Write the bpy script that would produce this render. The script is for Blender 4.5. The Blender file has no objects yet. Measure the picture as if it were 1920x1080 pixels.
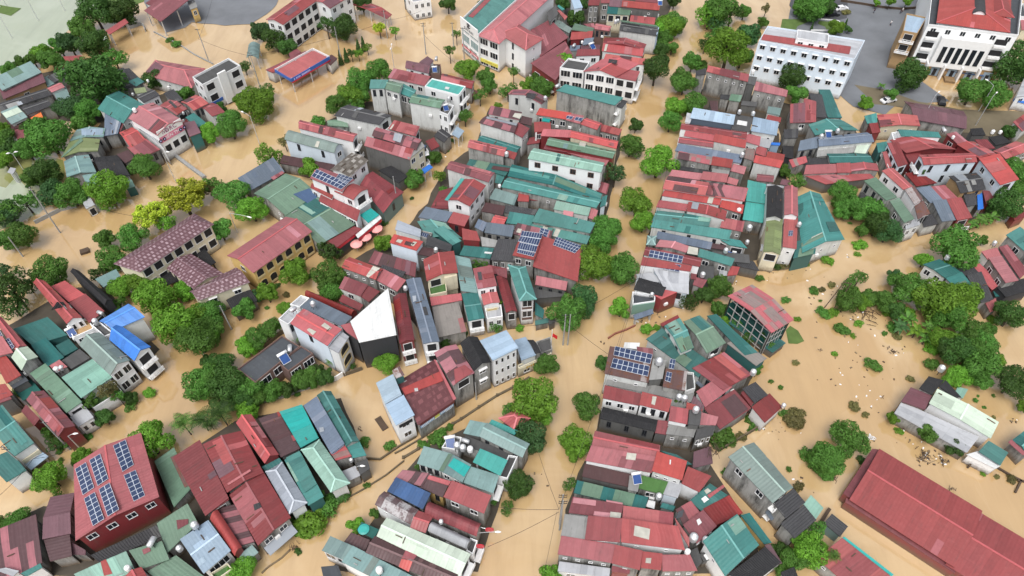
import bpy, math, random
from mathutils import Vector, Matrix, noise
random.seed(7)
SC = bpy.context.scene
COL = SC.collection
R = math.radians

# ------------------------------------------------------------------ camera, sky, sun, exposure
CAM_H, PITCH, FPX = 110.0, R(48.8), 1300.0
cam_d = bpy.data.cameras.new('drone_camera')
cam = bpy.data.objects.new('drone_camera', cam_d); COL.objects.link(cam)
cam_d.sensor_width = 36; cam_d.lens = FPX/1920*36
cam_d.clip_start = 1; cam_d.clip_end = 3000
cam.location = (0, 0, CAM_H); cam.rotation_euler = (R(90)-PITCH, 0, 0)
SC.camera = cam
SUN_EL, SUN_AZ = R(62), R(200)          # azimuth measured from +Y towards +X
w = bpy.data.worlds.new('World'); SC.world = w; w.use_nodes = True
nt = w.node_tree; nt.nodes.clear()
sky = nt.nodes.new('ShaderNodeTexSky'); sky.sky_type = 'NISHITA'; sky.sun_disc = False
sky.sun_elevation = SUN_EL; sky.sun_rotation = SUN_AZ
sky.air_density = 1.0; sky.dust_density = 4.0; sky.ozone_density = 1.0
hs = nt.nodes.new('ShaderNodeHueSaturation'); hs.inputs['Saturation'].default_value = 0.30
bgn = nt.nodes.new('ShaderNodeBackground'); bgn.inputs[1].default_value = 0.15
wo = nt.nodes.new('ShaderNodeOutputWorld')
nt.links.new(sky.outputs[0], hs.inputs['Color']); nt.links.new(hs.outputs[0], bgn.inputs[0]); nt.links.new(bgn.outputs[0], wo.inputs[0])
sd = bpy.data.lights.new('sun', 'SUN'); sd.energy = 1.3; sd.angle = R(32); sd.color = (1, .975, .95)
sun = bpy.data.objects.new('sun', sd); COL.objects.link(sun)
sdir = Vector((math.sin(SUN_AZ)*math.cos(SUN_EL), math.cos(SUN_AZ)*math.cos(SUN_EL), math.sin(SUN_EL)))
sun.rotation_euler = sdir.to_track_quat('Z', 'Y').to_euler()
SC.view_settings.view_transform = 'Standard'; SC.view_settings.look = 'None'
SC.view_settings.exposure = 0.45; SC.view_settings.gamma = 1
SC.cycles.max_bounces = 5; SC.cycles.transparent_max_bounces = 4

# ------------------------------------------------------------------ surveying: photo position -> place on the map at a known height
CP, SP = math.cos(PITCH), math.sin(PITCH)
ZX, ZY, ZS = 0, 0, 4.5
def Z(x, y, s=4.5):
    global ZX, ZY, ZS
    ZX, ZY, ZS = x, y, s
def ray(zx, zy):
    px, py = ZX+zx/ZS, ZY+zy/ZS
    a, b = (px-960)/FPX, (540-py)/FPX
    return Vector((a, CP+b*SP, -SP+b*CP))
def at(zx, zy, z):
    d = ray(zx, zy)
    return Vector((0, 0, CAM_H)) + d*((z-CAM_H)/d.z)
def mpp(zx, zy, z):                       # metres per zoomed pixel, sideways
    return (at(zx+1, zy, z)-at(zx, zy, z)).length
def P2(s):
    return [tuple(float(v) for v in p.split(',')) for p in s.split()]

# ------------------------------------------------------------------ materials
MAT = {}
class NT:
    def __init__(s, name):
        s.m = bpy.data.materials.new(name); s.m.use_nodes = True
        s.t = s.m.node_tree; s.p = s.t.nodes['Principled BSDF']
    def n(s, kind, **k):
        o = s.t.nodes.new('ShaderNode'+kind)
        for a, b in k.items(): setattr(o, a, b)
        return o
    def l(s, a, b): s.t.links.new(a, b)
    def math(s, op, a, b=None, c=None):
        o = s.n('Math', operation=op)
        for i, v in enumerate((a, b, c)):
            if v is None: continue
            if isinstance(v, (int, float)): o.inputs[i].default_value = v
            else: s.l(v, o.inputs[i])
        return o.outputs[0]
    def mix(s, f, a, b, mode='MIX'):
        o = s.n('Mix', data_type='RGBA', blend_type=mode)
        for i, v in ((0, f), (6, a), (7, b)):
            if isinstance(v, (int, float)): o.inputs[i].default_value = v
            elif isinstance(v, tuple): o.inputs[i].default_value = (*v, 1) if len(v) == 3 else v
            else: s.l(v, o.inputs[i])
        return o.outputs[2]
    def noise(s, vec, scale, detail=3, rough=.55):
        o = s.n('TexNoise'); o.inputs['Scale'].default_value = scale; o.inputs['Detail'].default_value = detail
        o.inputs['Roughness'].default_value = rough
        if vec is not None: s.l(vec, o.inputs['Vector'])
        return o.outputs['Fac']
    def ramp(s, f, lo, hi, a=0., b=1.):
        o = s.n('MapRange'); o.inputs[1].default_value = lo; o.inputs[2].default_value = hi
        o.inputs[3].default_value = a; o.inputs[4].default_value = b; s.l(f, o.inputs[0])
        return o.outputs[0]
    def vec(s, x, y, z=0.):
        o = s.n('CombineXYZ')
        for i, v in enumerate((x, y, z)):
            if isinstance(v, (int, float)): o.inputs[i].default_value = v
            else: s.l(v, o.inputs[i])
        return o.outputs[0]
    def gray(s, v): return s.vec(v, v, v)

def roof_mat(name, rgb, alt=None, altp=.93, dirt=.45, rough=.45, rib=.54, ribd=.018, rust=0., rustc=(.16, .06, .03), dark=(.05, .045, .04)):
    t = NT(name); uv = t.n('UVMap'); sp = t.n('SeparateXYZ'); t.l(uv.outputs[0], sp.inputs[0])
    u, v = sp.outputs[0], sp.outputs[1]
    oi = t.n('ObjectInfo'); rnd = oi.outputs['Random']
    off = t.math('MULTIPLY', rnd, 213.)
    col = t.math('FLOOR', t.math('DIVIDE', u, 1.08))
    wn = t.n('TexWhiteNoise', noise_dimensions='2D'); t.l(t.vec(col, off), wn.inputs['Vector'])
    row = t.math('FLOOR', t.math('DIVIDE', v, 4.2))
    wn2 = t.n('TexWhiteNoise', noise_dimensions='3D'); t.l(t.vec(col, row, off), wn2.inputs['Vector'])
    c = t.mix(t.ramp(wn.outputs['Value'], 0, 1, 0, 1), tuple(x*.88 for x in rgb), tuple(min(1, x*1.1) for x in rgb))
    if alt: c = t.mix(t.math('GREATER_THAN', wn2.outputs['Value'], altp), c, alt)
    pos = t.vec(t.math('ADD', u, off), v)
    n1 = t.noise(pos, .16, 4, .6)
    n2 = t.noise(t.vec(t.math('ADD', t.math('MULTIPLY', u, 1.6), off), t.math('MULTIPLY', v, .22)), 1., 4, .65)
    n3 = t.noise(pos, 1.3, 3, .6)
    c = t.mix(t.ramp(n1, .36, .72, 0, .55), c, tuple(min(1, x*.66+.012) for x in rgb))
    c = t.mix(t.ramp(n2, .56, .8, 0, dirt), c, dark)
    c = t.mix(t.ramp(n3, .5, .78, 0, .22), c, tuple(min(1, x*1.25+.05) for x in rgb))
    c = t.mix(t.ramp(t.noise(pos, .45, 6, .72), .56, .74, 0, .38), c, tuple(x*.34+.02 for x in rgb))
    if rust: c = t.mix(t.ramp(t.noise(pos, .7, 5, .7), .62-rust*.25, .72-rust*.2, 0, .85), c, rustc)
    hsv = t.n('HueSaturation'); t.l(c, hsv.inputs['Color'])
    t.l(t.ramp(rnd, 0, 1, .80, 1.13), hsv.inputs['Value'])
    r2 = t.n('TexWhiteNoise', noise_dimensions='1D'); t.l(off, r2.inputs['W'])
    t.l(t.ramp(r2.outputs['Value'], 0, 1, .82, 1.05), hsv.inputs['Saturation'])
    t.l(t.ramp(r2.outputs['Value'], 0, 1, .492, .506), hsv.inputs['Hue'])
    # sheet overlaps: thin darker joint lines down and across the sheets
    fr = t.math('FRACT', t.math('DIVIDE', u, 1.08)); fv = t.math('FRACT', t.math('DIVIDE', v, 4.2))
    jl = t.math('MAXIMUM', t.math('LESS_THAN', fr, .09), t.math('LESS_THAN', fv, .035))
    cc = t.mix(t.math('MULTIPLY', jl, .13), hsv.outputs[0], tuple(x*.45 for x in rgb))
    t.l(cc, t.p.inputs['Base Color'])
    t.l(t.ramp(n1, .3, .7, rough-.08, rough+.2), t.p.inputs['Roughness'])
    t.p.inputs['Specular IOR Level'].default_value = .35
    wv = t.math('SINE', t.math('MULTIPLY', u, 6.283/rib))
    hgt = t.math('ADD', t.math('MULTIPLY', wv, ribd), t.math('MULTIPLY', n3, .06))
    b = t.n('Bump'); b.inputs['Strength'].default_value = .5; b.inputs['Distance'].default_value = 1.; t.l(hgt, b.inputs['Height'])
    t.l(b.outputs[0], t.p.inputs['Normal'])
    MAT[name] = t.m
def tile_mat(name, rgb, spot, pu, pv, amt=.8):
    t = NT(name); uv = t.n('UVMap'); sp = t.n('SeparateXYZ'); t.l(uv.outputs[0], sp.inputs[0])
    u, v = sp.outputs[0], sp.outputs[1]
    vv = t.math('DIVIDE', v, pv); row = t.math('FLOOR', vv)
    uu = t.math('ADD', t.math('DIVIDE', u, pu), t.math('MULTIPLY', t.math('MODULO', row, 2.), .5))
    a = t.math('LESS_THAN', t.math('FRACT', uu), .52); b2 = t.math('LESS_THAN', t.math('FRACT', vv), .62)
    wn = t.n('TexWhiteNoise', noise_dimensions='2D'); t.l(t.vec(t.math('FLOOR', uu), row), wn.inputs['Vector'])
    n = t.noise(uv.outputs[0], .5, 4, .6); nb = t.noise(uv.outputs[0], 3., 3, .6)
    f = t.math('MULTIPLY', t.math('MULTIPLY', a, b2), t.ramp(t.math('ADD', t.math('MULTIPLY', n, .6), t.math('MULTIPLY', wn.outputs['Value'], .5)), .35, .8, .15, amt))
    c = t.mix(f, rgb, spot); c = t.mix(t.ramp(nb, .5, .75, 0, .5), c, tuple(x*.5 for x in rgb))
    t.l(c, t.p.inputs['Base Color']); t.p.inputs['Roughness'].default_value = .6
    b = t.n('Bump'); b.inputs['Strength'].default_value = .5; t.l(t.math('FRACT', vv), b.inputs['Height']); t.l(b.outputs[0], t.p.inputs['Normal'])
    MAT[name] = t.m
def wall_mat(name, rgb, stain=(.12, .11, .09), amt=.35, blot=.3, rough=.85, lo=.5, hi=.74):
    t = NT(name); tc = t.n('TexCoord'); oi = t.n('ObjectInfo')
    ad = t.n('VectorMath', operation='ADD'); t.l(tc.outputs['Object'], ad.inputs[0])
    t.l(t.gray(t.math('MULTIPLY', oi.outputs['Random'], 77.)), ad.inputs[1])
    sp = t.n('SeparateXYZ'); t.l(ad.outputs[0], sp.inputs[0])
    st = t.noise(t.vec(sp.outputs[0], sp.outputs[1], t.math('MULTIPLY', sp.outputs[2], .14)), (.8 if lo < .5 else 1.1), 6, .74)
    bl = t.noise(ad.outputs[0], .33, 5, .65); fn = t.noise(ad.outputs[0], 2.2, 3, .6)
    c = t.mix(t.ramp(bl, .4, .7, 0, blot), rgb, tuple(x*.6+.02 for x in rgb))
    c = t.mix(t.math('MULTIPLY', t.ramp(st, lo, hi, 0, amt), t.ramp(bl, .34, .54, .4, 1.)), c, stain)
    c = t.mix(t.ramp(fn, .5, .8, 0, .25), c, tuple(x*.72 for x in rgb))
    c = t.mix(1., c, t.gray(t.ramp(oi.outputs['Random'], 0, 1, .86, 1.06)), 'MULTIPLY')
    s0 = t.n('SeparateXYZ'); t.l(tc.outputs['Object'], s0.inputs[0]); hz = t.math('SUBTRACT', s0.outputs[2], t.math('MULTIPLY', fn, 1.3))
    c = t.mix(t.ramp(hz, -.6, .95, .9, 0.), c, (.13, .085, .045)); t.l(c, t.p.inputs['Base Color'])
    t.p.inputs['Roughness'].default_value = rough
    b = t.n('Bump'); b.inputs['Strength'].default_value = .25; b.inputs['Distance'].default_value = .15; t.l(fn, b.inputs['Height']); t.l(b.outputs[0], t.p.inputs['Normal'])
    MAT[name] = t.m
def plain(name, rgb, rough=.6, metal=0., var=.25, scale=1.5, spec=.4):
    t = NT(name); tc = t.n('TexCoord')
    n = t.noise(tc.outputs['Object'], scale, 4, .6)
    t.l(t.mix(t.ramp(n, .35, .7, 0, var), rgb, tuple(x*.45 for x in rgb)), t.p.inputs['Base Color'])
    t.p.inputs['Roughness'].default_value = rough; t.p.inputs['Metallic'].default_value = metal
    t.p.inputs['Specular IOR Level'].default_value = spec
    MAT[name] = t.m

RED, PINK = (.30, .057, .058), (.44, .14, .16)
roof_mat('red', RED, PINK, .988); roof_mat('rose', (.37, .098, .10), (.24, .05, .06), .95)
roof_mat('bred', (.40, .062, .062), RED, .97, .25); roof_mat('mar', (.20, .04, .045), (.36, .10, .11), .93, .6)
roof_mat('dkred', (.19, .018, .02), (.27, .03, .03), .9, .5); roof_mat('pink', (.50, .20, .22), None, 1, .2)
roof_mat('brown', (.085, .04, .042), (.14, .07, .07), .95, .5); roof_mat('vio', (.15, .065, .08), None, 1, .4)
roof_mat('teal', (.055, .21, .19), (.035, .15, .14), .93, .4); roof_mat('dkt', (.022, .125, .115), (.04, .17, .16), .9, .5)
roof_mat('grn', (.115, .20, .135), (.16, .26, .19), .95, .45); roof_mat('sea', (.20, .36, .29), None, 1, .3)
roof_mat('turq', (.015, .30, .27), None, 1, .2); roof_mat('tgry', (.17, .27, .26), (.12, .2, .2), .93, .4)
roof_mat('pale', (.47, .56, .45), None, 1, .25); roof_mat('ggry', (.16, .21, .19), None, 1, .35)
roof_mat('gry', (.052, .052, .056), (.10, .10, .10), .95, .5, .85, .4, .08); roof_mat('blk', (.022, .022, .024), None, 1, .4, .8, .35, .06)
roof_mat('slate', (.12, .155, .205), (.17, .20, .25), .95, .35); roof_mat('lgry', (.30, .33, .37), None, 1, .3)
roof_mat('lblue', (.30, .40, .50), None, 1, .2); roof_mat('blue', (.028, .19, .62), (.02, .15, .5), .9, .2)
roof_mat('navy', (.05, .10, .21), None, 1, .5); roof_mat('bstain', (.03, .10, .27), (.02, .06, .16), .85, .5)
roof_mat('rust', (.14, .075, .07), (.4, .36, .35), .8, .5, .7, rust=.5); roof_mat('rustw', (.42, .40, .40), (.10, .05, .05), .55, .5, .7, rust=.7, rustc=(.09, .04, .04))
roof_mat('wht', (.66, .67, .66), None, 1, .4); roof_mat('wthr', (.23, .21, .19), (.34, .09, .09), .85, .6)
roof_mat('olive', (.19, .23, .10), None, 1, .45); roof_mat('lawn', (.07, .155, .045), None, 1, .3, .9, 1., .02)
roof_mat('conc', (.26, .26, .25), None, 1, .75, .9, 1.9, .0); roof_mat('dconc', (.085, .085, .085), None, 1, .6, .85, 2.3, .0)
roof_mat('deck', (.055, .062, .072), None, 1, .5, .5, 2.3, .0); roof_mat('lconc', (.38, .39, .41), (.29, .30, .32), .85, .5, .85, 2.7, .0)
roof_mat('mix', (.34, .05, .055), (.19, .06, .065), .55, .5); roof_mat('mixw', (.40, .09, .10), (.22, .19, .17), .6, .5)
roof_mat('mixd', (.10, .045, .05), (.38, .12, .14), .5, .5)
tile_mat('tile', (.105, .045, .055), (.42, .31, .34), .92, .8, .75); tile_mat('tilered', (.10, .028, .032), (.21, .075, .08), 1.7, 1.2, .7)
tile_mat('tilegry', (.10, .085, .07), (.36, .34, .31), 2.0, 1.3, .9)
wall_mat('w', (.80, .81, .81), amt=.14, blot=.08); wall_mat('dw', (.64, .65, .63), amt=.5); wall_mat('c', (.68, .62, .46), amt=.25)
wall_mat('y', (.64, .44, .16), amt=.25); wall_mat('g', (.34, .335, .315), (.035, .034, .032), .93, .75, .85, .44, .64); wall_mat('lb', (.63, .71, .79), amt=.12, blot=.1)
wall_mat('b', (.16, .095, .08)); wall_mat('r', (.21, .03, .033), amt=.3, blot=.35, rough=.5); wall_mat('gn', (.50, .56, .44)); wall_mat('bk', (.035, .037, .042), (.01, .01, .01))
wall_mat('dg', (.12, .12, .115), (.02, .02, .02), .7, .5); wall_mat('br', (.42, .27, .13), (.2, .13, .06), .3); wall_mat('t', (.03, .13, .125))
plain('frame_white', (.72, .72, .72), .5); plain('frame_dark', (.05, .05, .055), .5); plain('frame_brown', (.14, .07, .045), .6)
plain('glass', (.018, .022, .028), .12, var=.5); plain('glass_teal', (.20, .32, .34), .15, var=.4); plain('dark_inside', (.02, .02, .022), .8, var=.6, scale=.8)
plain('steel', (.62, .63, .64), .42, .55, .2); plain('white_paint', (.78, .78, .77), .5, var=.12); plain('black_paint', (.03, .03, .03), .5)
plain('concrete', (.33, .33, .32), .85, var=.5); plain('rail', (.5, .5, .5), .4, .3); plain('wood', (.09, .06, .04), .8, var=.5)
plain('bark', (.075, .058, .042), .9, var=.6, scale=4); plain('cable', (.02, .02, .02), .6); plain('skylight', (.47, .46, .40), .35, var=.5, scale=.9)
plain('orange', (.8, .2, .06), .6); plain('sign_blue', (.03, .12, .42), .45); plain('sign_red', (.55, .03, .05), .45); plain('sign_pink', (.70, .22, .33), .5)
plain('sign_yellow', (.72, .70, .15), .5); plain('sign_lblue', (.30, .50, .72), .5); plain('text_black', (.02, .015, .02), .6, var=0); plain('text_white', (.85, .85, .87), .6, var=0)
plain('text_maroon', (.22, .02, .12), .6, var=0); plain('text_ochre', (.5, .32, .04), .6, var=0); plain('flag_red', (.6, .02, .025), .6); plain('lilac', (.55, .47, .8), .6, var=0)
plain('tarp_blue', (.03, .16, .55), .5); plain('tarp_green', (.015, .10, .085), .6); plain('plastic_turq', (.05, .38, .34), .4); plain('umbrella_pink', (.82, .36, .34), .6, var=.1)
plain('lamp_head', (.82, .82, .8), .4, var=0); plain('tyre', (.015, .015, .015), .8); plain('car_white', (.75, .75, .76), .25, var=.05); plain('car_black', (.015, .016, .02), .2, var=.1)
plain('skin', (.42, .24, .16), .6, var=.05); plain('cloth_dark', (.03, .035, .06), .8); plain('cloth_white', (.7, .7, .7), .8); plain('hair', (.012, .01, .01), .6)
plain('soil', (.14, .11, .07), .95, var=.6); plain('mud', (.20, .15, .09), .9, var=.5); plain('brickred', (.30, .12, .08), .9, var=.4)
def solar_mat():
    t = NT('solar'); uv = t.n('UVMap'); sp = t.n('SeparateXYZ'); t.l(uv.outputs[0], sp.inputs[0])
    f = []
    for a in (0, 1):
        fr = t.math('FRACT', sp.outputs[a]); w0 = .045
        f.append(t.math('MAXIMUM', t.math('LESS_THAN', fr, w0), t.math('GREATER_THAN', fr, 1-w0)))
    e = t.math('MAXIMUM', f[0], f[1])
    wn = t.n('TexWhiteNoise', noise_dimensions='2D'); t.l(t.vec(t.math('FLOOR', sp.outputs[0]), t.math('FLOOR', sp.outputs[1])), wn.inputs['Vector'])
    c = t.mix(wn.outputs['Value'], (.022, .036, .085), (.038, .056, .115))
    t.l(t.mix(e, c, (.52, .56, .62)), t.p.inputs['Base Color']); t.p.inputs['Roughness'].default_value = .25
    MAT['solar'] = t.m
solar_mat()
def leaf_mat(name, rgb, tip=None):
    t = NT(name); at_ = t.n('Attribute', attribute_name='tone'); oi = t.n('ObjectInfo')
    tip = tip or tuple(min(1, x*1.7+.01) for x in rgb)
    c = t.mix(t.ramp(at_.outputs['Fac'], 0, 1, 0, 1), tuple(x*.62 for x in rgb), tip)
    hsv = t.n('HueSaturation'); t.l(c, hsv.inputs['Color'])
    t.l(t.ramp(oi.outputs['Random'], 0, 1, .85, 1.45), hsv.inputs['Value']); t.l(t.ramp(oi.outputs['Random'], 0, 1, .485, .51), hsv.inputs['Hue'])
    t.l(hsv.outputs[0], t.p.inputs['Base Color']); t.p.inputs['Roughness'].default_value = .55; t.p.inputs['Specular IOR Level'].default_value = .25
    tr = t.n('BsdfTranslucent'); t.l(hsv.outputs[0], tr.inputs['Color'])
    mx = t.n('MixShader'); mx.inputs[0].default_value = .36
    t.l(t.p.outputs[0], mx.inputs[1]); t.l(tr.outputs[0], mx.inputs[2]); t.l(mx.outputs[0], t.t.nodes['Material Output'].inputs['Surface'])
    MAT[name] = t.m
leaf_mat('leaf', (.068, .165, .025)); leaf_mat('leaf_bright', (.10, .24, .024), (.19, .39, .045)); leaf_mat('leaf_dark', (.04, .104, .022), (.078, .165, .034))
leaf_mat('leaf_blue', (.044, .12, .04), (.08, .19, .06)); leaf_mat('leaf_yellow', (.27, .36, .025), (.5, .58, .06)); leaf_mat('leaf_dry', (.13, .14, .05), (.24, .22, .08))

# ------------------------------------------------------------------ mesh and object helpers
def mesh(name, V, F, mats=(), fm=None, uvs=None, smooth=False):
    m = bpy.data.meshes.new(name); m.from_pydata([tuple(v) for v in V], [], F)
    for k in mats: m.materials.append(MAT[k] if isinstance(k, str) else k)
    if fm: m.polygons.foreach_set('material_index', fm)
    if uvs:
        l = m.uv_layers.new(name='UVMap'); flat = []
        for f, u in zip(F, uvs):
            for i in range(len(f)): flat += list(u[i]) if u else [0, 0]
        l.data.foreach_set('uv', flat)
    if smooth: m.polygons.foreach_set('use_smooth', [True]*len(F))
    m.update(); return m
def ob(name, me, parent=None, loc=(0, 0, 0), rot=None, scale=None):
    o = bpy.data.objects.new(name, me); COL.objects.link(o); o.location = loc
    if parent: o.parent = parent
    if rot: o.rotation_euler = rot
    if scale: o.scale = scale
    return o
def tag(o, label, cat, group=None, kind=None):
    if label: o['label'] = label
    if cat: o['category'] = cat
    if group: o['group'] = group
    if kind: o['kind'] = kind
    return o
def empty(name, loc, label, cat, group=None):
    e = ob(name, None, None, loc); e.empty_display_size = .3
    return tag(e, label, cat, group)
class MB:
    def __init__(s): s.V, s.F, s.M, s.U = [], [], [], []
    def box(s, c, x, y, z, m=0):          # centre, three half-axis vectors
        c, x, y, z = Vector(c), Vector(x), Vector(y), Vector(z); n = len(s.V)
        if x.cross(y).dot(z) < 0: x = -x
        for k in (-1, 1):
            for j in (-1, 1):
                for i in (-1, 1): s.V.append(c+x*i+y*j+z*k)
        for f in ((0, 2, 3, 1), (4, 5, 7, 6), (0, 1, 5, 4), (2, 6, 7, 3), (0, 4, 6, 2), (1, 3, 7, 5)):
            s.F.append([n+i for i in f]); s.M.append(m); s.U.append(None)
        return s
    def bx(s, x0, y0, z0, x1, y1, z1, m=0):
        return s.box(((x0+x1)/2, (y0+y1)/2, (z0+z1)/2), ((x1-x0)/2, 0, 0), (0, (y1-y0)/2, 0), (0, 0, (z1-z0)/2), m)
    def face(s, pts, m=0, uv=None):
        n = len(s.V); s.V += [Vector(p) for p in pts]; s.F.append(list(range(n, n+len(pts)))); s.M.append(m); s.U.append(uv)
    def tube(s, pts, rad, seg=6, m=0, cap=True):
        rings = []
        for i, p in enumerate(pts):
            p = Vector(p); a = Vector(pts[max(0, i-1)]); b = Vector(pts[min(len(pts)-1, i+1)]); d = (b-a).normalized()
            x = d.orthogonal().normalized(); y = d.cross(x); r = rad[i] if isinstance(rad, (list, tuple)) else rad
            rings.append(len(s.V))
            for k in range(seg):
                t = 6.28319*k/seg; s.V.append(p+x*(r*math.cos(t))+y*(r*math.sin(t)))
        for a, b in zip(rings, rings[1:]):
            for k in range(seg):
                s.F.append([a+k, a+(k+1) % seg, b+(k+1) % seg, b+k]); s.M.append(m); s.U.append(None)
        if cap:
            s.F.append([rings[-1]+k for k in range(seg)]); s.M.append(m); s.U.append(None)
            s.F.append([rings[0]+k for k in reversed(range(seg))]); s.M.append(m); s.U.append(None)
        return s
    def done(s, name, mats, smooth=False):
        return mesh(name, s.V, s.F, mats, s.M, s.U if any(s.U) else None, smooth)

# ------------------------------------------------------------------ houses
HN = 0
LAST = None                # the last house: dict root, org, faces[(pts, normal)], phrase
def quad(s, z):
    p = P2(s.lstrip('!')); q = [at(x, y, z) for x, y in p]
    if len(q) == 3: q.append(q[0]+q[2]-q[1])
    else:                                    # nearest parallelogram
        e = (q[0]-q[1]+q[2]-q[3])*(0 if s[0] == '!' else .11)
        q = [q[0]-e, q[1]+e, q[2]-e, q[3]+e]
    return q
def inset(q, d):
    c = sum(q, Vector())/4; out = []
    for i in range(4):
        a = (q[(i+1) % 4]-q[i]); b = (q[(i-1) % 4]-q[i]); la, lb = a.length, b.length
        s = max(.35, abs(a.normalized().cross(b.normalized()).z))
        out.append(q[i]+a.normalized()*min(d/s, la*.3)+b.normalized()*min(d/s, lb*.3))
    return out
def slab_roof(name, tops, root, org, mat, capline=None, th=.14):
    V, F, U, M = [], [], [], []
    def vid(p):
        for i, q in enumerate(V):
            if (q-p).length < .01: return i
        V.append(p); return len(V)-1
    edges = {}
    for pts, uv in tops:
        f = [vid(p-org) for p in pts]; F.append(f); U.append(uv); M.append(0)
        for a, b in zip(f, f[1:]+f[:1]): edges[(a, b)] = edges.get((a, b), 0)+1
    n = len(V); V += [v-Vector((0, 0, th)) for v in V[:n]]
    for f in list(F): F.append([i+n for i in reversed(f)]); U.append(None); M.append(0)
    for (a, b) in edges:
        if (b, a) not in edges: F.append([b, a, a+n, b+n]); U.append(None); M.append(0)
    mats = [mat]
    if capline:
        for a, b in capline:
            a, b = a-org, b-org; d = (b-a); L = d.length
            if L < .3: continue
            d.normalize(); s = Vector((-d.y, d.x, 0)); k = len(V)
            c = (a+b)/2+Vector((0, 0, .03)); mbx = MB().box(c, d*L/2, s*.14, Vector((0, 0, .05)))
            V += mbx.V; F += [[k+i for i in f] for f in mbx.F]; U += [None]*6; M += [1]*6
        mats.append(mat+'_cap')
        if mat+'_cap' not in MAT:
            bc = ROOFRGB.get(mat, (.3, .3, .3)); plain(mat+'_cap', tuple(min(1, x*1.25+.05) for x in bc), .5)
    return ob(name, mesh(name, V, F, mats, M, U), root)
ROOFRGB = dict(red=(.34, .05, .055), rose=(.42, .1, .11), bred=(.45, .06, .06), mar=(.2, .045, .05), teal=(.09, .27, .25), dkt=(.05, .17, .16), grn=(.14, .24, .17), sea=(.25, .42, .35), gry=(.09, .09, .09), slate=(.13, .16, .21), blue=(.05, .22, .62), ggry=(.24, .33, .29), tgry=(.2, .32, .3), lgry=(.35, .38, .42), pale=(.5, .58, .5), lblue=(.36, .46, .56), brown=(.12, .06, .06), pink=(.5, .2, .22))

WMESH = {}
def win_mesh(kind, w, h):
    k = (kind, round(w, 1), round(h, 1))
    if k in WMESH: return WMESH[k]
    w, h = k[1], k[2]; f = MB(); p = MB(); t = .09
    if kind == 'a':                          # arched opening with sill rail
        n = 10; o, i_ = [], []
        for j in range(n+1):
            a = math.pi*j/n; o.append((-math.cos(a)*w/2, math.sin(a)*w*.35+h/2-w*.35)); i_.append((-math.cos(a)*(w/2-.12), math.sin(a)*(w*.35-.12)+h/2-w*.35))
        o = [(-w/2, -h/2)]+o+[(w/2, -h/2)]; i_ = [(-w/2+.12, -h/2)]+i_+[(w/2-.12, -h/2)]
        for j in range(len(o)-1):
            a, b, c, d = o[j], o[j+1], i_[j+1], i_[j]
            f.face([(a[0], .08, a[1]), (b[0], .08, b[1]), (c[0], .08, c[1]), (d[0], .08, d[1])])
            f.face([(b[0], .08, b[1]), (a[0], .08, a[1]), (a[0], 0, a[1]), (b[0], 0, b[1])])
        f.bx(-w/2, 0, -h/2, w/2, .1, -h/2+.55)
        p.face([(x, .02, z) for x, z in i_])
        fm, pm = 'frame_cream', 'dark_inside'
    else:
        f.bx(-w/2, 0, h/2-t, w/2, .07, h/2); f.bx(-w/2, 0, -h/2, w/2, .12, -h/2+t)
        f.bx(-w/2, 0, -h/2+t, -w/2+t, .07, h/2-t); f.bx(w/2-t, 0, -h/2+t, w/2, .07, h/2-t)
        nm = 0 if (w < .8 or kind == 'd') else (1 if w < 1.7 else int(w/1.0))
        for j in range(nm):
            x = -w/2+w*(j+1)/(nm+1); f.bx(x-.04, 0, -h/2+t, x+.04, .055, h/2-t)
        if kind == 'h': f.bx(-w/2-.15, 0, h/2+.02, w/2+.15, .5, h/2+.1)     # hooded
        p.bx(-w/2+t, .005, -h/2+t, w/2-t, .03, h/2-t)
        fm = {'d': 'frame_white', 'k': 'frame_dark', 'n': 'frame_brown', 't': 'frame_white'}.get(kind, 'frame_white')
        pm = {'d': 'dark_inside', 't': 'glass_teal', 'n': 'dark_inside'}.get(kind, 'glass')
    if 'frame_cream' not in MAT: plain('frame_cream', (.62, .50, .27), .7)
    WMESH[k] = (f.done('window', [fm]), p.done('pane', [pm])); return WMESH[k]
def add_window(root, org, c, d, out, kind, w, h):
    fm, pm = win_mesh(kind, w, h)
    M = Matrix(((-d.x, out.x, 0), (-d.y, out.y, 0), (0, 0, 1))).to_4x4(); M.translation = c-org+out*.004
    f = ob('window', fm, root); f.matrix_basis = M
    ob('pane', pm, f)
def edge_info(wq, e):
    a, b = wq[e], wq[(e+1) % 4]; d = (b-a); L = d.length; d.normalize(); c = sum(wq, Vector())/4
    out = Vector((d.y, -d.x, 0))
    if out.dot((a+b)/2-c) < 0: out = -out
    return a, b, d, L, out
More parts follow.
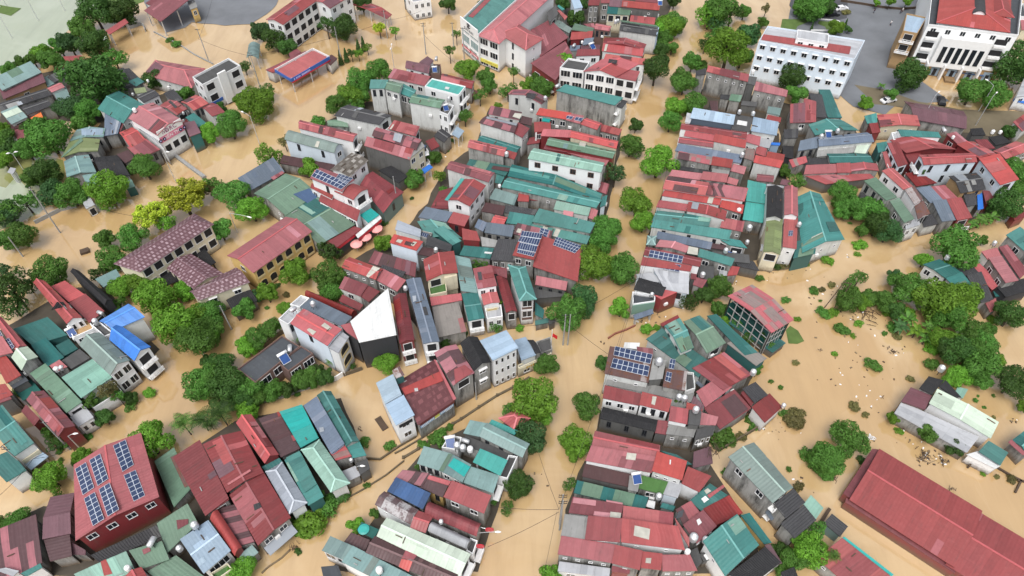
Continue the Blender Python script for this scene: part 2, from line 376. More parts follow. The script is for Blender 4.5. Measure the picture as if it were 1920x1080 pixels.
def facade(root, org, wq, z, spec):
    for s in spec.split(','):
        if not s: continue
        e, r = s.split(':'); kind = ''
        while r[-1].isalpha(): kind = r[-1]+kind; r = r[:-1]
        e = int(e); n, m = (int(v) for v in r.split('x'))
        a, b, d, L, out = edge_info(wq, e)
        if out.cross(d).z < 0: a, b, d = b, a, -d
        for row in range(m):
            zc = z-1.55-3.2*row
            if zc < -.3: break
            if 'b' in kind:
                k2 = MB(); dep = 1.05; zf = zc-1.35
                mid = (a+b)/2-org; mid.z = 0
                k2.box(mid+out*(dep/2)+Vector((0, 0, zf)), d*(L/2-.02), out*(dep/2), Vector((0, 0, .09)))
                k2.box(mid+out*(dep-.06)+Vector((0, 0, zf+.55)), d*(L/2-.05), out*.05, Vector((0, 0, .06)))
                k2.box(mid+out*(dep-.06)+Vector((0, 0, zf+.98)), d*(L/2-.05), out*.05, Vector((0, 0, .05)))
                for j in range(max(2, int(L/.8))+1):
                    q = a-org+d*(.1+(L-.2)*j/max(2, int(L/.8))); q.z = 0
                    k2.box(q+out*(dep-.06)+Vector((0, 0, zf+.5)), d*.05, out*.05, Vector((0, 0, .45)))
                ob('balcony', k2.done('balcony', ['white_paint']), root, (0, 0, 0))
                for j in range(n):
                    add_window(root, org, Vector((*(a+d*(L*(j+.5)/n)).xy, zc-.15)), d, out, 'd', min(2.3, L/n*.7), 2.2)
                continue
            kk = kind or 'w'
            ww = {'a': min(2.6, L/n*.72), 's': .7, 't': L/n*.86, 'l': L/n*.8, 'd': min(2.4, L/n*.75), 'k': .8}.get(kk, min(1.35, L/n*.55))
            hh = {'a': 2.5, 's': .6, 't': 2.4, 'l': 1.9, 'd': 2.0, 'k': 1.9}.get(kk, 1.45)
            for j in range(n):
                add_window(root, org, Vector((*(a+d*(L*(j+.5)/n)).xy, zc)), d, out, kk, ww, hh)
def H(label, kind, *blocks, group=None, name=None):
    global LAST, HN
    HN += 1; jit = (HN % 7)*.017
    first = blocks[0].split('|'); z0 = float(first[1]); q = quad(first[0], z0)
    c = sum(q, Vector())/4; org = Vector((c.x, c.y, 0))
    root = empty(kind, org, label, kind.replace('_', ' '), group)
    LAST = dict(root=root, org=org, faces=[], label=label, q=q)
    for b in blocks: block(b, jit)
    return root
def block(spec, jit=0):
    p = (spec.split('|')+['', '', '', ''])[:6]; z = float(p[1])+jit; typ, mat, wall, wins = p[2], p[3] or 'red', p[4] or 'dw', p[5]
    root, org = LAST['root'], LAST['org']
    rise = None
    if ':' in typ: typ, r_ = typ.split(':'); rise = float(r_)
    q = quad(p[0], z); LAST['q'] = q; LAST['z'] = z
    e0, e1 = q[1]-q[0], q[2]-q[1]; L0, L1 = e0.length, e1.length
    up = lambda h: Vector((0, 0, h))
    ov = .0 if typ[0] == 'f' else min(.32, .06*min(L0, L1))
    if typ == 'fl': ov = .15
    tops, caps, gables = [], [], []
    wq = inset(q, ov+.02) if ov else [v.copy() for v in q]
    if typ[0] == 'g':
        if typ[1] == 'y': qq = [q[1], q[2], q[3], q[0]]; wr = [wq[1], wq[2], wq[3], wq[0]]; rn, sp = L1, L0
        else: qq = q; wr = wq; rn, sp = L0, L1
        h = rise if rise is not None else max(.35, min(2.4, .12*sp))
        A, B = (qq[0]+qq[3])/2+up(h), (qq[1]+qq[2])/2+up(h); sl = math.hypot(sp/2, h)
        tops = [([qq[0], A, B, qq[1]], [(0, sl), (0, 0), (rn, 0), (rn, sl)]), ([A, qq[3], qq[2], B], [(0, 30), (0, 30+sl), (rn, 30+sl), (rn, 30)])]
        caps = [(A, B)]
        gables = [(wr[0], wr[3], (wr[0]+wr[3])/2+up(h*(1-ov/sp*2))), (wr[1], wr[2], (wr[1]+wr[2])/2+up(h*(1-ov/sp*2)))]
    elif typ[0] == 'h':
        if typ[1] == 'y': qq = [q[1], q[2], q[3], q[0]]; rn, sp = L1, L0
        else: qq = q; rn, sp = L0, L1
        h = rise if rise is not None else max(.5, min(2.6, .17*sp))
        A, B = (qq[0]+qq[3])/2, (qq[1]+qq[2])/2; d = (B-A).normalized(); t = min(sp*.42, rn*.42)
        A, B = A+d*t+up(h), B-d*t+up(h); sl = math.hypot(sp/2, h)
        tops = [([qq[0], A, B, qq[1]], [(0, sl), (t, 0), (rn-t, 0), (rn, sl)]), ([A, qq[3], qq[2], B], [(t, 30), (0, 30+sl), (rn, 30+sl), (rn-t, 30)]),
                ([qq[0], qq[3], A], [(0, 60+sl), (sp, 60+sl), (sp/2, 60)]), ([qq[2], qq[1], B], [(0, 90+sl), (sp, 90+sl), (sp/2, 90)])]
        caps = [(A, B)]
        for a, b in ((qq[0], A), (qq[3], A), (qq[1], B), (qq[2], B)): caps.append((a, b))
        wq = inset(q, .5)
    elif typ[0] == 's':
        i = int(typ[1]); qq = [q[(i+k) % 4] for k in range(4)]; wr = [wq[(i+k) % 4] for k in range(4)]
        rn, sp = (qq[1]-qq[0]).length, (qq[2]-qq[1]).length
        h = rise if rise is not None else max(.3, min(1.6, .10*sp))
        tops = [([qq[0]+up(h), qq[3], qq[2], qq[1]+up(h)], [(0, 0), (0, sp), (rn, sp), (rn, 0)])]
        a, b, c_, d_ = wr[0], wr[1], wr[2], wr[3]; k = h*(1-ov/sp)
        gables = [(a, b, b+up(k), a+up(k)), (b, c_, b+up(k)), (d_, a, a+up(k))]
    elif typ[0] == 'b':
        if typ[1] == 'y': qq = [q[1], q[2], q[3], q[0]]; wr = [wq[1], wq[2], wq[3], wq[0]]; rn, sp = L1, L0
        else: qq = q; wr = wq; rn, sp = L0, L1
        h = rise if rise is not None else sp*.22; n = 8; pr = []
        for k in range(n+1):
            t = k/n; zz = up(h*math.sin(math.pi*t)); pr.append((qq[0].lerp(qq[3], t)+zz, qq[1].lerp(qq[2], t)+zz))
        for k in range(n):
            s0, s1 = sp*k/n*1.1, sp*(k+1)/n*1.1
            tops.append(([pr[k][0], pr[k+1][0], pr[k+1][1], pr[k][1]], [(0, s0), (0, s1), (rn, s1), (rn, s0)]))
        for a, b in ((wr[0], wr[3]), (wr[1], wr[2])):
            gables.append(tuple([a]+[a.lerp(b, k/n)+up(.93*h*math.sin(math.pi*k/n)) for k in range(1, n)]+[b]))
    elif typ[0] == 'f':
        dz = 0 if typ == 'fl' else (-.5 if rise is None else -rise)
        iq = q if typ == 'fl' else inset(q, .16)
        iq = [v+up(dz) for v in iq]
        tops = [([iq[0], iq[3], iq[2], iq[1]], [(0, 0), (0, L1), (L0, L1), (L0, 0)])]
    ck = mat if mat in ROOFRGB else None
    roof = slab_roof('roof', tops, root, org, mat, caps if ck else None, .14 if typ != 'f' else .3)
    for pts, _ in tops:
        n = (pts[1]-pts[0]).cross(pts[2]-pts[0]).normalized(); n = n if n.z > 0 else -n
        LAST['faces'].append((pts, n, roof))
    LAST['wq'] = wq; LAST.setdefault('W', []).append(wq)
    if typ == 'f':
        m = MB()
        for i in range(4):
            a, b, d, L, out = edge_info(q, i)
            m.box((a+b)/2-org-out*.08+up(-.24), d*(L/2-(.16 if i % 2 else 0)), out*.08, up(.30))
        if wall != 'open': ob('parapet', m.done('parapet', [wall]), root)
    zb = -.8
    if wall.startswith('open'):
        wi = inset(q, .5)
        for i in range(4):
            a, b = wi[i], wi[(i+1) % 4]; n = max(1, int((b-a).length/5))
            for k in range(n):
                pt = a.lerp(b, k/n)-org; ob('post', MB().bx(pt.x-.12, pt.y-.12, zb, pt.x+.12, pt.y+.12, z-.1).done('post', ['steel' if wall == 'open' else wall[4:]]), root)
    else:
        m = MB(); top = z-.02 if typ != 'f' else z-.56
        for i in range(4):
            a, b = wq[i]-org, wq[(i+1) % 4]-org
            m.face([(a.x, a.y, zb), (b.x, b.y, zb), (b.x, b.y, top), (a.x, a.y, top)])
        for g in gables: m.face([v-org-up(.05) for v in g])
        ob('wall', m.done('wall', [wall]), root)
    if not wins and wall not in ('bk', 't', 'dkt', 'lblue') and wall[:4] != 'open' and z > 4.2:
        rnd = random.Random(HN*31+int(z*10)); sp_ = []
        for e in range(4):
            a, b, d, L, out = edge_info(wq, e)
            if out.y > -.15 or L < 3: continue
            if L < .62*max(L0, L1) and rnd.random() < .5 and z > 4.6:
                mid = (a+b)/2-org; mid.z = 2.3; ob('awning', MB().box(mid+out*.75, d*(L/2-.1), (out-Vector((0, 0, .3)))*.75, Vector((0, 0, .05))).done('awning', [rnd.choice(('navy', 'teal', 'mar', 'slate', 'tarp_blue', 'lgry', 'red'))]), root)
            if L < .62*max(L0, L1): sp_.append('%d:%dx%d%s' % (e, 1 if L < 5 else 2, 2 if z > 6 else 1, rnd.choice(('', 'd', 'n', 'l', 'b'))))
            if rnd.random() < .35:
                c_ = a.lerp(b, rnd.uniform(.2, .8))-org; c_.z = z-rnd.uniform(1.8, 3.); ob('air_conditioner', MB().box(c_+out*.22, d*.42, out*.18, Vector((0, 0, .3))).done('air_conditioner', ['white_paint']), root)
            if L < .62*max(L0, L1): continue
            if rnd.random() < .6: sp_.append('%d:%dx1%s' % (e, rnd.randint(1, 3), rnd.choice(('s', 's', 'k', ''))))
        wins = ','.join(sp_)
    if wins: facade(root, org, wq, z, wins)
    if typ[0] in 'gs' and mat not in ('wht', 'blue') and L0*L1 > 25 and 'clean' not in LAST['label'] and 'solar' not in LAST['label']: weather(tops, root, org, roof, mat, HN*7+int(z*13))
WEATH = dict(red=('rose', 'mar', 'pink', 'bred', 'vio', 'skylight'), rose=('red', 'pink', 'mar', 'brown', 'skylight'), bred=('red', 'mar', 'rose', 'skylight'), mar=('brown', 'red', 'vio', 'rose', 'mar'), teal=('dkt', 'sea', 'teal', 'grn', 'skylight'), dkt=('teal', 'grn', 'dkt'), grn=('tgry', 'sea', 'dkt', 'grn'), gry=('blk', 'conc', 'brown', 'gry', 'lgry'), slate=('lgry', 'gry', 'slate'), tgry=('sea', 'grn', 'ggry'))
def weather(tops, root, org, roof, mat, seed):
    # replaced sheets, loose planks: what long lived sheet roofs carry
    rnd = random.Random(seed); big = (tops[0][0][1]-tops[0][0][0]).length*(tops[0][0][2]-tops[0][0][1]).length > 110
    for pts, uv in tops:
        if len(pts) != 4: continue
        a, b = (1, 0) if uv[0][1] > uv[1][1] else (0, 1)          # corner at the top edge, corner at the eave
        tl, bl, tr, br = (pts[1], pts[0], pts[2], pts[3]) if a == 1 else (pts[0], pts[1], pts[3], pts[2])
        rn, sl = (tr-tl).length, (bl-tl).length; n = (tr-tl).cross(bl-tl).normalized(); n = n if n.z > 0 else -n
        f = lambda s, t: tl.lerp(tr, s).lerp(bl.lerp(br, s), t)
        for k in range(rnd.choice((0, 0, 1, 1, 2, 3)) if not big else rnd.choice((0, 0, 1))):
            w_ = min(rnd.choice((1.08, 1.08, 2.16, 3.24, 5.4)), rn*.5)/rn; s0 = rnd.uniform(0, 1-w_); t0 = rnd.choice((0, 0, rnd.uniform(0, .5))); t1 = rnd.choice((1, 1, rnd.uniform(t0+.25, 1)))
            q = [f(s0, t0), f(s0+w_, t0), f(s0+w_, t1), f(s0, t1)]; top = [p-org+n*(.05+.004*k) for p in q]; bot = [p-org+n*.002 for p in q]
            m = MB(); m.face(top, 0, [(s0*rn, t0*sl), ((s0+w_)*rn, t0*sl), ((s0+w_)*rn, t1*sl), (s0*rn, t1*sl)])
            for i in range(4): m.face([top[i], bot[i], bot[(i+1) % 4], top[(i+1) % 4]], 0, [(0, 0)]*4)
            ob('roof_sheet', m.done('roof_sheet', [rnd.choice([c for c in WEATH.get(mat, (mat, mat)) if c not in ('skylight', 'pink') or w_*rn < 1.2])]), roof)
        for k in range(rnd.choice((0, 1, 1, 2))):
            s0, t0 = rnd.uniform(.1, .9), rnd.uniform(.15, .9); c = f(s0, t0)-org+n*.12; d = ((tr-tl) if rnd.random() < .6 else (bl-tl)).normalized()
            ob('plank', MB().box(c, d*rnd.uniform(.25, .8), n.cross(d)*rnd.uniform(.04, .10), n*.05).done('plank', [rnd.choice(('wood', 'wood', 'frame_brown', 'concrete'))]), roof)
def hit(zx, zy, faces=None):
    o = Vector((0, 0, CAM_H)); d = ray(zx, zy); best = None
    for pts, n, roof in (faces or LAST['faces']):
        den = d.dot(n)
        if abs(den) < 1e-6: continue
        t = (pts[0]-o).dot(n)/den; p = o+d*t; ins = True; s = 0
        for a, b in zip(pts, pts[1:]+pts[:1]):
            c = (b-a).cross(p-a).dot(n)
            if s == 0 and abs(c) > 1e-4: s = 1 if c > 0 else -1
            elif c*s < -1e-4: ins = False
        cen = sum(pts, Vector())/len(pts)
        sc = (0, t) if ins else (1, (p-cen).length)
        if best is None or sc < best[0]: best = (sc, p, n, roof)
    return best[1:]
def patch(s, mat, name='skylight', th=.05, uvn=None, lift=.06):
    pp = P2(s); cx, cy = sum(p[0] for p in pp)/len(pp), sum(p[1] for p in pp)/len(pp)
    if len(pp) == 3: pp.append((pp[0][0]+pp[2][0]-pp[1][0], pp[0][1]+pp[2][1]-pp[1][1])); cx, cy = (pp[0][0]+pp[2][0])/2, (pp[0][1]+pp[2][1])/2
    p0, n, roof = hit(cx, cy); o = Vector((0, 0, CAM_H)); pts = []
    for x, y in pp:
        d = ray(x, y); t = (p0-o).dot(n)/d.dot(n); pts.append(o+d*t+n*(lift+th))
    org = LAST['org']; m = MB(); top = [p-org for p in pts]; bot = [p-org-n*(th+.02) for p in pts]
    L0, L1 = (pts[1]-pts[0]).length, (pts[2]-pts[1]).length
    uv = [(0, 0), (uvn[0], 0), (uvn[0], uvn[1]), (0, uvn[1])] if uvn else [(0, 0), (L0, 0), (L0, L1), (0, L1)]
    m.face(top, 0, uv)
    for i in range(len(top)): m.face([top[i], bot[i], bot[(i+1) % len(top)], top[(i+1) % len(top)]])
    if not uvn: m.U = [u or [(0, 0)]*4 for u in m.U]
    return ob(name, m.done(name, [mat]), roof)
def P(s):
    a, b = s.split('|'); return patch(a, b)
def S(s):
    a, b = s.split('|'); c, r = b.split('x'); return patch(a, 'solar', 'solar_panel', .06, (int(c), int(r)), .14)
# ------------------------------------------------------------------ things on the roofs
def tank_meshes():
    m = MB()
    for x in (-.42, .42):
        for y in (-.42, .42): m.bx(x-.05, y-.05, 0, x+.05, y+.05, .9)
    m.bx(-.5, -.5, .86, .5, .5, .94); st = m.done('stand', ['black_paint'])
    m = MB(); n = 14
    m.tube([(0, 0, .95), (0, 0, 1.0), (0, 0, 1.5), (0, 0, 1.55), (0, 0, 2.1), (0, 0, 2.25), (0, 0, 2.4)], [.58, .62, .62, .65, .62, .5, .2], n)
    bo = m.done('tank_body', ['steel'])
    m = MB(); m.tube([(0, 0, 2.38), (0, 0, 2.44), (0, 0, 2.5)], [.26, .26, .1], 10); li = m.done('lid', ['white_paint'])
    m = MB(); m.tube([(-.95, 0, 1.3), (-.85, 0, 1.3), (.85, 0, 1.3), (.95, 0, 1.3)], [.3, .52, .52, .3], 14); hb = m.done('tank_body', ['steel'], True)
    wb = bo.copy(); wb.materials.clear(); wb.materials.append(MAT['white_paint'])
    return st, bo, li, hb, wb
TM = tank_meshes()
def K(zx, zy, label, typ='s', sc=1.1, z=None):
    """water tank standing on the roof at this spot"""
    if z is None: p = hit(zx, zy+14)[0]
    else: p = at(zx, zy, z)
    e = empty('water_tank', p-Vector((0, 0, .1)), label, 'water tank', 'rooftop water tanks'); sc *= .62; e.scale = (sc,)*3
    ob('stand', TM[0], e)
    ob('tank_body', {'s': TM[1], 'h': TM[3], 'w': TM[4]}[typ], e)
    if typ != 'h': ob('lid', TM[2], e)
    e.rotation_euler.z = random.uniform(0, 3.1)
    return e
def heater_meshes():
    m = MB(); m.box((0, -.5, .75), (.75, 0, 0), (0, .75, .45), (0, -.03, .05)); plain('collector_glass', (.02, .065, .22), .2); pn = m.done('collector', ['collector_glass'])
    m = MB(); m.box((0, -.5, .72), (.80, 0, 0), (0, .80, .48), (0, -.03, .05))
    for x in (-.7, .7): m.bx(x-.04, .25, 0, x+.04, .33, 1.2); m.bx(x-.04, -1.2, 0, x+.04, -1.12, .35)
    fr = m.done('frame', ['frame_white'])
    m = MB(); m.tube([(-.95, .35, 1.4), (.95, .35, 1.4)], .3, 10); tk = m.done('tank_body', ['white_paint'], True)
    return pn, fr, tk
HM = heater_meshes()
def HW(zx, zy, label, rz=0., sc=1.0):
    p = hit(zx, zy)[0]
    e = empty('solar_water_heater', p-Vector((0, 0, .05)), label, 'water heater', 'solar water heaters'); sc = .5+.3*sc; e.scale = (sc,)*3; e.rotation_euler.z = R(rz)
    for n, m in zip(('collector', 'frame', 'tank_body'), HM): ob(n, m, e)
# ------------------------------------------------------------------ trees
def leaf_quad(V, F, T, c, n, s, tone, lean=None):
    x = n.orthogonal().normalized(); a = random.uniform(0, 6.28); y = n.cross(x)
    u = x*math.cos(a)+y*math.sin(a); v = n.cross(u); k = len(V)
    V += [c-u*s*1.0, c-v*s*.55+n*s*.12, c+u*s*1.0, c+v*s*.55+n*s*.12]; F.append([k, k+1, k+2, k+3]); T.append(tone)
def rv():
    while True:
        p = Vector((random.uniform(-1, 1), random.uniform(-1, 1), random.uniform(-1, 1)))
        if .05 < p.length <= 1: return p
def fin(name, V, F, T, mat):
    m = mesh(name, V, F, [mat]); a = m.attributes.new('tone', 'FLOAT', 'FACE'); a.data.foreach_set('value', T); return m
def crown_round(seed, nl=16, n=6200, s=.078, flat=.8, gap=0.0):
    random.seed(seed); V, F, T, L = [], [], [], []
    for i in range(nl):
        p = rv(); p.z *= flat; r = random.uniform(.2, .43); p = p.normalized()*random.uniform(.42, .86) if p.length > .2 else p
        p.z = max(-.6, p.z*flat); L.append((p, r, random.uniform(0, 1)))
    L.append((Vector((0, 0, .05)), .5, .5))
    tot = sum(l[1]**2 for l in L)
    for p, r, tn in L:
        for _ in range(int(n*r*r/tot)):
            d = rv().normalized()
            if d.z < -.5 and random.random() < .6: continue
            rr = r*random.uniform(.72, 1.06)+.035*noise.noise(d*4+p*9)
            q = p+d*rr
            if any((q-b).length < br*.75 for b, br, _ in L if b is not p): 
                if random.random() < .8: continue
            if gap and noise.noise(q*3.2+Vector((seed, 0, 0))) < -gap: continue
            nn = (d+rv()*.8).normalized()
            leaf_quad(V, F, T, q, nn, s*random.uniform(.65, 1.35), max(0, min(1, .15+.35*tn+.38*random.random()+.28*noise.noise(q*5))))
    hr = sorted(math.hypot(v.x, v.y) for v in V)[int(len(V)*.96)]; V = [v/hr for v in V]
    return fin('crown', V, F, T, 'leaf')
def crown_cone(seed, n=1500):
    random.seed(seed); V, F, T = [], [], []
    for _ in range(n):
        h = random.random()**1.3*2.4-1.2; r = .42*(1-(h+1.2)/2.5)+.05; a = random.uniform(0, 6.28); rr = r*random.uniform(.7, 1.1)
        q = Vector((math.cos(a)*rr, math.sin(a)*rr, h)); leaf_quad(V, F, T, q, (Vector((math.cos(a), math.sin(a), .5))+rv()*.6).normalized(), .08, random.random()*.7)
    return fin('crown', V, F, T, 'leaf_dark')
def crown_airy(seed):
    random.seed(seed); V, F, T = [], [], []
    for i in range(64):
        p = rv(); p = p.normalized()*random.uniform(.4, .97); p.z = p.z*.55+.1; r = random.uniform(.13, .24)
        for _ in range(95):
            d = rv(); q = p+d*r*Vector((1, 1, .6)).length*.62; leaf_quad(V, F, T, q, (Vector((0, 0, 1))+rv()*.9).normalized(), random.uniform(.04, .075), random.random())
    return fin('crown', V, F, T, 'leaf_yellow')
def crown_palm(seed, nf=15, wide=.11, arch=1.0):
    random.seed(seed); V, F, T = [], [], []
    for i in range(nf):
        a = 6.283*i/nf+random.uniform(-.2, .2); el = random.uniform(.25, 1.15); L = random.uniform(.85, 1.1); d = Vector((math.cos(a), math.sin(a), 0)); sd_ = Vector((-d.y, d.x, 0)); prev = None
        for k in range(9):
            t = k/8; p = d*(L*t*math.cos(el*.5))+Vector((0, 0, L*(t*math.sin(el)-arch*t*t*.75)))
            if prev is not None:
                wd = wide*math.sin(math.pi*min(1, t*.9+.12))+.02; tn = random.random()
                if wide < .15:
                    for sgn in (-1, 1):
                        for jj in (0, .5):
                            b = prev.lerp(p, jj); k0 = len(V); V += [b, b.lerp(p, .35), b+sd_*sgn*wd*2.1+(p-prev)*.8-Vector((0, 0, wd*.7)), b+sd_*sgn*wd*1.9+(p-prev)*.5-Vector((0, 0, wd*.7))]; F.append([k0, k0+1, k0+2, k0+3]); T.append(tn)
                else:
                    for sgn in (-1, 1):
                        k0 = len(V); V += [prev, p, p+sd_*sgn*wd-Vector((0, 0, wd*.3)), prev+sd_*sgn*pw-Vector((0, 0, pw*.3))]; F.append([k0, k0+1, k0+2, k0+3]); T.append(tn)
            prev = p; pw = wide*math.sin(math.pi*min(1, t*.9+.12))+.02
    return fin('crown', V, F, T, 'leaf')
def trunk_mesh(seed, lean=.1, limbs=6, h=1.0, crown=.9):
    """trunk from 0 up to 1 with limbs reaching into a crown of radius `crown` above it"""
    random.seed(seed); m = MB(); tx, ty = random.uniform(-lean, lean), random.uniform(-lean, lean)
    m.tube([(0, 0, -.35), (tx*.3, ty*.3, .35), (tx*.7, ty*.7, .7), (tx, ty, 1.15)], [.09, .07, .06, .035], 7)
    for i in range(limbs):
        a = 6.283*i/limbs+random.uniform(-.3, .3); z0 = random.uniform(.55, .9); r = random.uniform(.4, .75)*crown
        b = Vector((tx*.7, ty*.7, z0)); e = Vector((math.cos(a)*r, math.sin(a)*r, z0+random.uniform(.3, .7)))
        m.tube([b, b.lerp(e, .5)+Vector((0, 0, .06)), e], [.04, .028, .012], 5)
    return m.done('trunk', ['bark'])
CR = {'round': [crown_round(s) for s in (1, 2, 3, 4, 5)], 'airy': [crown_airy(s) for s in (11, 12)], 'cone': [crown_cone(21)],
      'loose': [crown_round(s, 20, 4600, .07, .9, .16) for s in (31, 32, 33)], 'palm': [crown_palm(s) for s in (41, 42)], 'banana': [crown_palm(s, 11, .17, .8) for s in (51, 52)],
      'shrub': [crown_round(s, 12, 1500, .11, .6) for s in (61, 62)], 'big': [crown_round(s, 30, 11500, .055, .85) for s in (71, 72, 73)]}
TK = [trunk_mesh(s) for s in (1, 2, 3)]
def _pt(s):
    random.seed(s); m = MB(); a, b = random.uniform(-.06, .06), random.uniform(-.06, .06)
    m.tube([(0, 0, -.1), (a*.4, b*.4, .4), (a, b, 1)], [.045, .035, .03], 8); return m.done('trunk', ['bark'])
TKP = [_pt(s) for s in (1, 2)]
random.seed(5)
NTREE = 0
def T(zx, zy, r, label, tone='leaf', shape='round', hf=None, grp=None, asp=1.0):
    """one tree: crown centre and crown radius as surveyed from the photo"""
    global NTREE; NTREE += 1
    cr = CR[shape][NTREE % len(CR[shape])]; hf_ = hf if hf is not None else {'shrub': .35, 'palm': 1.9, 'banana': .8, 'cone': 1.0}.get(shape, .92)
    r *= 1.0 if shape in ('round', 'big', 'loose', 'airy') else 1.; Rr = r*mpp(zx, zy, 3.0); zc = hf_*Rr*(1 if shape != 'cone' else 1.1)+(.6 if shape not in ('shrub',) else .0)
    Rr = r*mpp(zx, zy, zc); p = at(zx, zy, zc)
    kind, cat = {'palm': ('palm_tree', 'palm tree'), 'banana': ('banana_plant', 'banana plant'), 'shrub': ('shrub', 'shrub'), 'cone': ('cypress_tree', 'tree')}.get(shape, ('tree', 'tree'))
    e = empty(kind, (p.x, p.y, 0), label, cat, grp or {'palm': 'palm trees', 'banana': 'banana plants', 'shrub': 'shrubs and low plants in the flood', 'cone': 'small cypress trees'}.get(shape, 'trees among the flooded houses'))
    c = ob('crown', cr, e, (0, 0, zc)); c.scale = (Rr*random.uniform(.95, 1.08), Rr*asp*random.uniform(.95, 1.08), Rr*random.uniform(.88, 1.05)*(.75 if shape == 'shrub' else 1)); c.rotation_euler.z = random.uniform(0, 6.28)
    c.material_slots[0].link = 'OBJECT'; c.material_slots[0].material = MAT[tone]
    if shape != 'shrub':
        if shape == 'palm': t = ob('trunk', TKP[NTREE % 2], e); t.scale = (zc*.6, zc*.6, zc)
        else: t = ob('trunk', TK[NTREE % 3], e); t.scale = (Rr, Rr, zc*.95)
        t.rotation_euler.z = random.uniform(0, 6.28)
    return e
# ------------------------------------------------------------------ street furniture
def pole(zx, zy, h, label, kind='utility_pole', arms=1, dbl=False, rz=0):
    b = at(zx, zy, 0); e = empty(kind, b, label, kind.replace('_', ' '), 'poles along the flooded streets'); e.rotation_euler.z = R(rz)
    ob('shaft', MB().tube([(0, 0, -.5), (0, 0, h)], [.17, .10], 8).done('shaft', ['concrete']), e)
    if dbl: ob('shaft', MB().tube([(.9, 0, -.5), (.9, 0, h)], [.17, .10], 8).done('shaft', ['concrete']), e)
    for k in range(arms):
        m = MB(); m.bx(-.65, -.04, h-.33-.7*k, .65, .04, h-.25-.7*k)
        for x in (-.6, -.2, .2, .6): m.tube([(x, 0, h-.25-.7*k), (x, 0, h-.05-.7*k)], .045, 6)
        ob('crossarm', m.done('crossarm', ['black_paint']), e)
    return e
def lamp(zx, zy, h, label, rz=0., reach=1.6, double=False):
    b = at(zx, zy, 0); e = empty('street_lamp', b, label, 'street lamp', 'street lamps'); e.rotation_euler.z = R(rz)
    ob('shaft', MB().tube([(0, 0, -.5), (0, 0, h)], [.11, .07], 8).done('shaft', ['steel']), e)
    for s in ((1, -1) if double else (1,)):
        ob('arm', MB().tube([(0, 0, h-.05), (s*reach*.6, 0, h+.35), (s*reach, 0, h+.45)], .045, 6).done('arm', ['steel']), e)
        hd = MB(); hd.tube([(s*reach*.95, 0, h+.42), (s*(reach+.3), 0, h+.44), (s*(reach+.8), 0, h+.40)], [.10, .2, .08], 8); ob('lamp_head', hd.done('lamp_head', ['lamp_head']), e)
    return e
def cable(a, b, label, sag=.8, r=.035):
    pts = []
    for k in range(17):
        t = k/16; p = a.lerp(b, t); p.z -= sag*4*t*(1-t); pts.append(p)
    o = ob('power_cable', MB().tube(pts, r, 4).done('power_cable', ['cable'])); tag(o, label, 'power cable', 'power cables')
def lowwall(s, h, label, mat='concrete', th=.22, name='garden_wall', posts=0):
    pts = [at(x, y, 0) for x, y in P2(s)]; e = empty(name, pts[0], label, name.replace('_', ' '), 'walls standing out of the flood'); m = MB()
    for a, b in zip(pts, pts[1:]):
        d = b-a; L = d.length; d.normalize(); o = Vector((-d.y, d.x, 0))
        m.box((a+b)/2-pts[0]+Vector((0, 0, h/2-.4)), d*(L/2-.01), o*th/2, Vector((0, 0, h/2+.4)))
    ob('wall', m.done('wall', [mat]), e)
    if posts:
        for a, b in zip(pts, pts[1:]):
            n = max(1, int((b-a).length/posts))
            for k in range(n): 
                p = a.lerp(b, k/n)-pts[0]; ob('pillar', MB().bx(p.x-.22, p.y-.22, -.4, p.x+.22, p.y+.22, h+.25).done('pillar', [mat]), e)
    return e
def sheet(name, s, z, mat, wob=0., sub=1):
    pts = [at(x, y, z) for x, y in P2(s)]; out = []
    for a, b in zip(pts, pts[1:]+pts[:1]):
        n = max(1, int((b-a).length/3)) if wob else 1
        for k in range(n):
            p = a.lerp(b, k/n)
            if wob: p = p+Vector((noise.noise(p*.23), noise.noise(p*.23+Vector((9, 3, 1))), 0))*wob
            out.append(p)
    me = mesh(name, out, [list(range(len(out)))], [mat])
    o = ob(name, me); o['kind'] = 'structure'; return o
def textobj(root, txt, mat, org_pt, xdir, updir, size, name='lettering', ext=.02, space=1.0):
    cu = bpy.data.curves.new(name, 'FONT'); cu.body = txt; cu.size = size; cu.extrude = ext; cu.align_x = 'CENTER'; cu.align_y = 'CENTER'; cu.space_character = space
    tmp = bpy.data.objects.new('tmp_text', cu); me = bpy.data.meshes.new_from_object(tmp); me.name = name; bpy.data.objects.remove(tmp); me.materials.clear(); me.materials.append(MAT[mat]); o = bpy.data.objects.new(name, me); COL.objects.link(o)
    x = xdir.normalized(); z = x.cross(updir).normalized(); y = z.cross(x)
    M = Matrix(((x.x, y.x, z.x), (x.y, y.y, z.y), (x.z, y.z, z.z))).to_4x4(); M.translation = org_pt
    o.matrix_world = M
    if root:
        o.parent = root; o.matrix_parent_inverse = Matrix.Translation(-root.location)
    return o
def board(e, u0, u1, z0, z1, mat, name='signboard', dep=.12, off=.03, blk=-1):
    """flat board on wall edge e of the last block, u along the edge 0..1 (left to right seen from outside), z0..z1 metres"""
    a, b, d, L, out = edge_info(LAST['W'][blk], e)
    if out.cross(d).z < 0: a, b, d = b, a, -d
    org = LAST['org']; c = a.lerp(b, (u0+u1)/2)+out*(off+dep/2); c.z = (z0+z1)/2
    o = ob(name, MB().box(c-org, d*(L*(u1-u0)/2), out*dep/2, Vector((0, 0, (z1-z0)/2))).done(name, [mat]), LAST['root'])
    return o, c+out*(dep/2+.03), d, L*(u1-u0), out

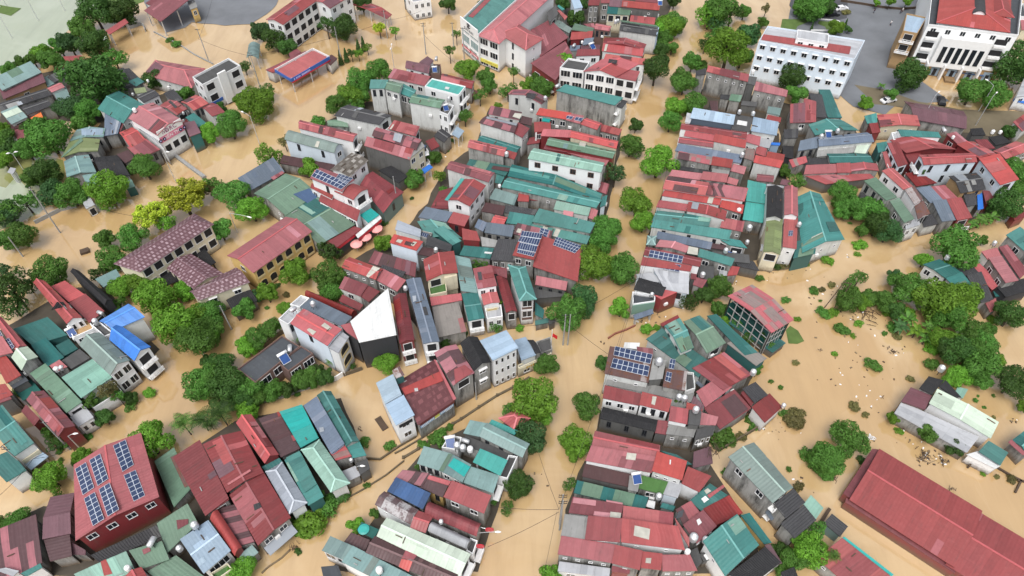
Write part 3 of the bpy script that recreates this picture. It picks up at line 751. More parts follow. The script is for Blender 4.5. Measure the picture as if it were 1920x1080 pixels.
def blocks_row(c, d, up, out, L, n, h, mat, root, name='lettering', fill=.72):
    """a row of worn letter-sized raised strokes that cannot be read in the photo"""
    m = MB(); random.seed(int(L*100)+n)
    for k in range(n):
        if random.random() < .12: continue
        m.box(c+d*(L*((k+.5)/n-.5)), d*(L/n*fill*random.uniform(.3, .5)), up*(h*random.uniform(.3, .5)), out*.02)
    o = ob(name, m.done(name, [mat]), None); o.parent = root; o.matrix_parent_inverse = Matrix.Translation(-root.location)
    return o
# ------------------------------------------------------------------ the flood, the lagoon, the dry yards
def water_mat(name, a, b, c, rough=.10):
    t = NT(name); tc = t.n('TexCoord'); o = tc.outputs['Object']
    n1 = t.noise(o, .018, 4, .55); n2 = t.noise(o, .11, 4, .6); n3 = t.noise(o, .9, 3, .6)
    wv = t.n('TexNoise'); wv.inputs['Scale'].default_value = .05; wv.inputs['Detail'].default_value = 5; wv.inputs['Distortion'].default_value = 1.2; t.l(o, wv.inputs['Vector'])
    fl = t.n('Mapping'); fl.inputs['Scale'].default_value = (.5, .06, 1); fl.inputs['Rotation'].default_value = (0, 0, .5); t.l(o, fl.inputs['Vector']); n4 = t.noise(fl.outputs[0], .5, 6, .7)
    col = t.mix(t.ramp(n1, .35, .65), a, b); col = t.mix(t.ramp(n4, .48, .7, 0, .45), col, tuple(x*.8 for x in a)); col = t.mix(t.ramp(n4, .25, .42, .4, 0), col, c); col = t.mix(t.ramp(wv.outputs['Fac'], .5, .68, 0, .55), col, c); col = t.mix(t.ramp(n2, .45, .7, 0, .25), col, tuple(x*.88 for x in a))
    t.l(col, t.p.inputs['Base Color']); t.l(t.ramp(n1, .3, .7, rough*.7, rough*1.8), t.p.inputs['Roughness']); t.p.inputs['Specular IOR Level'].default_value = 1.; t.p.inputs['Coat Weight'].default_value = 1.; t.p.inputs['Coat Roughness'].default_value = .03; t.p.inputs['Coat IOR'].default_value = 1.6
    bp = t.n('Bump'); bp.inputs['Strength'].default_value = .10; bp.inputs['Distance'].default_value = .12
    t.l(t.math('ADD', n3, t.math('MULTIPLY', n2, 1.5)), bp.inputs['Height']); t.l(bp.outputs[0], t.p.inputs['Normal'])
    MAT[name] = t.m
water_mat('flood', (.47, .305, .14), (.56, .395, .205), (.66, .495, .295), .05); water_mat('lagoon', (.33, .37, .25), (.39, .43, .31), (.44, .48, .36), .06)
water_mat('greenwater', (.19, .20, .06), (.27, .27, .10), (.33, .33, .16), .08)
plain('asphalt', (.17, .18, .195), .8, var=.45, scale=.12); plain('asphalt_dark', (.075, .078, .085), .8, var=.5, scale=.2); plain('earth', (.17, .14, .09), .95, var=.6, scale=.12); plain('grass', (.10, .16, .04), .9, var=.5, scale=.5); plain('kerb', (.6, .6, .58), .8)
gw = ob('flood_water', mesh('flood_water', [(-900, -250, 0), (900, -250, 0), (900, 1500, 0), (-900, 1500, 0)], [[0, 1, 2, 3]], ['flood'])); gw['kind'] = 'structure'
Z(0, 0, 1)
sheet('lagoon_water', '-160,-90 330,-90 230,8 158,30 135,50 100,82 60,118 0,142 -300,280', .004, 'lagoon', .6)
sheet('park_water', '-260,250 20,262 75,290 118,300 122,330 92,362 70,400 20,425 -300,520', .004, 'greenwater', .6)
sheet('school_yard', '300,-90 560,-90 520,8 500,26 470,45 420,47 360,42 345,52 312,60 300,45 285,30 270,5', .10, 'asphalt', .8)
sheet('grass_bank', '110,-60 290,-60 272,2 240,14 165,2 130,-6', .06, 'grass', .8)
sheet('plaza', '1500,-60 1770,-60 1760,0 1720,60 1705,135 1780,190 1700,196 1640,178 1600,160 1500,90 1470,70', .10, 'asphalt', .3)
sheet('dirt_yard', '1600,158 1660,168 1720,190 1800,205 1940,210 2060,300 2060,345 1900,262 1800,248 1690,200 1640,196', .12, 'earth', .8)
sheet('car_park', '1490,-40 1590,-30 1588,34 1560,40 1490,22 1480,10', .104, 'asphalt_dark', .2)
sheet('park_path', '-40,338 12,352 30,330 46,346 66,362 84,388 70,402 50,390 20,392 -40,372', .008, 'lagoon', .5)
plain('alley_shade', (.075, .062, .046), .7, var=.6, scale=.4)  # dark colour for added sheets that paint shade into the gaps between houses
for q in ('0,150 120,130 190,150 250,190 330,170 420,200 340,270 290,290 230,340 130,310 190,230 60,225 0,240', '690,190 860,200 850,250 790,330 700,330 570,300 540,260 650,210', '920,200 1165,262 1135,420 1080,500 1060,560 960,600 870,605 800,640 740,560 640,500 760,430 800,380 835,312 890,275', '1290,230 1460,250 1470,330 1490,360 1500,470 1390,495 1375,515 1300,555 1195,590 1205,480 1235,380 1275,285', '1300,165 1420,180 1480,195 1600,240 1640,300 1555,338 1480,325 1460,240 1300,215', '1660,250 1740,230 1900,260 1910,360 1850,405 1780,425 1720,430 1645,350 1672,320', '1150,655 1290,650 1420,690 1380,770 1335,800 1325,860 1385,950 1440,1075 1060,1075 1060,955 1100,855 1135,750', '800,840 880,800 965,800 955,890 895,1070 620,1070 705,965 722,925', '300,880 440,790 640,745 685,865 560,975 440,1055 300,1000', '0,620 130,540 200,540 300,655 200,755 120,795 30,720 0,700', '0,985 80,950 320,965 415,1080 0,1080', '980,60 1200,70 1190,170 1060,160 990,140', '1000,-20 1270,-20 1240,60 1180,110 1000,100'): sheet('alley_shade', q, .02, 'alley_shade', .5)
Z(0, 0, 1)
sheet('pavement', '1560,165 1600,60 1660,110 1720,160 1660,215 1600,200', .095, 'asphalt', .2)
Z(1160, 0)
sheet('lawn', '1380,160 1600,165 1590,190 1510,220 1495,250 1365,240', .16, 'grass', .15)
sheet('lawn', '1690,175 1880,190 1900,245 1760,262 1740,225 1680,200', .16, 'grass', .15)
Z(0, 0)
sheet('lagoon_lawn', '-60,70 0,42 178,70 90,132 0,108 -60,110', .10, 'grass', .15)
# ------------------------------------------------------------------ A1: top left
H('long barrel roofed hall, pale green above and brick brown below, by the lagoon hedge', 'hall', '-60,690 270,540 350,608|5.6|s0:.9|tgry|g', '0,752 352,610 386,690|4.4|s0:1.1|vio|br')
H('long low dark grey roof just below the barrel roofed hall', 'house', '-40,880 385,745 440,800|4|gx|gry|g')
H('low grey roof with white edge strip beside the cream and teal shed', 'house', '170,905 390,845 445,885 235,970|4.2|gx|gry|g')
H('small shed with a half cream half teal roof at the left edge', 'shed', '15,960 150,905 232,985 95,1050|4.4|s0|tgry|dw'); P('18,958 150,908 190,945 55,1000|pale')
H('rusty brown lean-to with an orange tarp on it', 'shed', '115,1050 300,950 390,1000|3|s0|brown|g'); P('255,1000 345,948 372,1008|orange')
H('tiny red roof in the hedge beside the lagoon', 'shed', '535,485 690,475 718,515|4|s0|red|dw')
H('dark grey sheet roof half hidden behind the big round tree', 'house', '400,655 560,575 620,600 455,700|3.4|s0|gry|g')
H('small teal lean-to against the end of the barrel roofed hall', 'shed', '385,662 410,650 480,695 395,735|3|s0|tgry|g')
H('small red roof squeezed left of the big round tree', 'house', '392,745 510,692 545,735 435,778|4.2|gx|rose|w', '460,790 560,740 600,830|3|s0|tgry|w')
H('charcoal roof with a teal corner patch behind the teal gabled house', 'house', '930,615 1095,605 1225,690 1000,775|4|s0|gry|g'); P('1075,690 1165,655 1218,690 1150,732|teal')
H('flat grey concrete roof with pale kerb at the edge of the brown water', 'house', '935,592 1040,575 1095,602 985,655|3.2|fl|gry|br')
H('teal gabled house with a white chimney box, below the big round tree', 'house', '1000,765 1215,880 1040,1040|5|gx|teal|dw', '1130,755 1225,742 1240,775|4.5|s0|olive|dw'); K(1130, 800, 'steel water tank at the upper edge of the teal gabled roof', 's', .8)
H('dark slate roof wedged between the teal gabled house and the red sign building', 'house', '885,935 1045,1040 985,1110 885,1165|4.3|s0|slate|g')
H('small grey gabled house with a white wall right of the teal gabled house', 'house', '1140,820 1280,755 1350,800|6|gx|gry|w|2:2x1'); K(1255, 700, 'white water tank behind the small grey gabled house', 'w', .8, 4.5)
H('pale red low roofs below the hipped mauve house', 'house', '1340,895 1430,840 1580,915|5|gx|rose|g', '1385,800 1470,765 1545,840|4.4|s0|gry|g'); P('1420,860 1440,850 1500,905 1478,915|gry')
H('maroon stepped roofs beside the pillared white house', 'house', '1525,860 1650,800 1760,870|5.4|gx|rose|g', '1680,900 1790,865 1900,945|4.6|gx|mar|dw|2:2x1')
H('low teal roof behind the right end of the red sign building', 'house', '1570,1005 1640,965 1740,1035|3.4|s0|teal|g'); K(1555, 960, 'dark capped water tank beside the low teal roof', 's', .8)
H('wide hipped roof in faded red with a dark mauve left face', 'house', '1305,512 1735,570 1615,750 1212,622|4.5|hx|rose|dw'); P('1228,612 1315,520 1382,562 1330,622|vio')
H('pillared white three storey house with a black flat roof and blue balcony band', 'house', '1625,650 1925,490 2030,552 1705,715|8.5|f|dconc|w|2:3x3d,3:2x2')
o = board(2, .0, .34, 2.0, 2.9, 'sign_blue', 'balcony_band')
o = board(2, .40, .60, .5, 9.6, 'white_paint', 'stair_tower', .5, .0)
H('open sided hall with a dark red sheet roof on the school yard', 'shed', '1215,88 1500,-80 1640,8|5|s1:1.4|mar|open', '1580,10 1640,-10 1665,60|4.6|fl|conc|y|2:1x1'); 
H('smaller red roof behind the open sided hall at the top edge', 'shed', '1230,35 1330,-30 1400,-10|4.5|s0|mar|dw')
H('narrow bright red carport roof among the lagoon trees', 'shed', '888,262 1058,165 1088,200 925,290|4|s1:.4|red|open')
H('white box hut at the foot of the lagoon trees', 'shed', '850,308 890,290 918,352 880,368|2.6|fl|wht|w')
lowwall('1300,275 1420,335 1530,390 1640,465 1800,545', .5, 'thin flooded wall running down from the school yard', 'concrete')
lowwall('1090,250 1190,212 1215,222 1230,270', 1., 'grey yard wall beside the narrow red carport', 'concrete')
T(800,95,150,'dark green spreading tree at the corner of the lagoon and the grass bank','leaf_dark','big')
T(1060,85,120,'dark tree between the lagoon and the open sided hall','leaf_dark','big')
T(960,110,90,'mid green tree behind the narrow red carport','leaf','round')
T(690,250,110,'broad green tree on the lagoon edge above the small white hut','leaf','round')
T(800,370,130,'big dark tree beside the white box hut','leaf_dark','big')
T(590,370,95,'green tree in the middle of the lagoon hedge','leaf_blue','round')
T(500,395,80,'bushy tree in the lagoon hedge above the tiny red roof','leaf','round')
T(345,440,85,'bright green tree in the lagoon hedge','leaf_bright','round')
T(420,500,100,'leafy tree behind the end of the barrel roofed hall','leaf','round')
T(270,490,70,'small round tree in the lagoon hedge above the barrel roofed hall','leaf','round')
T(180,540,65,'low green tree at the left end of the lagoon hedge','leaf','round')
T(60,590,70,'leftmost bushy tree beside the barrel roofed hall','leaf','round')
T(960,500,105,'feathery yellow green bamboo clump leaning over the brown water','leaf','loose')
T(760,680,235,'huge round dark green tree left of the charcoal roofs','leaf_dark','big')
T(600,900,120,'dark tree below the huge round tree','leaf_blue','big')
T(740,930,115,'bright green tree pressed against the dark slate roof','leaf','big')
T(700,1040,90,'lower green tree beside the dark slate roof','leaf','round')
T(1290,660,95,'dark green tree in front of the wide hipped mauve roof','leaf_dark','round')
T(1400,690,50,'small dark tree by the white tanks below the hipped roof','leaf_dark','round')
T(1560,785,75,'small bright tree between maroon roofs and the pillared white house','leaf','round')
T(1600,660,35,'tiny bush at the corner of the pillared white house','leaf','round')
T(1490,370,50,'bushy plant growing on the thin flooded wall','leaf','shrub')
T(1440,335,40,'smaller bush on the thin flooded wall near the yard','leaf','shrub')
pole(1765,525,10.5,'dark leaning utility pole in the water beside the thin wall')
lamp(325,172,9,'tall floodlight pole standing in the lagoon near the grass bank',20,.8,True)
lamp(105,322,9,'floodlight pole in the lagoon nearest the left edge',60,.8,True)
lamp(548,92,9,'floodlight pole farthest out in the lagoon by the trees',20,.8,True)
lamp(55,48,7,'floodlight pole by the flooded lawn at the top left corner',20,.8,True)
# ------------------------------------------------------------------ A2
Z(400, 0)
H('long white three storey school with a red hipped roof and rows of open galleries', 'school_building', '440,168 760,-60 880,0 590,205|9.2|gx|red|w|2:5x3d,3:2x2', '860,10 1060,-110 1175,-45 985,70|9.3|gx|red|w|2:3x3,3:1x3')
H('long red canopy on posts reaching into the water beside the white school', 'canopy', '!1145,28 1345,32 1508,122 1465,158|3.4|gx:.5|red|open')
H('white house with a green awning at the top edge', 'house', '1610,-60 1790,-70 1830,-10 1690,20|6|f|lconc|w|2:3x2,3:1x2', '1605,5 1640,-12 1705,40 1670,62|2.8|s0|dkt|g')
H('small grey arched carport beside the dark trees', 'canopy', '300,375 392,372 385,500 278,485|3.4|by:.9|tgry|open')
H('dark red hut roof behind the fuel station', 'shed', '645,455 700,420 748,435 640,495|3|s0|mar|g')
H('flooded fuel station with a red flat roof inside a blue and white fascia', 'fuel_station', '520,585 840,412 978,476 655,668|4.6|f:.35|rose|open', '440,592 780,428 830,445 505,622|3.2|s3:.2|mar|dw', '930,500 1000,462 1045,490 990,560|3|s3:.2|brown|dw')
for e in (2, 3, 0, 1):
    o, c, d, L, out = board(e, 0, 1, 3.75, 4.75, 'sign_blue' if e in (2, 3) else 'white_paint', 'fascia', .14, .02, 0)
    if e == 2:
        blocks_row(c.lerp(c-d*L/2, .5)-Vector((0,0,.1)), d, Vector((0,0,1)), out, L*.45, 16, .6, 'lilac', LAST['root'])
        board(2, 0, 1, 3.3, 3.72, 'sign_red', 'fascia_stripe', .12, .02, 0)
T(1255,10,85,'dark tree at the top edge above the long red canopy','leaf_dark','round')
T(400,250,95,'dark tree at the left end wall of the white school','leaf_blue','round')
T(520,330,110,'big dark green tree between the white school and the fuel station','leaf_dark','big')
T(620,390,85,'dark tree beside the fuel station roof','leaf_dark','round')
T(950,200,75,'dark upright tree against the school facade','leaf_dark','loose',1.6)
T(1060,75,55,'narrow dark tree at the inner corner of the white school','leaf_dark','loose',1.5)
T(1100,225,115,'large round dark tree standing in the water before the school','leaf_dark','big')
T(1400,235,60,'sparse yellow green street tree by the leaning pole','leaf_yellow','airy',1.3)
T(1530,260,45,'small yellow green street tree at the road bend','leaf_bright','loose',1.5)
T(1300,400,40,'young bright tree at the right of the cypress row','leaf_bright','loose',1.4)
T(1225,450,42,'young bright tree in the middle of the cypress row','leaf_bright','loose',1.4)
T(1165,450,45,'taller tree with dark needles in the cypress row','leaf_dark','loose',1.4)
for x,y,l in ((1262,365,'cypress with the tallest tip, right of the row by the fuel station'),(1220,385,'cypress second from the right in the row by the fuel station'),(1115,460,'cypress near the left end of the row by the fuel station'),(1068,480,'cypress at the foot of the pole by the fuel station')):
    T(x,y,52,l,'leaf_dark','cone')
T(250,860,75,'bright tree beside the utility pole below the pillared white house','leaf_bright','round')
T(350,870,145,'large bright green tree in the flooded road below the pillared white house','leaf_bright','big')
T(430,770,80,'greyish loose tree behind the large bright road tree','leaf','loose')
T(145,1030,120,'leafy green tree below the large bright road tree','leaf','big')
T(265,570,60,'dark leafy tree at the right side of the pillared white house','leaf_dark','loose')
T(60,920,60,'dark bush under the pillared white house','leaf_dark','round')
T(1390,600,115,'bright green tree at the upper end of the roadside grove','leaf','big')
T(1220,690,120,'full green tree in the middle of the roadside grove','leaf','big')
T(1160,800,110,'bright leafy tree in the roadside grove by the pale long wall','leaf_bright','big')
T(1040,880,105,'broad tree at the lower end of the roadside grove','leaf','big')
T(1230,840,85,'tree of the roadside grove touching the pale long wall','leaf','round')
T(880,1015,70,'small bush showing above the long rose roof','leaf','shrub')
pole(410,785,12.5,'tall dark utility pole between the fuel station and the bright road tree','utility_pole',2)
pole(1088,550,12,'leaning utility pole at the end of the fuel station wall','utility_pole',2)
pole(1470,325,9,'thin utility pole beside the sparse yellow green tree')
pole(1795,460,10,'utility pole with a lamp cluster at the right side of the flooded road','utility_pole',2)
lamp(1528,590,7,'thin street lamp behind the red roof by the roadside grove',90,.8,True)
lamp(350,1030,6,'bent street lamp over the water below the leafy tree',150,2)
Z(700, 90, 9.82)
H('house with a dark brown winged roof and a brick tower carrying a blue heater', 'house', '610,230 1060,312 1020,470 590,362|6.5|gx|vio|w', '830,260 1010,165 1105,250 1040,330|6.6|s1|vio|w', '1070,300 1240,300 1230,470 1050,470|5.6|f|dconc|b'); HW(1130, 420, 'blue solar water heater on the brick tower beside the brown winged roof', 10); K(1160, 230, 'steel water tank on the brick tower beside the brown winged roof', 'h', 1.2)
H('long red sheet roof running down to the turquoise roofed white house', 'house', '380,402 1060,548 945,695 268,540|6|s0:.5|red|dw|2:4x1'); P('650,470 775,490 735,600 640,580|mar')
H('dark maroon long roof behind the turquoise roofed white house', 'house', '1262,468 1870,610 1810,750 1240,600|5|gx|mar|g')
H('white house whose flat turquoise roof sits inside a white parapet', 'house', '1080,560 1700,705 1570,870 945,705|8.2|f:.25|turq|w|1:2x2b,2:2x2'); P('1330,715 1405,730 1385,770 1315,755|wht')
H('long green roofed house with a tall bare white side wall by the grove', 'house', '-60,600 300,605 190,740 -60,745|8.3|s0|teal|dw', '300,608 560,650 480,835 190,735|8|gx|grn|dw', '560,655 790,780 740,920 480,835|6.8|gx|teal|g|2:2x1l')
Z(800, 0)
H('pale walled house with a green roof and balconied end facing the narrow brown street', 'house', '-110,790 160,842 110,912 -150,862|8.2|gx|grn|dw', '100,850 235,890 175,970 90,930|7|f|dconc|w|1:1x3b,2:2x2'); HW(160, 920, 'blue solar water heater on the balconied end of the green roofed house', 20, 1.1); K(190, 850, 'steel water tank above the solar heater on the green roofed house', 's', 1.2)
# ------------------------------------------------------------------ A3 the clothing store corner
H('white corner clothing store with an L of red hipped roofs and a teal back roof', 'shop_building', '300,165 640,-190 870,-95 425,290|10|f:.6|teal|w|3:2x3t', '425,292 900,-110 1095,-70 610,375|9.4|hx:1.6|rose|w|3:2x3l', '600,280 780,205 985,325 840,425|9.3|hy:1.8|rose|w|3:1x3k,2:1x3s')
P('350,140 520,-30 560,-20 390,150|red')
o, c, d, L, out = board(3, .02, .98, 8.0, 11.2, 'white_paint', 'signboard', .3, .02, 0)
u = Vector((0, 0, 1))
textobj(LAST['root'], 'SAVANI', 'text_black', c+u*-.75, d, u, 1.25, space=1.25)
m = MB()
for s_ in (1, -1):
    arc = [c+u*.75+d*(s_*.95*math.cos(t))*1.0+u*(s_*.55*math.sin(t)+.0)+out*.03 for t in [i*.25+.3 for i in range(12)]]
    m.tube(arc, [.03+.16*math.sin(3.14*i/11) for i in range(12)], 6)
m.tube([c+u*.75-d*.25+out*.03, c+u*.75+d*.25+out*.03], [.22, .22], 6)
o2 = ob('emblem', m.done('emblem', ['text_black'])); o2.parent = LAST['root']; o2.matrix_parent_inverse = Matrix.Translation(-LAST['root'].location)
o, c, d, L, out = board(3, .35, 1.0, 2.7, 3.5, 'white_paint', 'signboard', .1, .02, 0)
textobj(LAST['root'], 'SAVANI', 'text_black', c, d, u, .95, space=1.25)
o, c, d, L, out = board(3, 0.02, .95, 1.75, 2.6, 'sign_red', 'signboard', .1, .03, 0); blocks_row(c, d, u, out, L*.9, 18, .5, 'text_white', LAST['root'])
o, c, d, L, out = board(3, 0.05, .95, 1.4, 2.5, 'sign_yellow', 'signboard', .1, .03, 1); blocks_row(c, d, u, out, L*.9, 22, .4, 'text_ochre', LAST['root'])
H('huge dark red gabled hall roof behind the clothing store', 'warehouse', '1030,195 1210,300 945,490 890,260|4.6|s3:.8|mar|r'); 
H('dark red lean-to roof sloping down to the tall red wall by the clothing store', 'warehouse', '850,565 1195,345 1215,480 1110,710|4.2|s3:1.2|mar|r')
H('grey ribbed lean-to between the dark red hall and the pink gable', 'shed', '1060,215 1110,165 1225,240 1205,290|4.4|s3|ggry|g')
H('grimy concrete annex at the end of the clothing store wing', 'house', '1010,100 1095,40 1105,120 1040,190|6.5|fl|dconc|g|2:1x1d')
H('white house with a red cross gabled roof and a pointed window over balconies', 'house', '1120,570 1200,490 1375,520 1330,600|7.4|f|dconc|w|3:2x2l', '1330,600 1470,500 1800,540 1590,650|7.6|gx:1.2|bred|w|3:3x2l', '1590,650 1625,575 1800,600 1765,685|7.3|fl|red|w|3:2x2d,2:1x2b'); P('1540,500 1610,510 1600,540 1530,530|gry')
H('long flat teal roof over a mould stained concrete party wall', 'house', '1090,760 1170,712 1660,820 1590,890|7.8|fl|teal|g', '1565,885 1610,830 1695,850 1650,915|6.8|fl|gry|dw|1:2x2b'); K(1105, 735, 'white water tanks at the upper end of the flat teal roof', 'h', 1.3)
H('whitewashed block wall house with a red roof and dark skylight above the narrow street', 'house', '690,790 720,755 1035,825 965,880|7|gx|mar|dw'); P('850,785 925,795 905,840 835,825|gry'); K(1000, 845, 'steel water tank at the end of the red roof with a dark skylight', 's', 1.2)
T(250,285,40,'upper of two thin street trees by the clothing store','leaf','loose',2.2)
T(195,425,52,'lower thin leafy street tree near the clothing store','leaf','loose',2.0)
T(340,580,95,'bright tree under the clothing store signs','leaf_bright','big')
T(500,640,90,'broad green tree at the clothing store corner','leaf','round')
T(535,720,70,'tree in the narrow street below the clothing store','leaf','round')
T(450,800,62,'round tree beside the turquoise roofed white house','leaf','loose',1.5)
T(325,970,62,'tree at the balconied front of the green roofed house','leaf','loose',1.4)
T(735,610,48,'slim tree against the white wing of the clothing store','leaf','loose',2)
T(690,770,88,'drooping tree beside the small red block wall house','leaf','loose')
T(850,740,80,'spreading tree at the foot of the dark red wall','leaf_bright','round')
T(960,740,95,'bright tree between the dark red wall and the flat teal roof','leaf','big')
T(930,660,55,'tree poking up along the dark red lean-to','leaf','round')
T(1150,520,90,'bright tree between the dark red hall and the cross gabled white house','leaf_bright','round')
T(600,880,36,'small bush in the narrow street by the block wall house','leaf_bright','shrub')
T(1160,40,70,'dark tree at the top edge right of the clothing store','leaf_dark','round')
T(1260,150,85,'dark tree in front of the small light blue house','leaf_dark','round')
T(1300,40,70,'dark tree behind the small light blue house','leaf_dark','round')
T(180,30,80,'dark tree at the top edge left of the clothing store','leaf_dark','round')
T(480,20,50,'low bushes along the road behind the clothing store','leaf_dark','shrub')
pole(318,500,10,'dark utility pole at the clothing store corner')
pole(228,400,8,'thin pole between the two street trees by the clothing store')
# ------------------------------------------------------------------ A3/A4 top, surveyed from a closer view
Z(1040, 0, 9.6)
H('tiny pink roofed hut with a teal awning beside the grimy annex', 'shed', '50,195 75,180 235,290 180,385|4.4|s3|rose|g', '45,120 75,90 185,160 130,205|4.2|s3|turq|g')
H('slim light blue house hidden behind dark trees', 'house', '290,-40 420,-60 510,130 350,160|7|fl|lblue|lb')
H('pair of brown roofed concrete houses at the top edge', 'house', '620,20 820,-10 800,95 600,90|6.5|s0|mar|g|2:2x2', '830,-20 1000,-30 985,55 830,50|7|s0|red|g|2:1x2')
H('dark violet roof behind the pale green balcony house', 'house', '1000,-30 1240,-20 1215,130 980,110|6.8|gx|vio|g')
H('pale green roofed cream house with an open balcony', 'house', '955,128 1385,155 1350,270 940,245|6.2|s0:.4|grn|c|2:3x1d', '930,340 1240,350 1230,420 920,400|3|fl|conc|c')
H('long rose roof with a pale left end over dark block walls', 'house', '1215,28 1900,85 1880,185 1205,115|7.5|s0:.4|red|dg'); P('1240,35 1310,40 1300,120 1230,115|wthr')
H('dark red roof filling the top edge above the long rose roof', 'house', '1470,-40 1930,-10 1910,60 1450,15|7.7|s0|mar|g'); HW(1890, 75, 'blue and white solar heater at the corner of the topmost red roofs', 0, 1.0)
H('bright crimson flat roof below the dark block walls', 'house', '1365,290 1815,330 1795,445 1350,385|5.2|s0:.3|red|g')
H('long black roofed house with a light blue arched front facing the tree lined canal street', 'house', '1200,400 1880,505 1840,640 1165,545|6.4|gx|gry|dw', '1180,360 1820,450 1880,500 1200,398|6|s2:.2|grn|dw'); o = board(1, 0, 1, .5, 6.8, 'lblue', 'front_wall', .3, .02, 0)
H('small green gable roof joined to two red flat pieces', 'shed', '365,445 700,510 690,580 290,575|4.6|s3|grn|r', '300,600 690,575 670,690 280,715|4.4|s0|red|r')
H('dark red back roof behind the small green gable', 'shed', '500,450 720,430 715,500 640,490|4.3|s0|mar|g')
H('pink topped block house with a water tank terrace', 'house', '740,415 1030,470 985,555 720,520|6.6|gx|rose|b', '880,560 1010,560 1005,650 870,640|5|fl|conc|br')
K(1090, 460, 'larger steel water tank left of the long black roof', 's', 1.3, 6.5); K(1130, 430, 'white capped water tank left of the long black roof', 's', 1.1, 6.5)
H('big dark red gable with shallow wings above the orange red roof', 'house', '890,675 1660,795 1590,900 870,790|5.6|gy:1.0|mar|r')
H('orange red sheet roof with a pale vertical skylight strip', 'house', '870,795 1605,895 1580,1010 850,915|5.4|s0:.4|bred|dw'); P('915,800 960,800 925,925 885,920|skylight')
H('grey blue terrace roofs with two small solar heaters', 'house', '530,710 710,690 680,780 500,810|4.8|s0|slate|g', '480,810 820,800 810,905 460,905|4.3|fl|vio|g'); HW(665, 860, 'blue solar heater tilted on the violet terrace', 30, 1.4)
H('faded maroon roof left of the orange red sheet roof', 'house', '420,895 800,905 830,990 370,1010|5|s0|mar|w|2:2x1')
H('low dark slate roof with white tanks beside the red hall wall', 'shed', '275,815 470,815 440,900 270,920|4|fl|slate|g'); K(345, 850, 'white horizontal tank on the low slate roof by the dark red hall', 'h', 1.2); K(490, 790, 'small white tank beside the low slate roof', 'w', .9)
Z(800, 0)
H('light pink red long roof with white scrap on it, above the cross gabled house', 'house', '1510,460 1860,505 1840,545 1490,510|6.2|s0:.3|rose|w')
# ------------------------------------------------------------------ A4
Z(1160, 0)
H('four storey pale blue office block with red roof strip and rows of hooded windows', 'office_building', '1190,340 1250,225 2085,335 1985,505|12.2|f:.3|lconc|lb|3:9x3h')
P('1215,290 1960,395 1945,460 1205,338|red')
E1 = block('1510,250 1775,285 1770,365 1500,320|13.6|f:.2|lconc|w')
H('mould blackened concrete block with a pink roof by the canal street', 'house', '740,600 755,557 1100,632 1090,690|7.4|s1:.2|rose|g|3:5x1s', '650,600 740,570 735,630 655,630|6.6|fl|gry|g', '1090,640 1170,650 1150,720 1080,700|6.8|fl|dconc|dg')
K(1125, 620, 'white topped tank between the mouldy block and the office block', 'w', 1.2)
H('grey stained walls with a faded pink broken roof before the office block', 'house', '1155,690 1425,772 1418,812 1140,762|6.2|s0|rose|g|2:3x1s')
H('dark roofed shacks and terraces below the mouldy block', 'house', '860,795 940,800 930,840 855,830|4|fl|gry|g', '945,800 1040,810 1025,858 930,845|4.2|s0|grn|g', '1040,850 1170,860 1165,900 1030,885|3.6|fl|dconc|dg', '760,850 840,850 835,940 790,950|3.4|fl|brown|g')
H('tiny teal and red lean-tos in the gap of brown water', 'shed', '1260,905 1370,920 1360,975 1250,950|4|s0|tgry|dw', '1255,975 1370,1000 1365,1032 1245,1005|3.4|s0|red|dw')
H('red stepped roof in the lane below the office block', 'house', '1440,900 1660,880 1665,1030 1445,1035|4.6|s0|red|g', '1560,840 1660,870 1665,960 1555,950|5|s0|red|g')
H('dark grey slab roof with ruined edge between red and teal roofs', 'house', '1600,780 1720,800 1755,990 1670,990|4.6|fl|gry|dg')
H('teal covered passage roof with a diagonal lower end', 'house', '1690,755 1780,755 1890,995 1760,990|4.4|fl|dkt|g')
T(470,10,60,'dark tree at the top edge by the canal street','leaf_dark','round')
T(430,220,110,'bright leafy tree on the left bank of the canal street','leaf_bright','big')
T(390,330,75,'green tree beside the light blue arched front','leaf','round')
T(450,400,60,'green tree on the left bank, halfway down the canal street','leaf','round')
T(320,560,125,'very dark tree in front of the cross gabled white house','leaf_dark','big',1.3)
T(370,430,70,'dark tree above the very dark canal tree','leaf_dark','round')
T(870,80,140,'tall green tree at the top of the right canal bank','leaf','big')
T(800,40,80,'blue green tree at the top edge of the right canal bank','leaf_blue','loose')
T(960,90,90,'dark conifer like tree on the right canal bank','leaf_dark','loose',1.5)
T(1060,90,70,'bright tree at the top right of the canal bank','leaf','round')
T(820,190,80,'mid green tree behind the giant canal tree','leaf_blue','loose')
T(930,390,190,'giant bright green tree on the right canal bank','leaf_bright','big',1.2)
T(1090,280,105,'grey green tree leaning to the pale blue office block','leaf_blue','round')
T(1040,480,95,'lower right part tree under the giant canal tree','leaf','round')
T(730,370,60,'sparse dark tree on the water edge left of the giant tree','leaf_dark','loose',1.2)
T(620,530,80,'green tree at the bend of the right canal bank','leaf','round')
T(550,700,105,'round green tree beside the mouldy concrete block','leaf','big')
T(700,550,60,'small tree by the dark corner of the mouldy block','leaf','round')
T(640,880,100,'leafy tree above the blue grey flat roofs','leaf','big')
T(480,900,95,'wide bright tree on the canal street before the blue grey roofs','leaf_bright','big')
T(440,1020,100,'bright drooping tree at the left end of the blue grey roofs','leaf','big')
T(145,1060,62,'small dark tree opposite the blue grey roofs','leaf_dark','round')
T(1220,180,48,'rounded bush on the wall by the brown square','leaf','round')
T(1245,70,42,'thin sparse tree behind the rounded bush','leaf_dry','loose',2)
T(1530,60,75,'green trees beside the parked cars at the top','leaf','round')
T(1690,60,80,'olive tree behind the car park','leaf_dark','round')
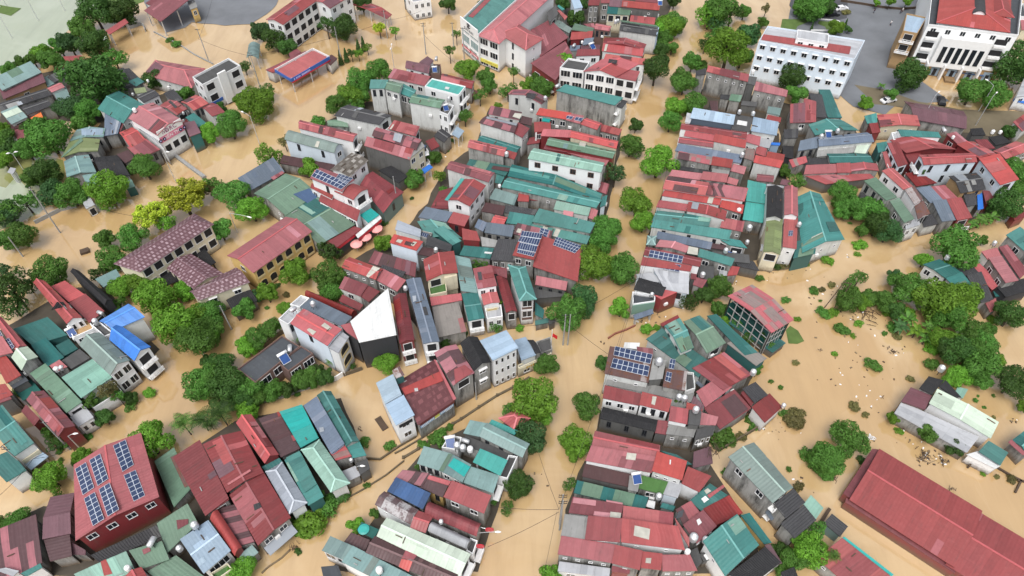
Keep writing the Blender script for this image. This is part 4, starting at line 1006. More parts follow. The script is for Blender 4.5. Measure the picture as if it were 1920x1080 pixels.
T(1600,20,80,'tree at the top edge above the parked cars','leaf_dark','round')
T(1470,640,105,'dark tall tree in front of the pale blue office block','leaf_dark','big',1.3)
T(1500,790,95,'green tree below the dark tall office tree','leaf','round')
T(1515,510,38,'palm head rising above the dark office tree','leaf','palm',2.2)
T(1640,590,36,'small palm against the pale blue office wall','leaf','palm',2.0)
T(1636,215,24,'clipped cone tree inside the round garden','leaf_dark','cone')
T(130,700,42,'potted tree on the balcony corner of the cross gabled house','leaf_dark','round',2.4)
# ------------------------------------------------------------------ A5 government building
Z(1520, 0)
H('big white government building with red hipped roof, tall dark window bands and brick base', 'government_building', '1010,205 1040,-330 1830,-260 1735,295|14.5|f:1.2|deck|w|3:6x1', group=None)
block('1065,190 1110,-200 1700,-130 1680,275|14.9|hx:2.2|red|w')
block('1370,-60 1470,-60 1480,125 1365,110|16.6|by:.9|gry|w')
block('1505,-60 1640,-40 1730,150 1500,125|15.6|hy:1.2|red|w')
o = board(3, .20, .76, 3.4, 12.0, 'white_paint', 'portico', 1.6, .02, 0)
LAST['W'].append(LAST['W'][0])
for k in range(6):
    board(3, .255+.083*k, .255+.083*k+.052, 5.0, 9.6, 'glass', 'tall_window', .1, 1.64, 0)
for k, (a, b2) in enumerate(((.03, .16), (.80, .93))):
    for zz in (4.6, 8.0, 11.2):
        board(3, a, b2, zz, zz+1.5, 'dark_inside', 'gallery', .1, .05, 0); board(3, a, b2, zz-.7, zz-.1, 'white_paint', 'gallery_rail', .9, .05, 0)
board(3, 0, 1, .0, 3.9, 'br', 'brick_base', .5, .01, 0)
for k in range(5): board(3, .06+.2*k, .16+.2*k, .2, 3.2, 'lblue', 'bay', .12, .52, 0); board(3, .09+.2*k, .13+.2*k, .4, 2.4, 'dark_inside', 'doorway', .1, .66, 0)
for k in range(4): board(3, .17+.2*k, .19+.2*k, 0, 4.4, 'white_paint', 'pilaster', 2.4, .02, 0)
board(3, .44, .56, 0, .6, 'br', 'steps', 3.2, .1, 0)
H('brick and white gate tower with a flat glazed roof beside the government building', 'gate_tower', '800,110 990,150 890,280 790,262|11.5|f:.3|lblue|br')
H('brown maroon wide roof of the long shed below the government building', 'shed', '775,850 1305,940 1300,1085 890,1010|3.6|gx|vio|g')
H('pinkish corrugated shed roof cut by the right edge beside the dirt yard', 'shed', '1700,1035 1830,950 1900,1010 1790,1110|4|s0|mar|dw')
H('blue and white shop front at the right edge under the big dark tree', 'house', '1730,820 1810,640 1900,640 1850,800|4.4|fl|lconc|w', '1705,850 1740,800 1860,830 1850,880|2.6|fl|tarp_blue|w')
H('red roofed corner block beyond the government building at the right edge', 'house', '1770,160 1840,150 1850,250 1780,250|11|fl|red|c', '1745,30 1800,30 1830,140 1770,140|12|f|deck|w')
T(30,60,120,'large green tree at the top of the car park','leaf','big')
T(140,40,95,'olive green tree overhanging the parked black car','leaf_dark','round')
T(300,100,40,'red leaved shrub at the end of the car park','leaf_dry','shrub')
T(215,240,75,'bright clipped round bush in the plaza garden','leaf_bright','round',.8)
T(300,190,30,'clipped dark topiary behind the bright round bush','leaf_dark','cone')
T(318,245,32,'small topiary ball beside the parking bays','leaf_dark','round')
T(560,20,30,'small clipped street tree, leftmost along the top wall of the plaza','leaf_bright','round',1.6)
T(675,10,38,'bright street tree in the middle of the top wall of the plaza','leaf_bright','round',1.6)
T(815,10,42,'bright street tree at the right of the top wall of the plaza','leaf_bright','round',1.6)
T(830,620,135,'full tree before the left corner of the government building','leaf_dark','big')
T(1370,760,135,'broad tree on the dirt yard before the brick base','leaf','big')
T(1560,800,125,'round bright tree on the dirt yard beside the broad tree','leaf','big')
T(1720,520,180,'very large dark tree at the right edge beside the government building','leaf_dark','big')
T(600,720,40,'small palm like shrub on the plaza corner','leaf','banana')
T(470,860,60,'leafy tree at the corner of the white rubbish heap','leaf_bright','round')
T(680,790,60,'bushy plant by the white rubbish heap','leaf','round')
lamp(1390,1060,9,'slanting white lamp post over the dirt yard',40,1.2)
lamp(935,1025,8,'white lamp post rising through the brown maroon roof edge',40,1.2)
lamp(1415,940,8,'tall bent lamp post beside the round yard tree',120,2.0)
lowwall('250,15 420,40 600,70 760,85 880,75', .8, 'long curved dark kerb wall along the top of the plaza', 'wood')
lowwall('60,165 230,180 250,200', .4, 'pale garden kerb around the plaza lawn', 'white_paint')
lowwall('0,262 150,265 155,290', .5, 'white kerb behind the office roof', 'white_paint')
# ------------------------------------------------------------------ B1
u = Vector((0, 0, 1))
Z(0, 220)
H('red house with a big white and pink signboard over the flooded road', 'shop_house', '1085,10 1290,-130 1545,30 1325,150|8|gy:1.2|rose|w|2:3x2d', '1010,125 1110,85 1240,190 1095,262|5|gx|bred|g', '1085,268 1235,195 1355,268 1170,352|4.5|s0|red|g')
K(1150, -30, 'white tanks on the roof edge of the red signboard house', 'w', 1.2, 8.4)
o, c, d, L, out = board(2, -.02, 1.0, 7.1, 8.9, 'white_paint', 'signboard', .15, .05, 0)
textobj(LAST['root'], 'DRC', 'text_maroon', c+d*L*.03, d, u, 1.5, space=1.1)
m = MB()
for k in (-1, 0, 1): m.tube([c-d*(L*.2)+d*(k*.55-.3)-u*.4, c-d*(L*.2)+d*(k*.55)+u*.35, c-d*(L*.2)+d*(k*.55+.3)-u*.4], .08, 5)
o2 = ob('emblem', m.done('emblem', ['text_maroon'])); o2.parent = LAST['root']; o2.matrix_parent_inverse = Matrix.Translation(-LAST['root'].location)
o, c, d, L, out = board(2, -.02, 1.0, 5.5, 7.08, 'sign_pink', 'signboard', .15, .05, 0)
textobj(LAST['root'], 'HIỂN THI', 'text_white', c-d*.1, d, u, 1.15)
for s_ in (-1, 1):
    m = MB()
    for k in (-.55, .55): m.tube([c+d*(s_*L*.42+k)+out*.02-u*.05, c+d*(s_*L*.42+k)+out*.07-u*.05], [.48, .48], 14); m.tube([c+d*(s_*L*.42+k)+out*.07-u*.05, c+d*(s_*L*.42+k)+out*.1-u*.05], [.2, .2], 10, 1)
    o2 = ob('tyre_picture', m.done('tyre_picture', ['text_black', 'lilac'])); o2.parent = LAST['root']; o2.matrix_parent_inverse = Matrix.Translation(-LAST['root'].location)
H('maroon side roof between the red signboard house and the round road tree', 'house', '1555,50 1640,30 1695,125 1600,175|5|s3|vio|t')
H('white roofed balcony annex running down the left of the signboard house', 'house', '1095,50 1140,20 1390,270 1330,190|5.9|fl|lconc|w')
H('grey black hipped yard roofs between green gables and the roadside', 'house', '800,345 985,312 1110,500 840,470|3.8|gx|blk|g', '985,320 1090,285 1130,340 1060,390|4|s0|brown|g')
H('steel blue gabled roof by the flooded park', 'house', '545,375 740,310 820,465 555,500|4.2|gy:.6|tgry|g') 
H('small steel blue extension below the steel blue gable', 'shed', '700,500 810,480 860,560 740,580|3.4|s0|tgry|g')
H('grass green gabled roof, the lower of two by the park', 'house', '600,190 835,190 835,275 510,345|4.4|gy:.7|olive|g'); P('520,335 690,170 700,200 520,345|grn')
H('grey green gabled roof with a blue sheet, the upper of two by the park', 'house', '655,100 880,95 880,160 575,205|4.6|gy:.7|tgry|g'); P('685,100 870,95 870,150 690,155|lblue')
H('dark slate side roof with a red lower strip beside the signboard house', 'shed', '880,60 1060,50 1010,110 890,165|4.0|s0|rose|g')
H('red topped dark shacks hidden under trees at the left', 'shed', '90,130 250,85 270,170 150,180|3|s0|mar|g', '60,10 190,0 180,80 90,110|3.4|s0|brown|g')
H('small teal awning kiosk at the roadside below the black yard roof', 'kiosk', '1050,545 1110,528 1142,580 1060,605|2.6|s0:.2|sea|dkt')
H('little pavilion gate with white walls and a dark door on the flooded road', 'gate_house', '685,690 750,660 800,735 725,775|2.6|gx:.5|lconc|c|2:1x1d')
H('white glazed pergola hut in the flooded park', 'pergola', '65,470 95,430 135,430 110,480|3.2|s0:.3|lconc|open')
lowwall('1410,285 1480,330 1600,420 1730,515', .7, 'grey kerb wall slanting into the water before the signboard house', 'concrete', .8)
lowwall('300,900 420,840 520,790 650,760', 1.0, 'mossy park wall along the flooded road', 'concrete')
T(400,150,180,'broad dark tree left of the green gabled roofs','leaf','big')
T(20,120,90,'bright tree at the left edge of the flooded park','leaf_bright','round')
T(30,360,75,'rounded bright tree on the left edge over greenish water','leaf_bright','round')
T(80,260,90,'brownish dark bush tree in the park','leaf_dark','round')
T(220,260,110,'leafy green tree in the middle of the park','leaf','big')
T(385,470,125,'dark tree between the park and the steel blue gable','leaf_dark','big')
T(420,640,110,'dark shrubby tree on the park wall','leaf_blue','round')
T(600,640,140,'large mossy green tree behind the pavilion gate','leaf','big',.8)
T(900,600,155,'large bright tree before the black yard roofs','leaf_bright','big')
T(1220,420,120,'green tree at the roadside beside the signboard house','leaf','big')
T(220,720,100,'loose dark tree beside the left utility pole','leaf','loose')
T(50,800,110,'dark tree at the left edge above the flooded road','leaf_blue','big')
T(170,990,130,'big leafy tree in the corner of the flooded road','leaf','big')
T(60,1020,100,'bright lower tree at the left edge of the flooded road','leaf','round')
T(210,515,32,'small topiary in the flooded park, upper of three','leaf_dark','shrub')
T(234,578,26,'small topiary in the flooded park, middle of three','leaf_dark','shrub')
T(262,638,26,'small topiary in the flooded park, lowest of three','leaf_dark','shrub')
T(1540,670,185,'large yellow tree spreading over the flooded road','leaf_yellow','airy')
T(1650,640,110,'yellow tree, upper right branch of the pair on the road','leaf_yellow','airy')
T(1290,820,150,'smaller yellow tree leaning left on the flooded road','leaf_yellow','airy')
T(1400,900,90,'low green tree under the yellow pair by the mauve tiled school','leaf_bright','loose')
T(900,1020,90,'dark green tree at the edge of the mauve tiled school','leaf','round')
T(1110,1010,125,'wide dark green tree left of the mauve tiled school roof','leaf','big')
T(1780,610,70,'olive tree beside the steel blue canopy','leaf_dry','loose')
T(1770,130,90,'bright round tree beside the red signboard house','leaf_bright','round')
pole(510,975,13.5,'tall utility pole with a transformer at the park wall','utility_pole',3)
o = None
lamp(210,460,5.5,'twin globe lamp in the flooded park',20,.5,True)
lamp(1490,555,9,'street lamp pole near the broken white mast',0,1.0)
# ------------------------------------------------------------------ B2
Z(380, 220)
T(240,85,105,'dark round tree, right of the pair beside the signboard house','leaf','big')
H('rose roofed long white house with darker panels above the narrow yard', 'house', '812,20 1315,140 1260,205 815,92|7.6|gx:.5|rose|w|1:1x2b'); P('990,70 1020,80 1010,140 975,130|brown'); P('1040,80 1130,100 1110,160 1020,140|mar')
H('grey barrel roofed white house with two small side windows', 'house', '765,118 1190,235 1110,300 690,185|7|bx:1.3|ggry|lb|2:2x1k,1:1x2'); P('965,200 990,205 975,255 945,248|skylight')
H('long dark brown shed roof below the grey barrel roofed house', 'shed', '680,325 1120,405 1080,470 650,385|3.2|s0|brown|g')
H('ash grey gabled roof pair beside the pale long wall', 'house', '1225,-110 1600,-15 1490,60 1110,-15|7.4|gx:.6|gry|dw'); P('1300,-70 1330,-60 1290,10 1255,0|dconc')
H('curved dull green roof beside the rose roofed long house', 'shed', '1060,40 1200,0 1235,90 1050,60|5|bx:.8|grn|g')
H('long brown roof over a narrow pink lower roof with black stained side wall', 'house', '1462,85 1850,185 1800,275 1430,150|8|gx:.4|mixd|dg'); P('1620,130 1690,148 1670,215 1605,195|lgry')
H('pink roofed concrete house with a black streaked side wall', 'house', '1385,172 1785,280 1745,360 1365,235|7.4|s0:.4|rose|dg')
H('crimson back roof above the long brown roof', 'house', '1620,35 1830,85 1800,160 1560,95|7|s0:.4|rose|dw')
H('faded ash tile roof with scattered pale tiles, white gable wall', 'house', '1255,300 1395,362 1240,505 1075,440|7.4|gy:.7|tilegry|w|1:2x1')
H('three tier pink restaurant house with a solar array on top and a curved balcony', 'house', '985,425 1285,525 1170,630 910,510|9.4|gx:.6|red|w', '1240,550 1410,600 1270,700 1110,620|8.4|bx:.8|red|w|1:1x1b,2:2x1', '920,565 1110,640 1090,690 910,590|6.6|s0|red|w|2:3x1', '1000,640 1330,780 1300,880 980,700|6|fl|red|w|2:4x2l')
LAST['faces'] = LAST['faces'][:2]; S('965,440 1230,560 1170,610 920,500|8x2'); S('1150,480 1270,520 1215,570 1120,520|4x3'); 
H('large dark red hipped roof beside the curved balcony, sloping to the narrow street', 'house', '1420,465 1710,620 1510,820 1340,560|4.2|gx:.8|dkred|tgry')
H('turquoise small awning roof under the curved balcony', 'shed', '1330,830 1420,775 1490,820 1395,890|4|s0|turq|w')
H('black net covered terrace roof before the black streaked wall', 'shed', '1475,440 1600,410 1725,490 1660,560|3.4|fl|blk|dg')
H('steel blue mono pitch canopy at the top of the green hall', 'shed', '300,530 600,345 690,462 395,618|4|s0:.5|slate|g'); P('575,510 670,455 690,470 600,530|mar')
H('vast sage green restaurant hall roof with a navy square patch', 'restaurant_hall', '430,640 700,475 970,640 700,830|4.6|gx:1.5|grn|g', '690,830 960,660 1300,900 980,1075|4.4|gx:1.0|grn|g'); P('765,650 900,600 980,690 890,730|navy')
LAST['faces'] = LAST['faces'][:2]
H('long dark red lean-to with a crimson fascia and black openings on the street', 'shop', '1045,1060 1240,920 1345,935 1125,1105|3.8|s0|mar|bk')
o, c, d, L, out = board(2, .0, 1., 3.0, 3.8, 'sign_red', 'fascia', .12, .03)
H('long striped shop front with a crimson and white fascia facing the narrow street', 'shop', '1290,990 1490,820 1510,850 1310,1020|3.6|fl|wht|bk')
o, c, d, L, out = board(2, 0, 1, 2.6, 3.5, 'sign_red', 'fascia', .12, .03)
T(80,570,85,'olive tree left of the steel blue canopy','leaf','loose')
T(250,640,135,'dark leafy tree at the edge of the sage hall','leaf','big')
T(410,770,130,'bright yellowish round tree at the corner of the sage hall','leaf_bright','big')
T(150,950,105,'dark tree behind the mauve tiled school wing','leaf','round')
T(560,320,115,'wide bushy tree by the road above the steel blue canopy','leaf_bright','loose',.8)
T(690,200,55,'reddish dry bush at the end of the grey barrel roof','leaf_dry','loose',1.6)
T(895,440,95,'bright tree between the dark brown shed and the solar house','leaf_bright','round')
T(1790,520,85,'leafy street tree by the black net terrace','leaf','round')
T(970,30,60,'dark bush behind the rose roofed long house','leaf','shrub')
T(1520,890,40,'low dark shrub at the foot of the crimson shop front','leaf_dark','shrub')
T(1765,685,18,'floating round shrub in the narrow street','leaf_dark','shrub')
def umbrella(zx, zy, label):
    b = at(zx, zy, 2.4); e = empty('parasol', (b.x, b.y, 0), label, 'parasol', 'pink parasols by the restaurant')
    m = MB(); n = 12
    for k in range(n):
        a0, a1 = 6.2832*k/n, 6.2832*(k+1)/n
        m.face([(0, 0, 2.75), (1.35*math.cos(a0), 1.35*math.sin(a0), 2.2), (1.35*math.cos(a1), 1.35*math.sin(a1), 2.2)])
        m.face([(1.35*math.cos(a1), 1.35*math.sin(a1), 2.2), (1.35*math.cos(a0), 1.35*math.sin(a0), 2.2), (1.35*math.cos(a0), 1.35*math.sin(a0), 2.0), (1.35*math.cos(a1), 1.35*math.sin(a1), 2.0)])
    ob('canopy', m.done('canopy', ['umbrella_pink']), e)
    ob('pole', MB().tube([(0, 0, -.5), (0, 0, 2.8)], .04, 6).done('pole', ['white_paint']), e)
for x, y, l in ((1465,932,'pink parasol highest up the street'), (1372,1002,'middle pink parasol of the street row'), (1295,1060,'pink parasol lowest down the street')): umbrella(x, y, l)
pole(1650,765,9.5,'dark utility pole in front of the dark red hipped roof')
lamp(485,240,9,'white street lamp leaning over the road above the bushy tree',150,2.2)
lamp(295,972,6,'lamp arm reaching over the brown water by the mauve school',-20,5)
# ------------------------------------------------------------------ B3
Z(760, 200)
H('awning porch house with a charcoal roof and sky blue canopy on the narrow street', 'house', '310,180 390,245 330,300 240,250|4|gx|gry|g') 
H('sky blue canopy over a doorway on the narrow street', 'canopy', '435,170 498,205 450,268 390,235|3|s3:.2|lblue|open')
H('yellowish three storey street front with barred balconies', 'house', '0,380 140,300 165,330 25,450|7.5|fl|conc|c|1:1x2b,2:2x2')
H('blue canopies along the foot of the yellowish street front', 'canopy', '130,540 200,485 232,510 160,572|2.8|s3:.2|tarp_blue|open')
H('low dark red huts with a railing beside the sky blue canopy', 'shed', '170,300 240,270 290,330 220,370|3.4|s0|mar|g')
H('house with a brown ridge roof and silver stripe above a glazed white porch', 'house', '722,0 985,58 960,110 700,62|7.4|s0:.4|mixd|dw', '685,80 950,140 925,225 615,130|7|gx:.3|mixd|dw|3:1x2d', '950,140 1050,195 985,260 900,215|6.4|s0|mar|dw'); P('690,85 945,145 935,162 680,100|lgry')
LAST['faces'] = LAST['faces'][:1]; P('925,55 985,62 965,105 905,85|skylight')
H('dark brown small box roof behind the silver striped roof', 'house', '985,85 1070,105 1065,160 965,135|6.8|s0|brown|dg')
H('teal roofed lane house with a grey extension, right of the street bend', 'house', '650,245 980,335 930,400 610,280|5|gx|dkt|g')
H('pink roofed grey block house with a tank at its end', 'house', '545,275 860,345 830,420 525,340|6.4|gx:.4|rose|g|3:1x2', '860,365 945,390 920,445 830,415|5.6|fl|red|g'); P('690,315 715,320 700,390 680,380|mar'); K(855, 420, 'steel water tank at the end of the pink roofed grey block house', 's', 1.3)
H('dark teal long low roof with a brown strip under the pink roofed grey house', 'house', '540,455 900,510 840,590 520,485|3.6|s0|dkt|g'); P('740,500 890,520 870,550 725,528|brown')
H('teal floor roof behind the dark teal long roof', 'house', '770,545 860,560 800,650 760,640|3.2|fl|teal|g')
H('rusted red roof house with two grime patches above the bright pink gable', 'house', '380,460 760,555 700,640 350,520|6.6|gx:.4|mar|dw|1:1x2'); P('510,515 560,530 540,580 490,570|brown')
H('white house with a bright pink gable roof and turquoise edge strip', 'house', '485,608 680,665 545,840 340,785|7.2|gy:.9|red|w|1:3x2,2:1x1'); P('470,605 500,612 360,795 332,790|turq')
LAST['faces'] = LAST['faces']
H('dark crimson lean-to roof left of the bright pink gable', 'shed', '290,720 400,680 375,880 205,850|3.4|s1:.4|dkred|g')
H('slate blue roof joined to a red roof at the street corner below the pink gable', 'house', '175,850 400,900 350,970 105,935|4.6|s0|slate|dw', '405,895 545,930 500,1010 355,975|4.6|s0|red|r')
H('sea green wide roof beside the slate blue and red pair', 'house', '110,965 320,980 490,1110 180,1110|4.6|gy:.8|teal|dkt')
H('small teal roof between the rusted house and the long teal roofs', 'house', '760,695 950,755 920,830 705,775|4|s0|tgry|g'); K(795, 690, 'white topped tank behind the small teal roof', 'w', .9, 4)
H('brown and charcoal low roofs with a white streak in the middle of the block', 'house', '680,815 840,845 825,915 635,880|3.8|s0|brown|g', '845,835 1120,880 1090,910 820,895|3.6|s0|gry|g')
H('little bright red roof between charcoal and teal roofs', 'shed', '760,912 865,935 830,1000 720,975|4|gx|bred|g')
H('teal long roof with darker far strip at the heart of the block', 'house', '900,480 1660,740 1640,800 860,590|4.4|gy:1.2|dkt|g', '860,595 1665,790 1610,850 810,680|4.8|gx:.4|teal|g')
H('red scrap roofed courtyard with washing and racks', 'shed', '960,715 1045,720 1045,800 945,795|4|fl|red|g', '1055,725 1235,760 1230,800 1050,790|3|s0|mar|g')
H('pale green roofed house end by the canal street with a rose lower front', 'house', '1275,800 1565,860 1545,920 1250,865|4.8|s0:.3|sea|dw', '1565,865 1625,880 1600,960 1545,935|4|s0|rose|g'); P('1335,875 1420,890 1412,935 1330,915|pink')
H('white house under a mint green roof with red shutters, tallest of the block', 'house', '1085,345 1680,478 1655,550 1030,440|8.6|gx:.5|sea|w|2:4x2n,1:1x2'); P('1285,400 1312,405 1295,465 1268,460|dkt'); 
H('dull green roof over a red ribbed front, above the mint green house', 'house', '1215,258 1780,375 1750,435 1185,320|7|gx:.4|grn|r', '1180,325 1400,350 1360,385 1170,355|6|s0|mar|r'); P('1475,290 1535,300 1515,340 1465,330|skylight')
H('long red roof sloping to the canal street with a teal back strip', 'house', '1400,200 1800,290 1780,355 1390,255|7.4|gx:.4|bred|c', '1165,195 1400,205 1390,260 1140,245|6.6|s0|bred|r', '1380,355 1730,440 1690,500 1360,380|5.8|s0|rose|g')
H('red front house with a tall vertical sign and stepped panels', 'house', '1085,130 1225,120 1230,200 1090,215|6.6|fl|red|r'); board(2, 0, .1, 2, 6.5, 'white_paint', 'vertical_sign', .3, .03)
H('red sheet roof with two small solar panels and a turquoise box', 'house', '1135,18 1400,60 1380,110 1100,65|7.6|s0:.3|bred|g', '1385,55 1510,75 1470,145 1355,110|7.7|gx:.3|rose|g', '1530,95 1660,140 1620,195 1475,145|7.2|gx:.4|bred|g|3:1x1'); 
LAST['faces'] = LAST['faces'][1:3]; S('1365,78 1420,88 1400,112 1355,100|2x1'); S('1440,90 1505,102 1480,128 1425,115|2x1')
board(2, .2, .45, 5.0, 7.0, 'turq', 'turquoise_box', 1.2, .1, 0)
H('low rose roof at the canal street under potted plants', 'house', '1640,150 1830,200 1800,240 1620,200|4.6|s0|rose|g')
H('dark lean-to at the canal end of the mint green house', 'shed', '1640,640 1720,660 1700,740 1610,705|3|s0|mar|g')
H('plum and maroon lower house beside the sign bearing red front', 'house', '1050,270 1140,255 1135,305 1020,320|4|s0|mar|g')
H('blue painted house front at the canal end of the long teal roof', 'house', '1660,760 1705,745 1690,830 1640,850|4.6|fl|teal|lb')
H('long teal roof pair with a dark trough beside the canal tree', 'house', '880,890 1090,930 1060,1000 850,985|4.6|s0|teal|g', '1130,865 1600,1000 1560,1060 1065,975|5.4|s0:.5|teal|g', '1060,985 1560,1100 1530,1160 1030,1040|4.2|s0|teal|g')
H('slate roof pair in the middle of the block left of the solar roof', 'house', '615,955 695,985 655,1055 585,1015|5|s0|slate|g', '690,985 920,1010 900,1100 665,1060|5.2|s0|slate|g')
T(505,80,58,'tree leaning over the narrow street by the blue heater house','leaf','loose',1.5)
T(240,420,68,'green street tree in front of the yellowish street front','leaf','round')
T(70,610,75,'full street tree by the narrow street, beside blue canopies','leaf','round')
T(390,285,28,'low dark bush beside the sky blue canopy','leaf_dark','shrub')
T(355,375,20,'little plant clump standing in the narrow street','leaf','shrub')
T(290,580,55,'thin tall plant at the street wall of the rusted red house','leaf_bright','loose',1.6)
T(310,690,36,'bush below the thin tall street plant','leaf','shrub')
T(55,770,18,'floating dark shrub ball in the narrow street','leaf_dark','shrub')
T(1740,230,70,'green bush on the canal terrace above the long red roof','leaf','loose',.8)
T(1660,200,50,'leafy terrace plants beside the red sheet roof with panels','leaf_bright','loose')
T(1770,570,100,'drooping grey green tree on the canal side of the mint green house','leaf_blue','loose',1.2)
T(1700,1020,120,'big bright tree on the canal at the end of the teal roof pair','leaf','big')
# ------------------------------------------------------------------ B4
Z(1140, 200)
H('flat blue grey roof house with white tanks and a sky blue back slab', 'house', '720,18 1070,80 1060,150 690,95|7.4|s0:.4|lblue|slate', '1070,60 1225,90 1195,210 1040,190|6.8|fl|dconc|dw', '1225,95 1435,140 1425,240 1205,205|6.6|s0:.4|lblue|dw', '665,50 720,60 690,140 650,130|7|fl|lconc|w'); 
LAST['faces'] = [LAST['faces'][1]]
K(1100, 60, 'steel water tank on the dark terrace between blue grey roofs, left one', 's', 1.2); K(1215, 75, 'steel water tank on the dark terrace between blue grey roofs, right one', 's', 1.2); P('1095,115 1175,130 1170,165 1085,150|wht')
H('grey walled block with a dark teal ledge behind red roof pieces', 'house', '1285,255 1390,275 1360,350 1270,330|5|fl|lconc|g')
H('narrow maroon ribbed roof with white coping under the blue grey flat roof', 'house', '620,140 1175,215 1165,270 610,185|6.6|gx:.4|mar|w|3:1x2')
H('red double roof with a white walled court in the middle', 'house', '655,195 900,240 890,290 640,245|6|s0:.3|bred|w', '605,255 890,290 890,345 590,300|5.8|gx:.3|red|w|3:1x2', '900,240 1165,290 1160,350 885,290|6.2|s0:.4|red|dw', '1170,235 1285,260 1280,330 1150,290|5.6|s0|bred|dw'); None
H('red scattered little roofs with mould patches behind the white court', 'house', '1255,330 1340,365 1330,420 1245,395|4.6|s0|red|g', '1160,360 1240,370 1230,460 1150,430|4.2|s0|mixw|g', '1345,385 1490,410 1480,470 1330,430|5|s0:.3|red|g', '1240,415 1480,465 1450,515 1230,470|5.2|s0:.3|bred|dw')
H('blue mural wall with a plant box at the rear of the red roofs', 'garden_wall', '1375,300 1455,305 1450,325 1370,320|4.4|fl|tarp_blue|lblue')
H('slate blue long roof between red roof rows', 'house', '590,325 1140,420 1120,480 565,370|5.2|s0:.5|slate|dw'); K(1122, 425, 'steel water tank at the end of the slate blue long roof', 's', 1.3)
H('patchy pink and brown sheeted roof with a plain red far half', 'house', '600,375 880,425 870,490 580,430|5.8|gx:.2|mixw|g', '880,425 1055,455 1040,515 870,490|5.8|s0:.3|red|g'); P('600,385 690,400 680,460 590,440|mixd')
H('concrete wall house with grey ledge and black trough below the patchy pink roof', 'house', '540,490 880,540 870,570 530,520|4.2|fl|gry|g', '885,500 1030,525 1020,575 875,550|4.8|fl|conc|g')
H('rose corrugated roof at the end of the concrete ledge house', 'house', '1055,490 1165,515 1150,570 1030,540|4.4|s0|rose|g')
H('dim maroon roof on stilts beside the brown backwater', 'shed', '1260,565 1400,580 1395,635 1250,625|4|gx|mar|g')
H('long rose roof with a raised dull red middle', 'house', '540,540 800,570 780,620 510,580|5.6|s0:.3|rose|g', '800,555 1015,575 1000,640 780,610|6.2|s0:.3|rose|g', '1015,600 1100,625 1085,665 1000,640|5|s0|rose|g')
H('broad pale rose roof with brown ribbed far half, widest of the row', 'house', '500,590 1185,685 1150,800 460,690|6.6|gx:.6|rose|w|3:1x2'); P('850,640 1180,690 1140,795 900,750|mixd'); P('845,660 900,670 880,750 835,740|mar')
H('bright red long slope below the broad rose roof', 'house', '490,690 955,770 945,830 450,750|5.8|s0:.4|bred|w|3:1x2')
H('red roof with a silver hatch above the teal canal roofs', 'house', '430,795 675,830 655,880 405,845|5.2|s0:.3|red|dw', '680,800 1005,880 990,955 660,880|5.8|gy:.4|red|dw', '960,790 1145,835 1135,905 940,845|5.4|s0:.3|bred|g'); P('715,805 770,815 755,870 700,860|lgry')
LAST['faces'] = LAST['faces'][-1:]
H('turquoise flat court roofs in two steps behind the red row', 'house', '1180,615 1335,655 1325,815 1165,795|4.6|fl|turq|g', '1165,800 1325,818 1310,980 1135,950|4.2|fl|turq|g')
H('rose red roof piece beside the white tank box', 'house', '965,945 1150,975 1135,1055 945,1015|5|s0:.3|rose|g'); K(1095, 905, 'white square tank box above the rose roof piece', 'w', 1.2, 4.4)
H('turquoise long roof along the canal with a pale patch', 'house', '415,875 870,925 855,1010 370,960|5|gx:.4|teal|g', '385,965 1040,1050 1020,1130 360,1010|5.2|s0:.4|teal|dw'); P('765,930 865,940 855,975 755,965|sea')
H('charcoal gable house with a pale green mossy lower roof', 'house', '1345,670 1475,690 1470,945 1335,935|7|gy:.7|blk|dw', '1340,935 1475,945 1455,1250 1310,1220|5.8|gy:.5|olive|c|2:1x1d', group=None)
H('rose gable house with a white gable front and small solar panel beside charcoal gable', 'house', '1490,670 1600,690 1605,925 1485,915|7|gy:.6|rose|w', '1485,925 1605,935 1590,1200 1475,1180|5.8|fl|rose|w|2:1x2s'); K(1600, 1010, 'steel water tank on the lower rose roof', 's', 1.2)
S('1525,1050 1560,1050 1555,1095 1518,1095|2x3')
H('vast teal green roof with a pale hip line, right of the rose gable', 'warehouse', '1612,752 1765,748 2025,1105 1610,1250|4.8|gy:1.4|teal|dw', '1590,1150 1760,1105 1750,1240 1560,1280|4.4|s0|dkt|dkt')
H('white long railing wall above the charcoal and rose gables', 'garden_wall', '1340,650 1485,670 1480,685 1338,668|7|fl|lconc|w')
H('weathered rose shacks beside the small brown backwater', 'house', '1520,455 1670,425 1680,465 1560,515|3.6|s0|mixw|g', '1470,610 1540,620 1530,670 1450,650|2.6|fl|vio|g')
H('black and slate sheds around a blue tarp water tank yard', 'house', '1480,190 1610,185 1600,260 1490,270|4|fl|gry|g', '1470,330 1570,330 1560,440 1480,420|3|fl|blk|bk')
T(430,460,165,'bright round canal tree beside the long red roofs','leaf_bright','big')
T(190,330,100,'dark tree on the canal terrace, left of the bright round tree','leaf','big')
T(240,810,135,'bright wide tree on the canal, upper of the two before turquoise roofs','leaf_bright','big')
T(300,970,110,'bright lower canal tree overlapping the turquoise long roof','leaf_bright','big')
T(30,1020,70,'canal tree beside the end of the teal roof pair','leaf','round')
T(1190,490,45,'dark courtyard tree among the small red roofs','leaf_dark','round')
T(1490,540,55,'tree by the backwater beside the weathered rose shacks','leaf','round')
T(1590,640,75,'bright tree at the corner of the vast teal roof','leaf','loose')
T(1610,560,40,'small bush by the stilted rose huts','leaf','shrub')
T(1400,365,35,'plants in front of the blue mural wall','leaf','shrub')
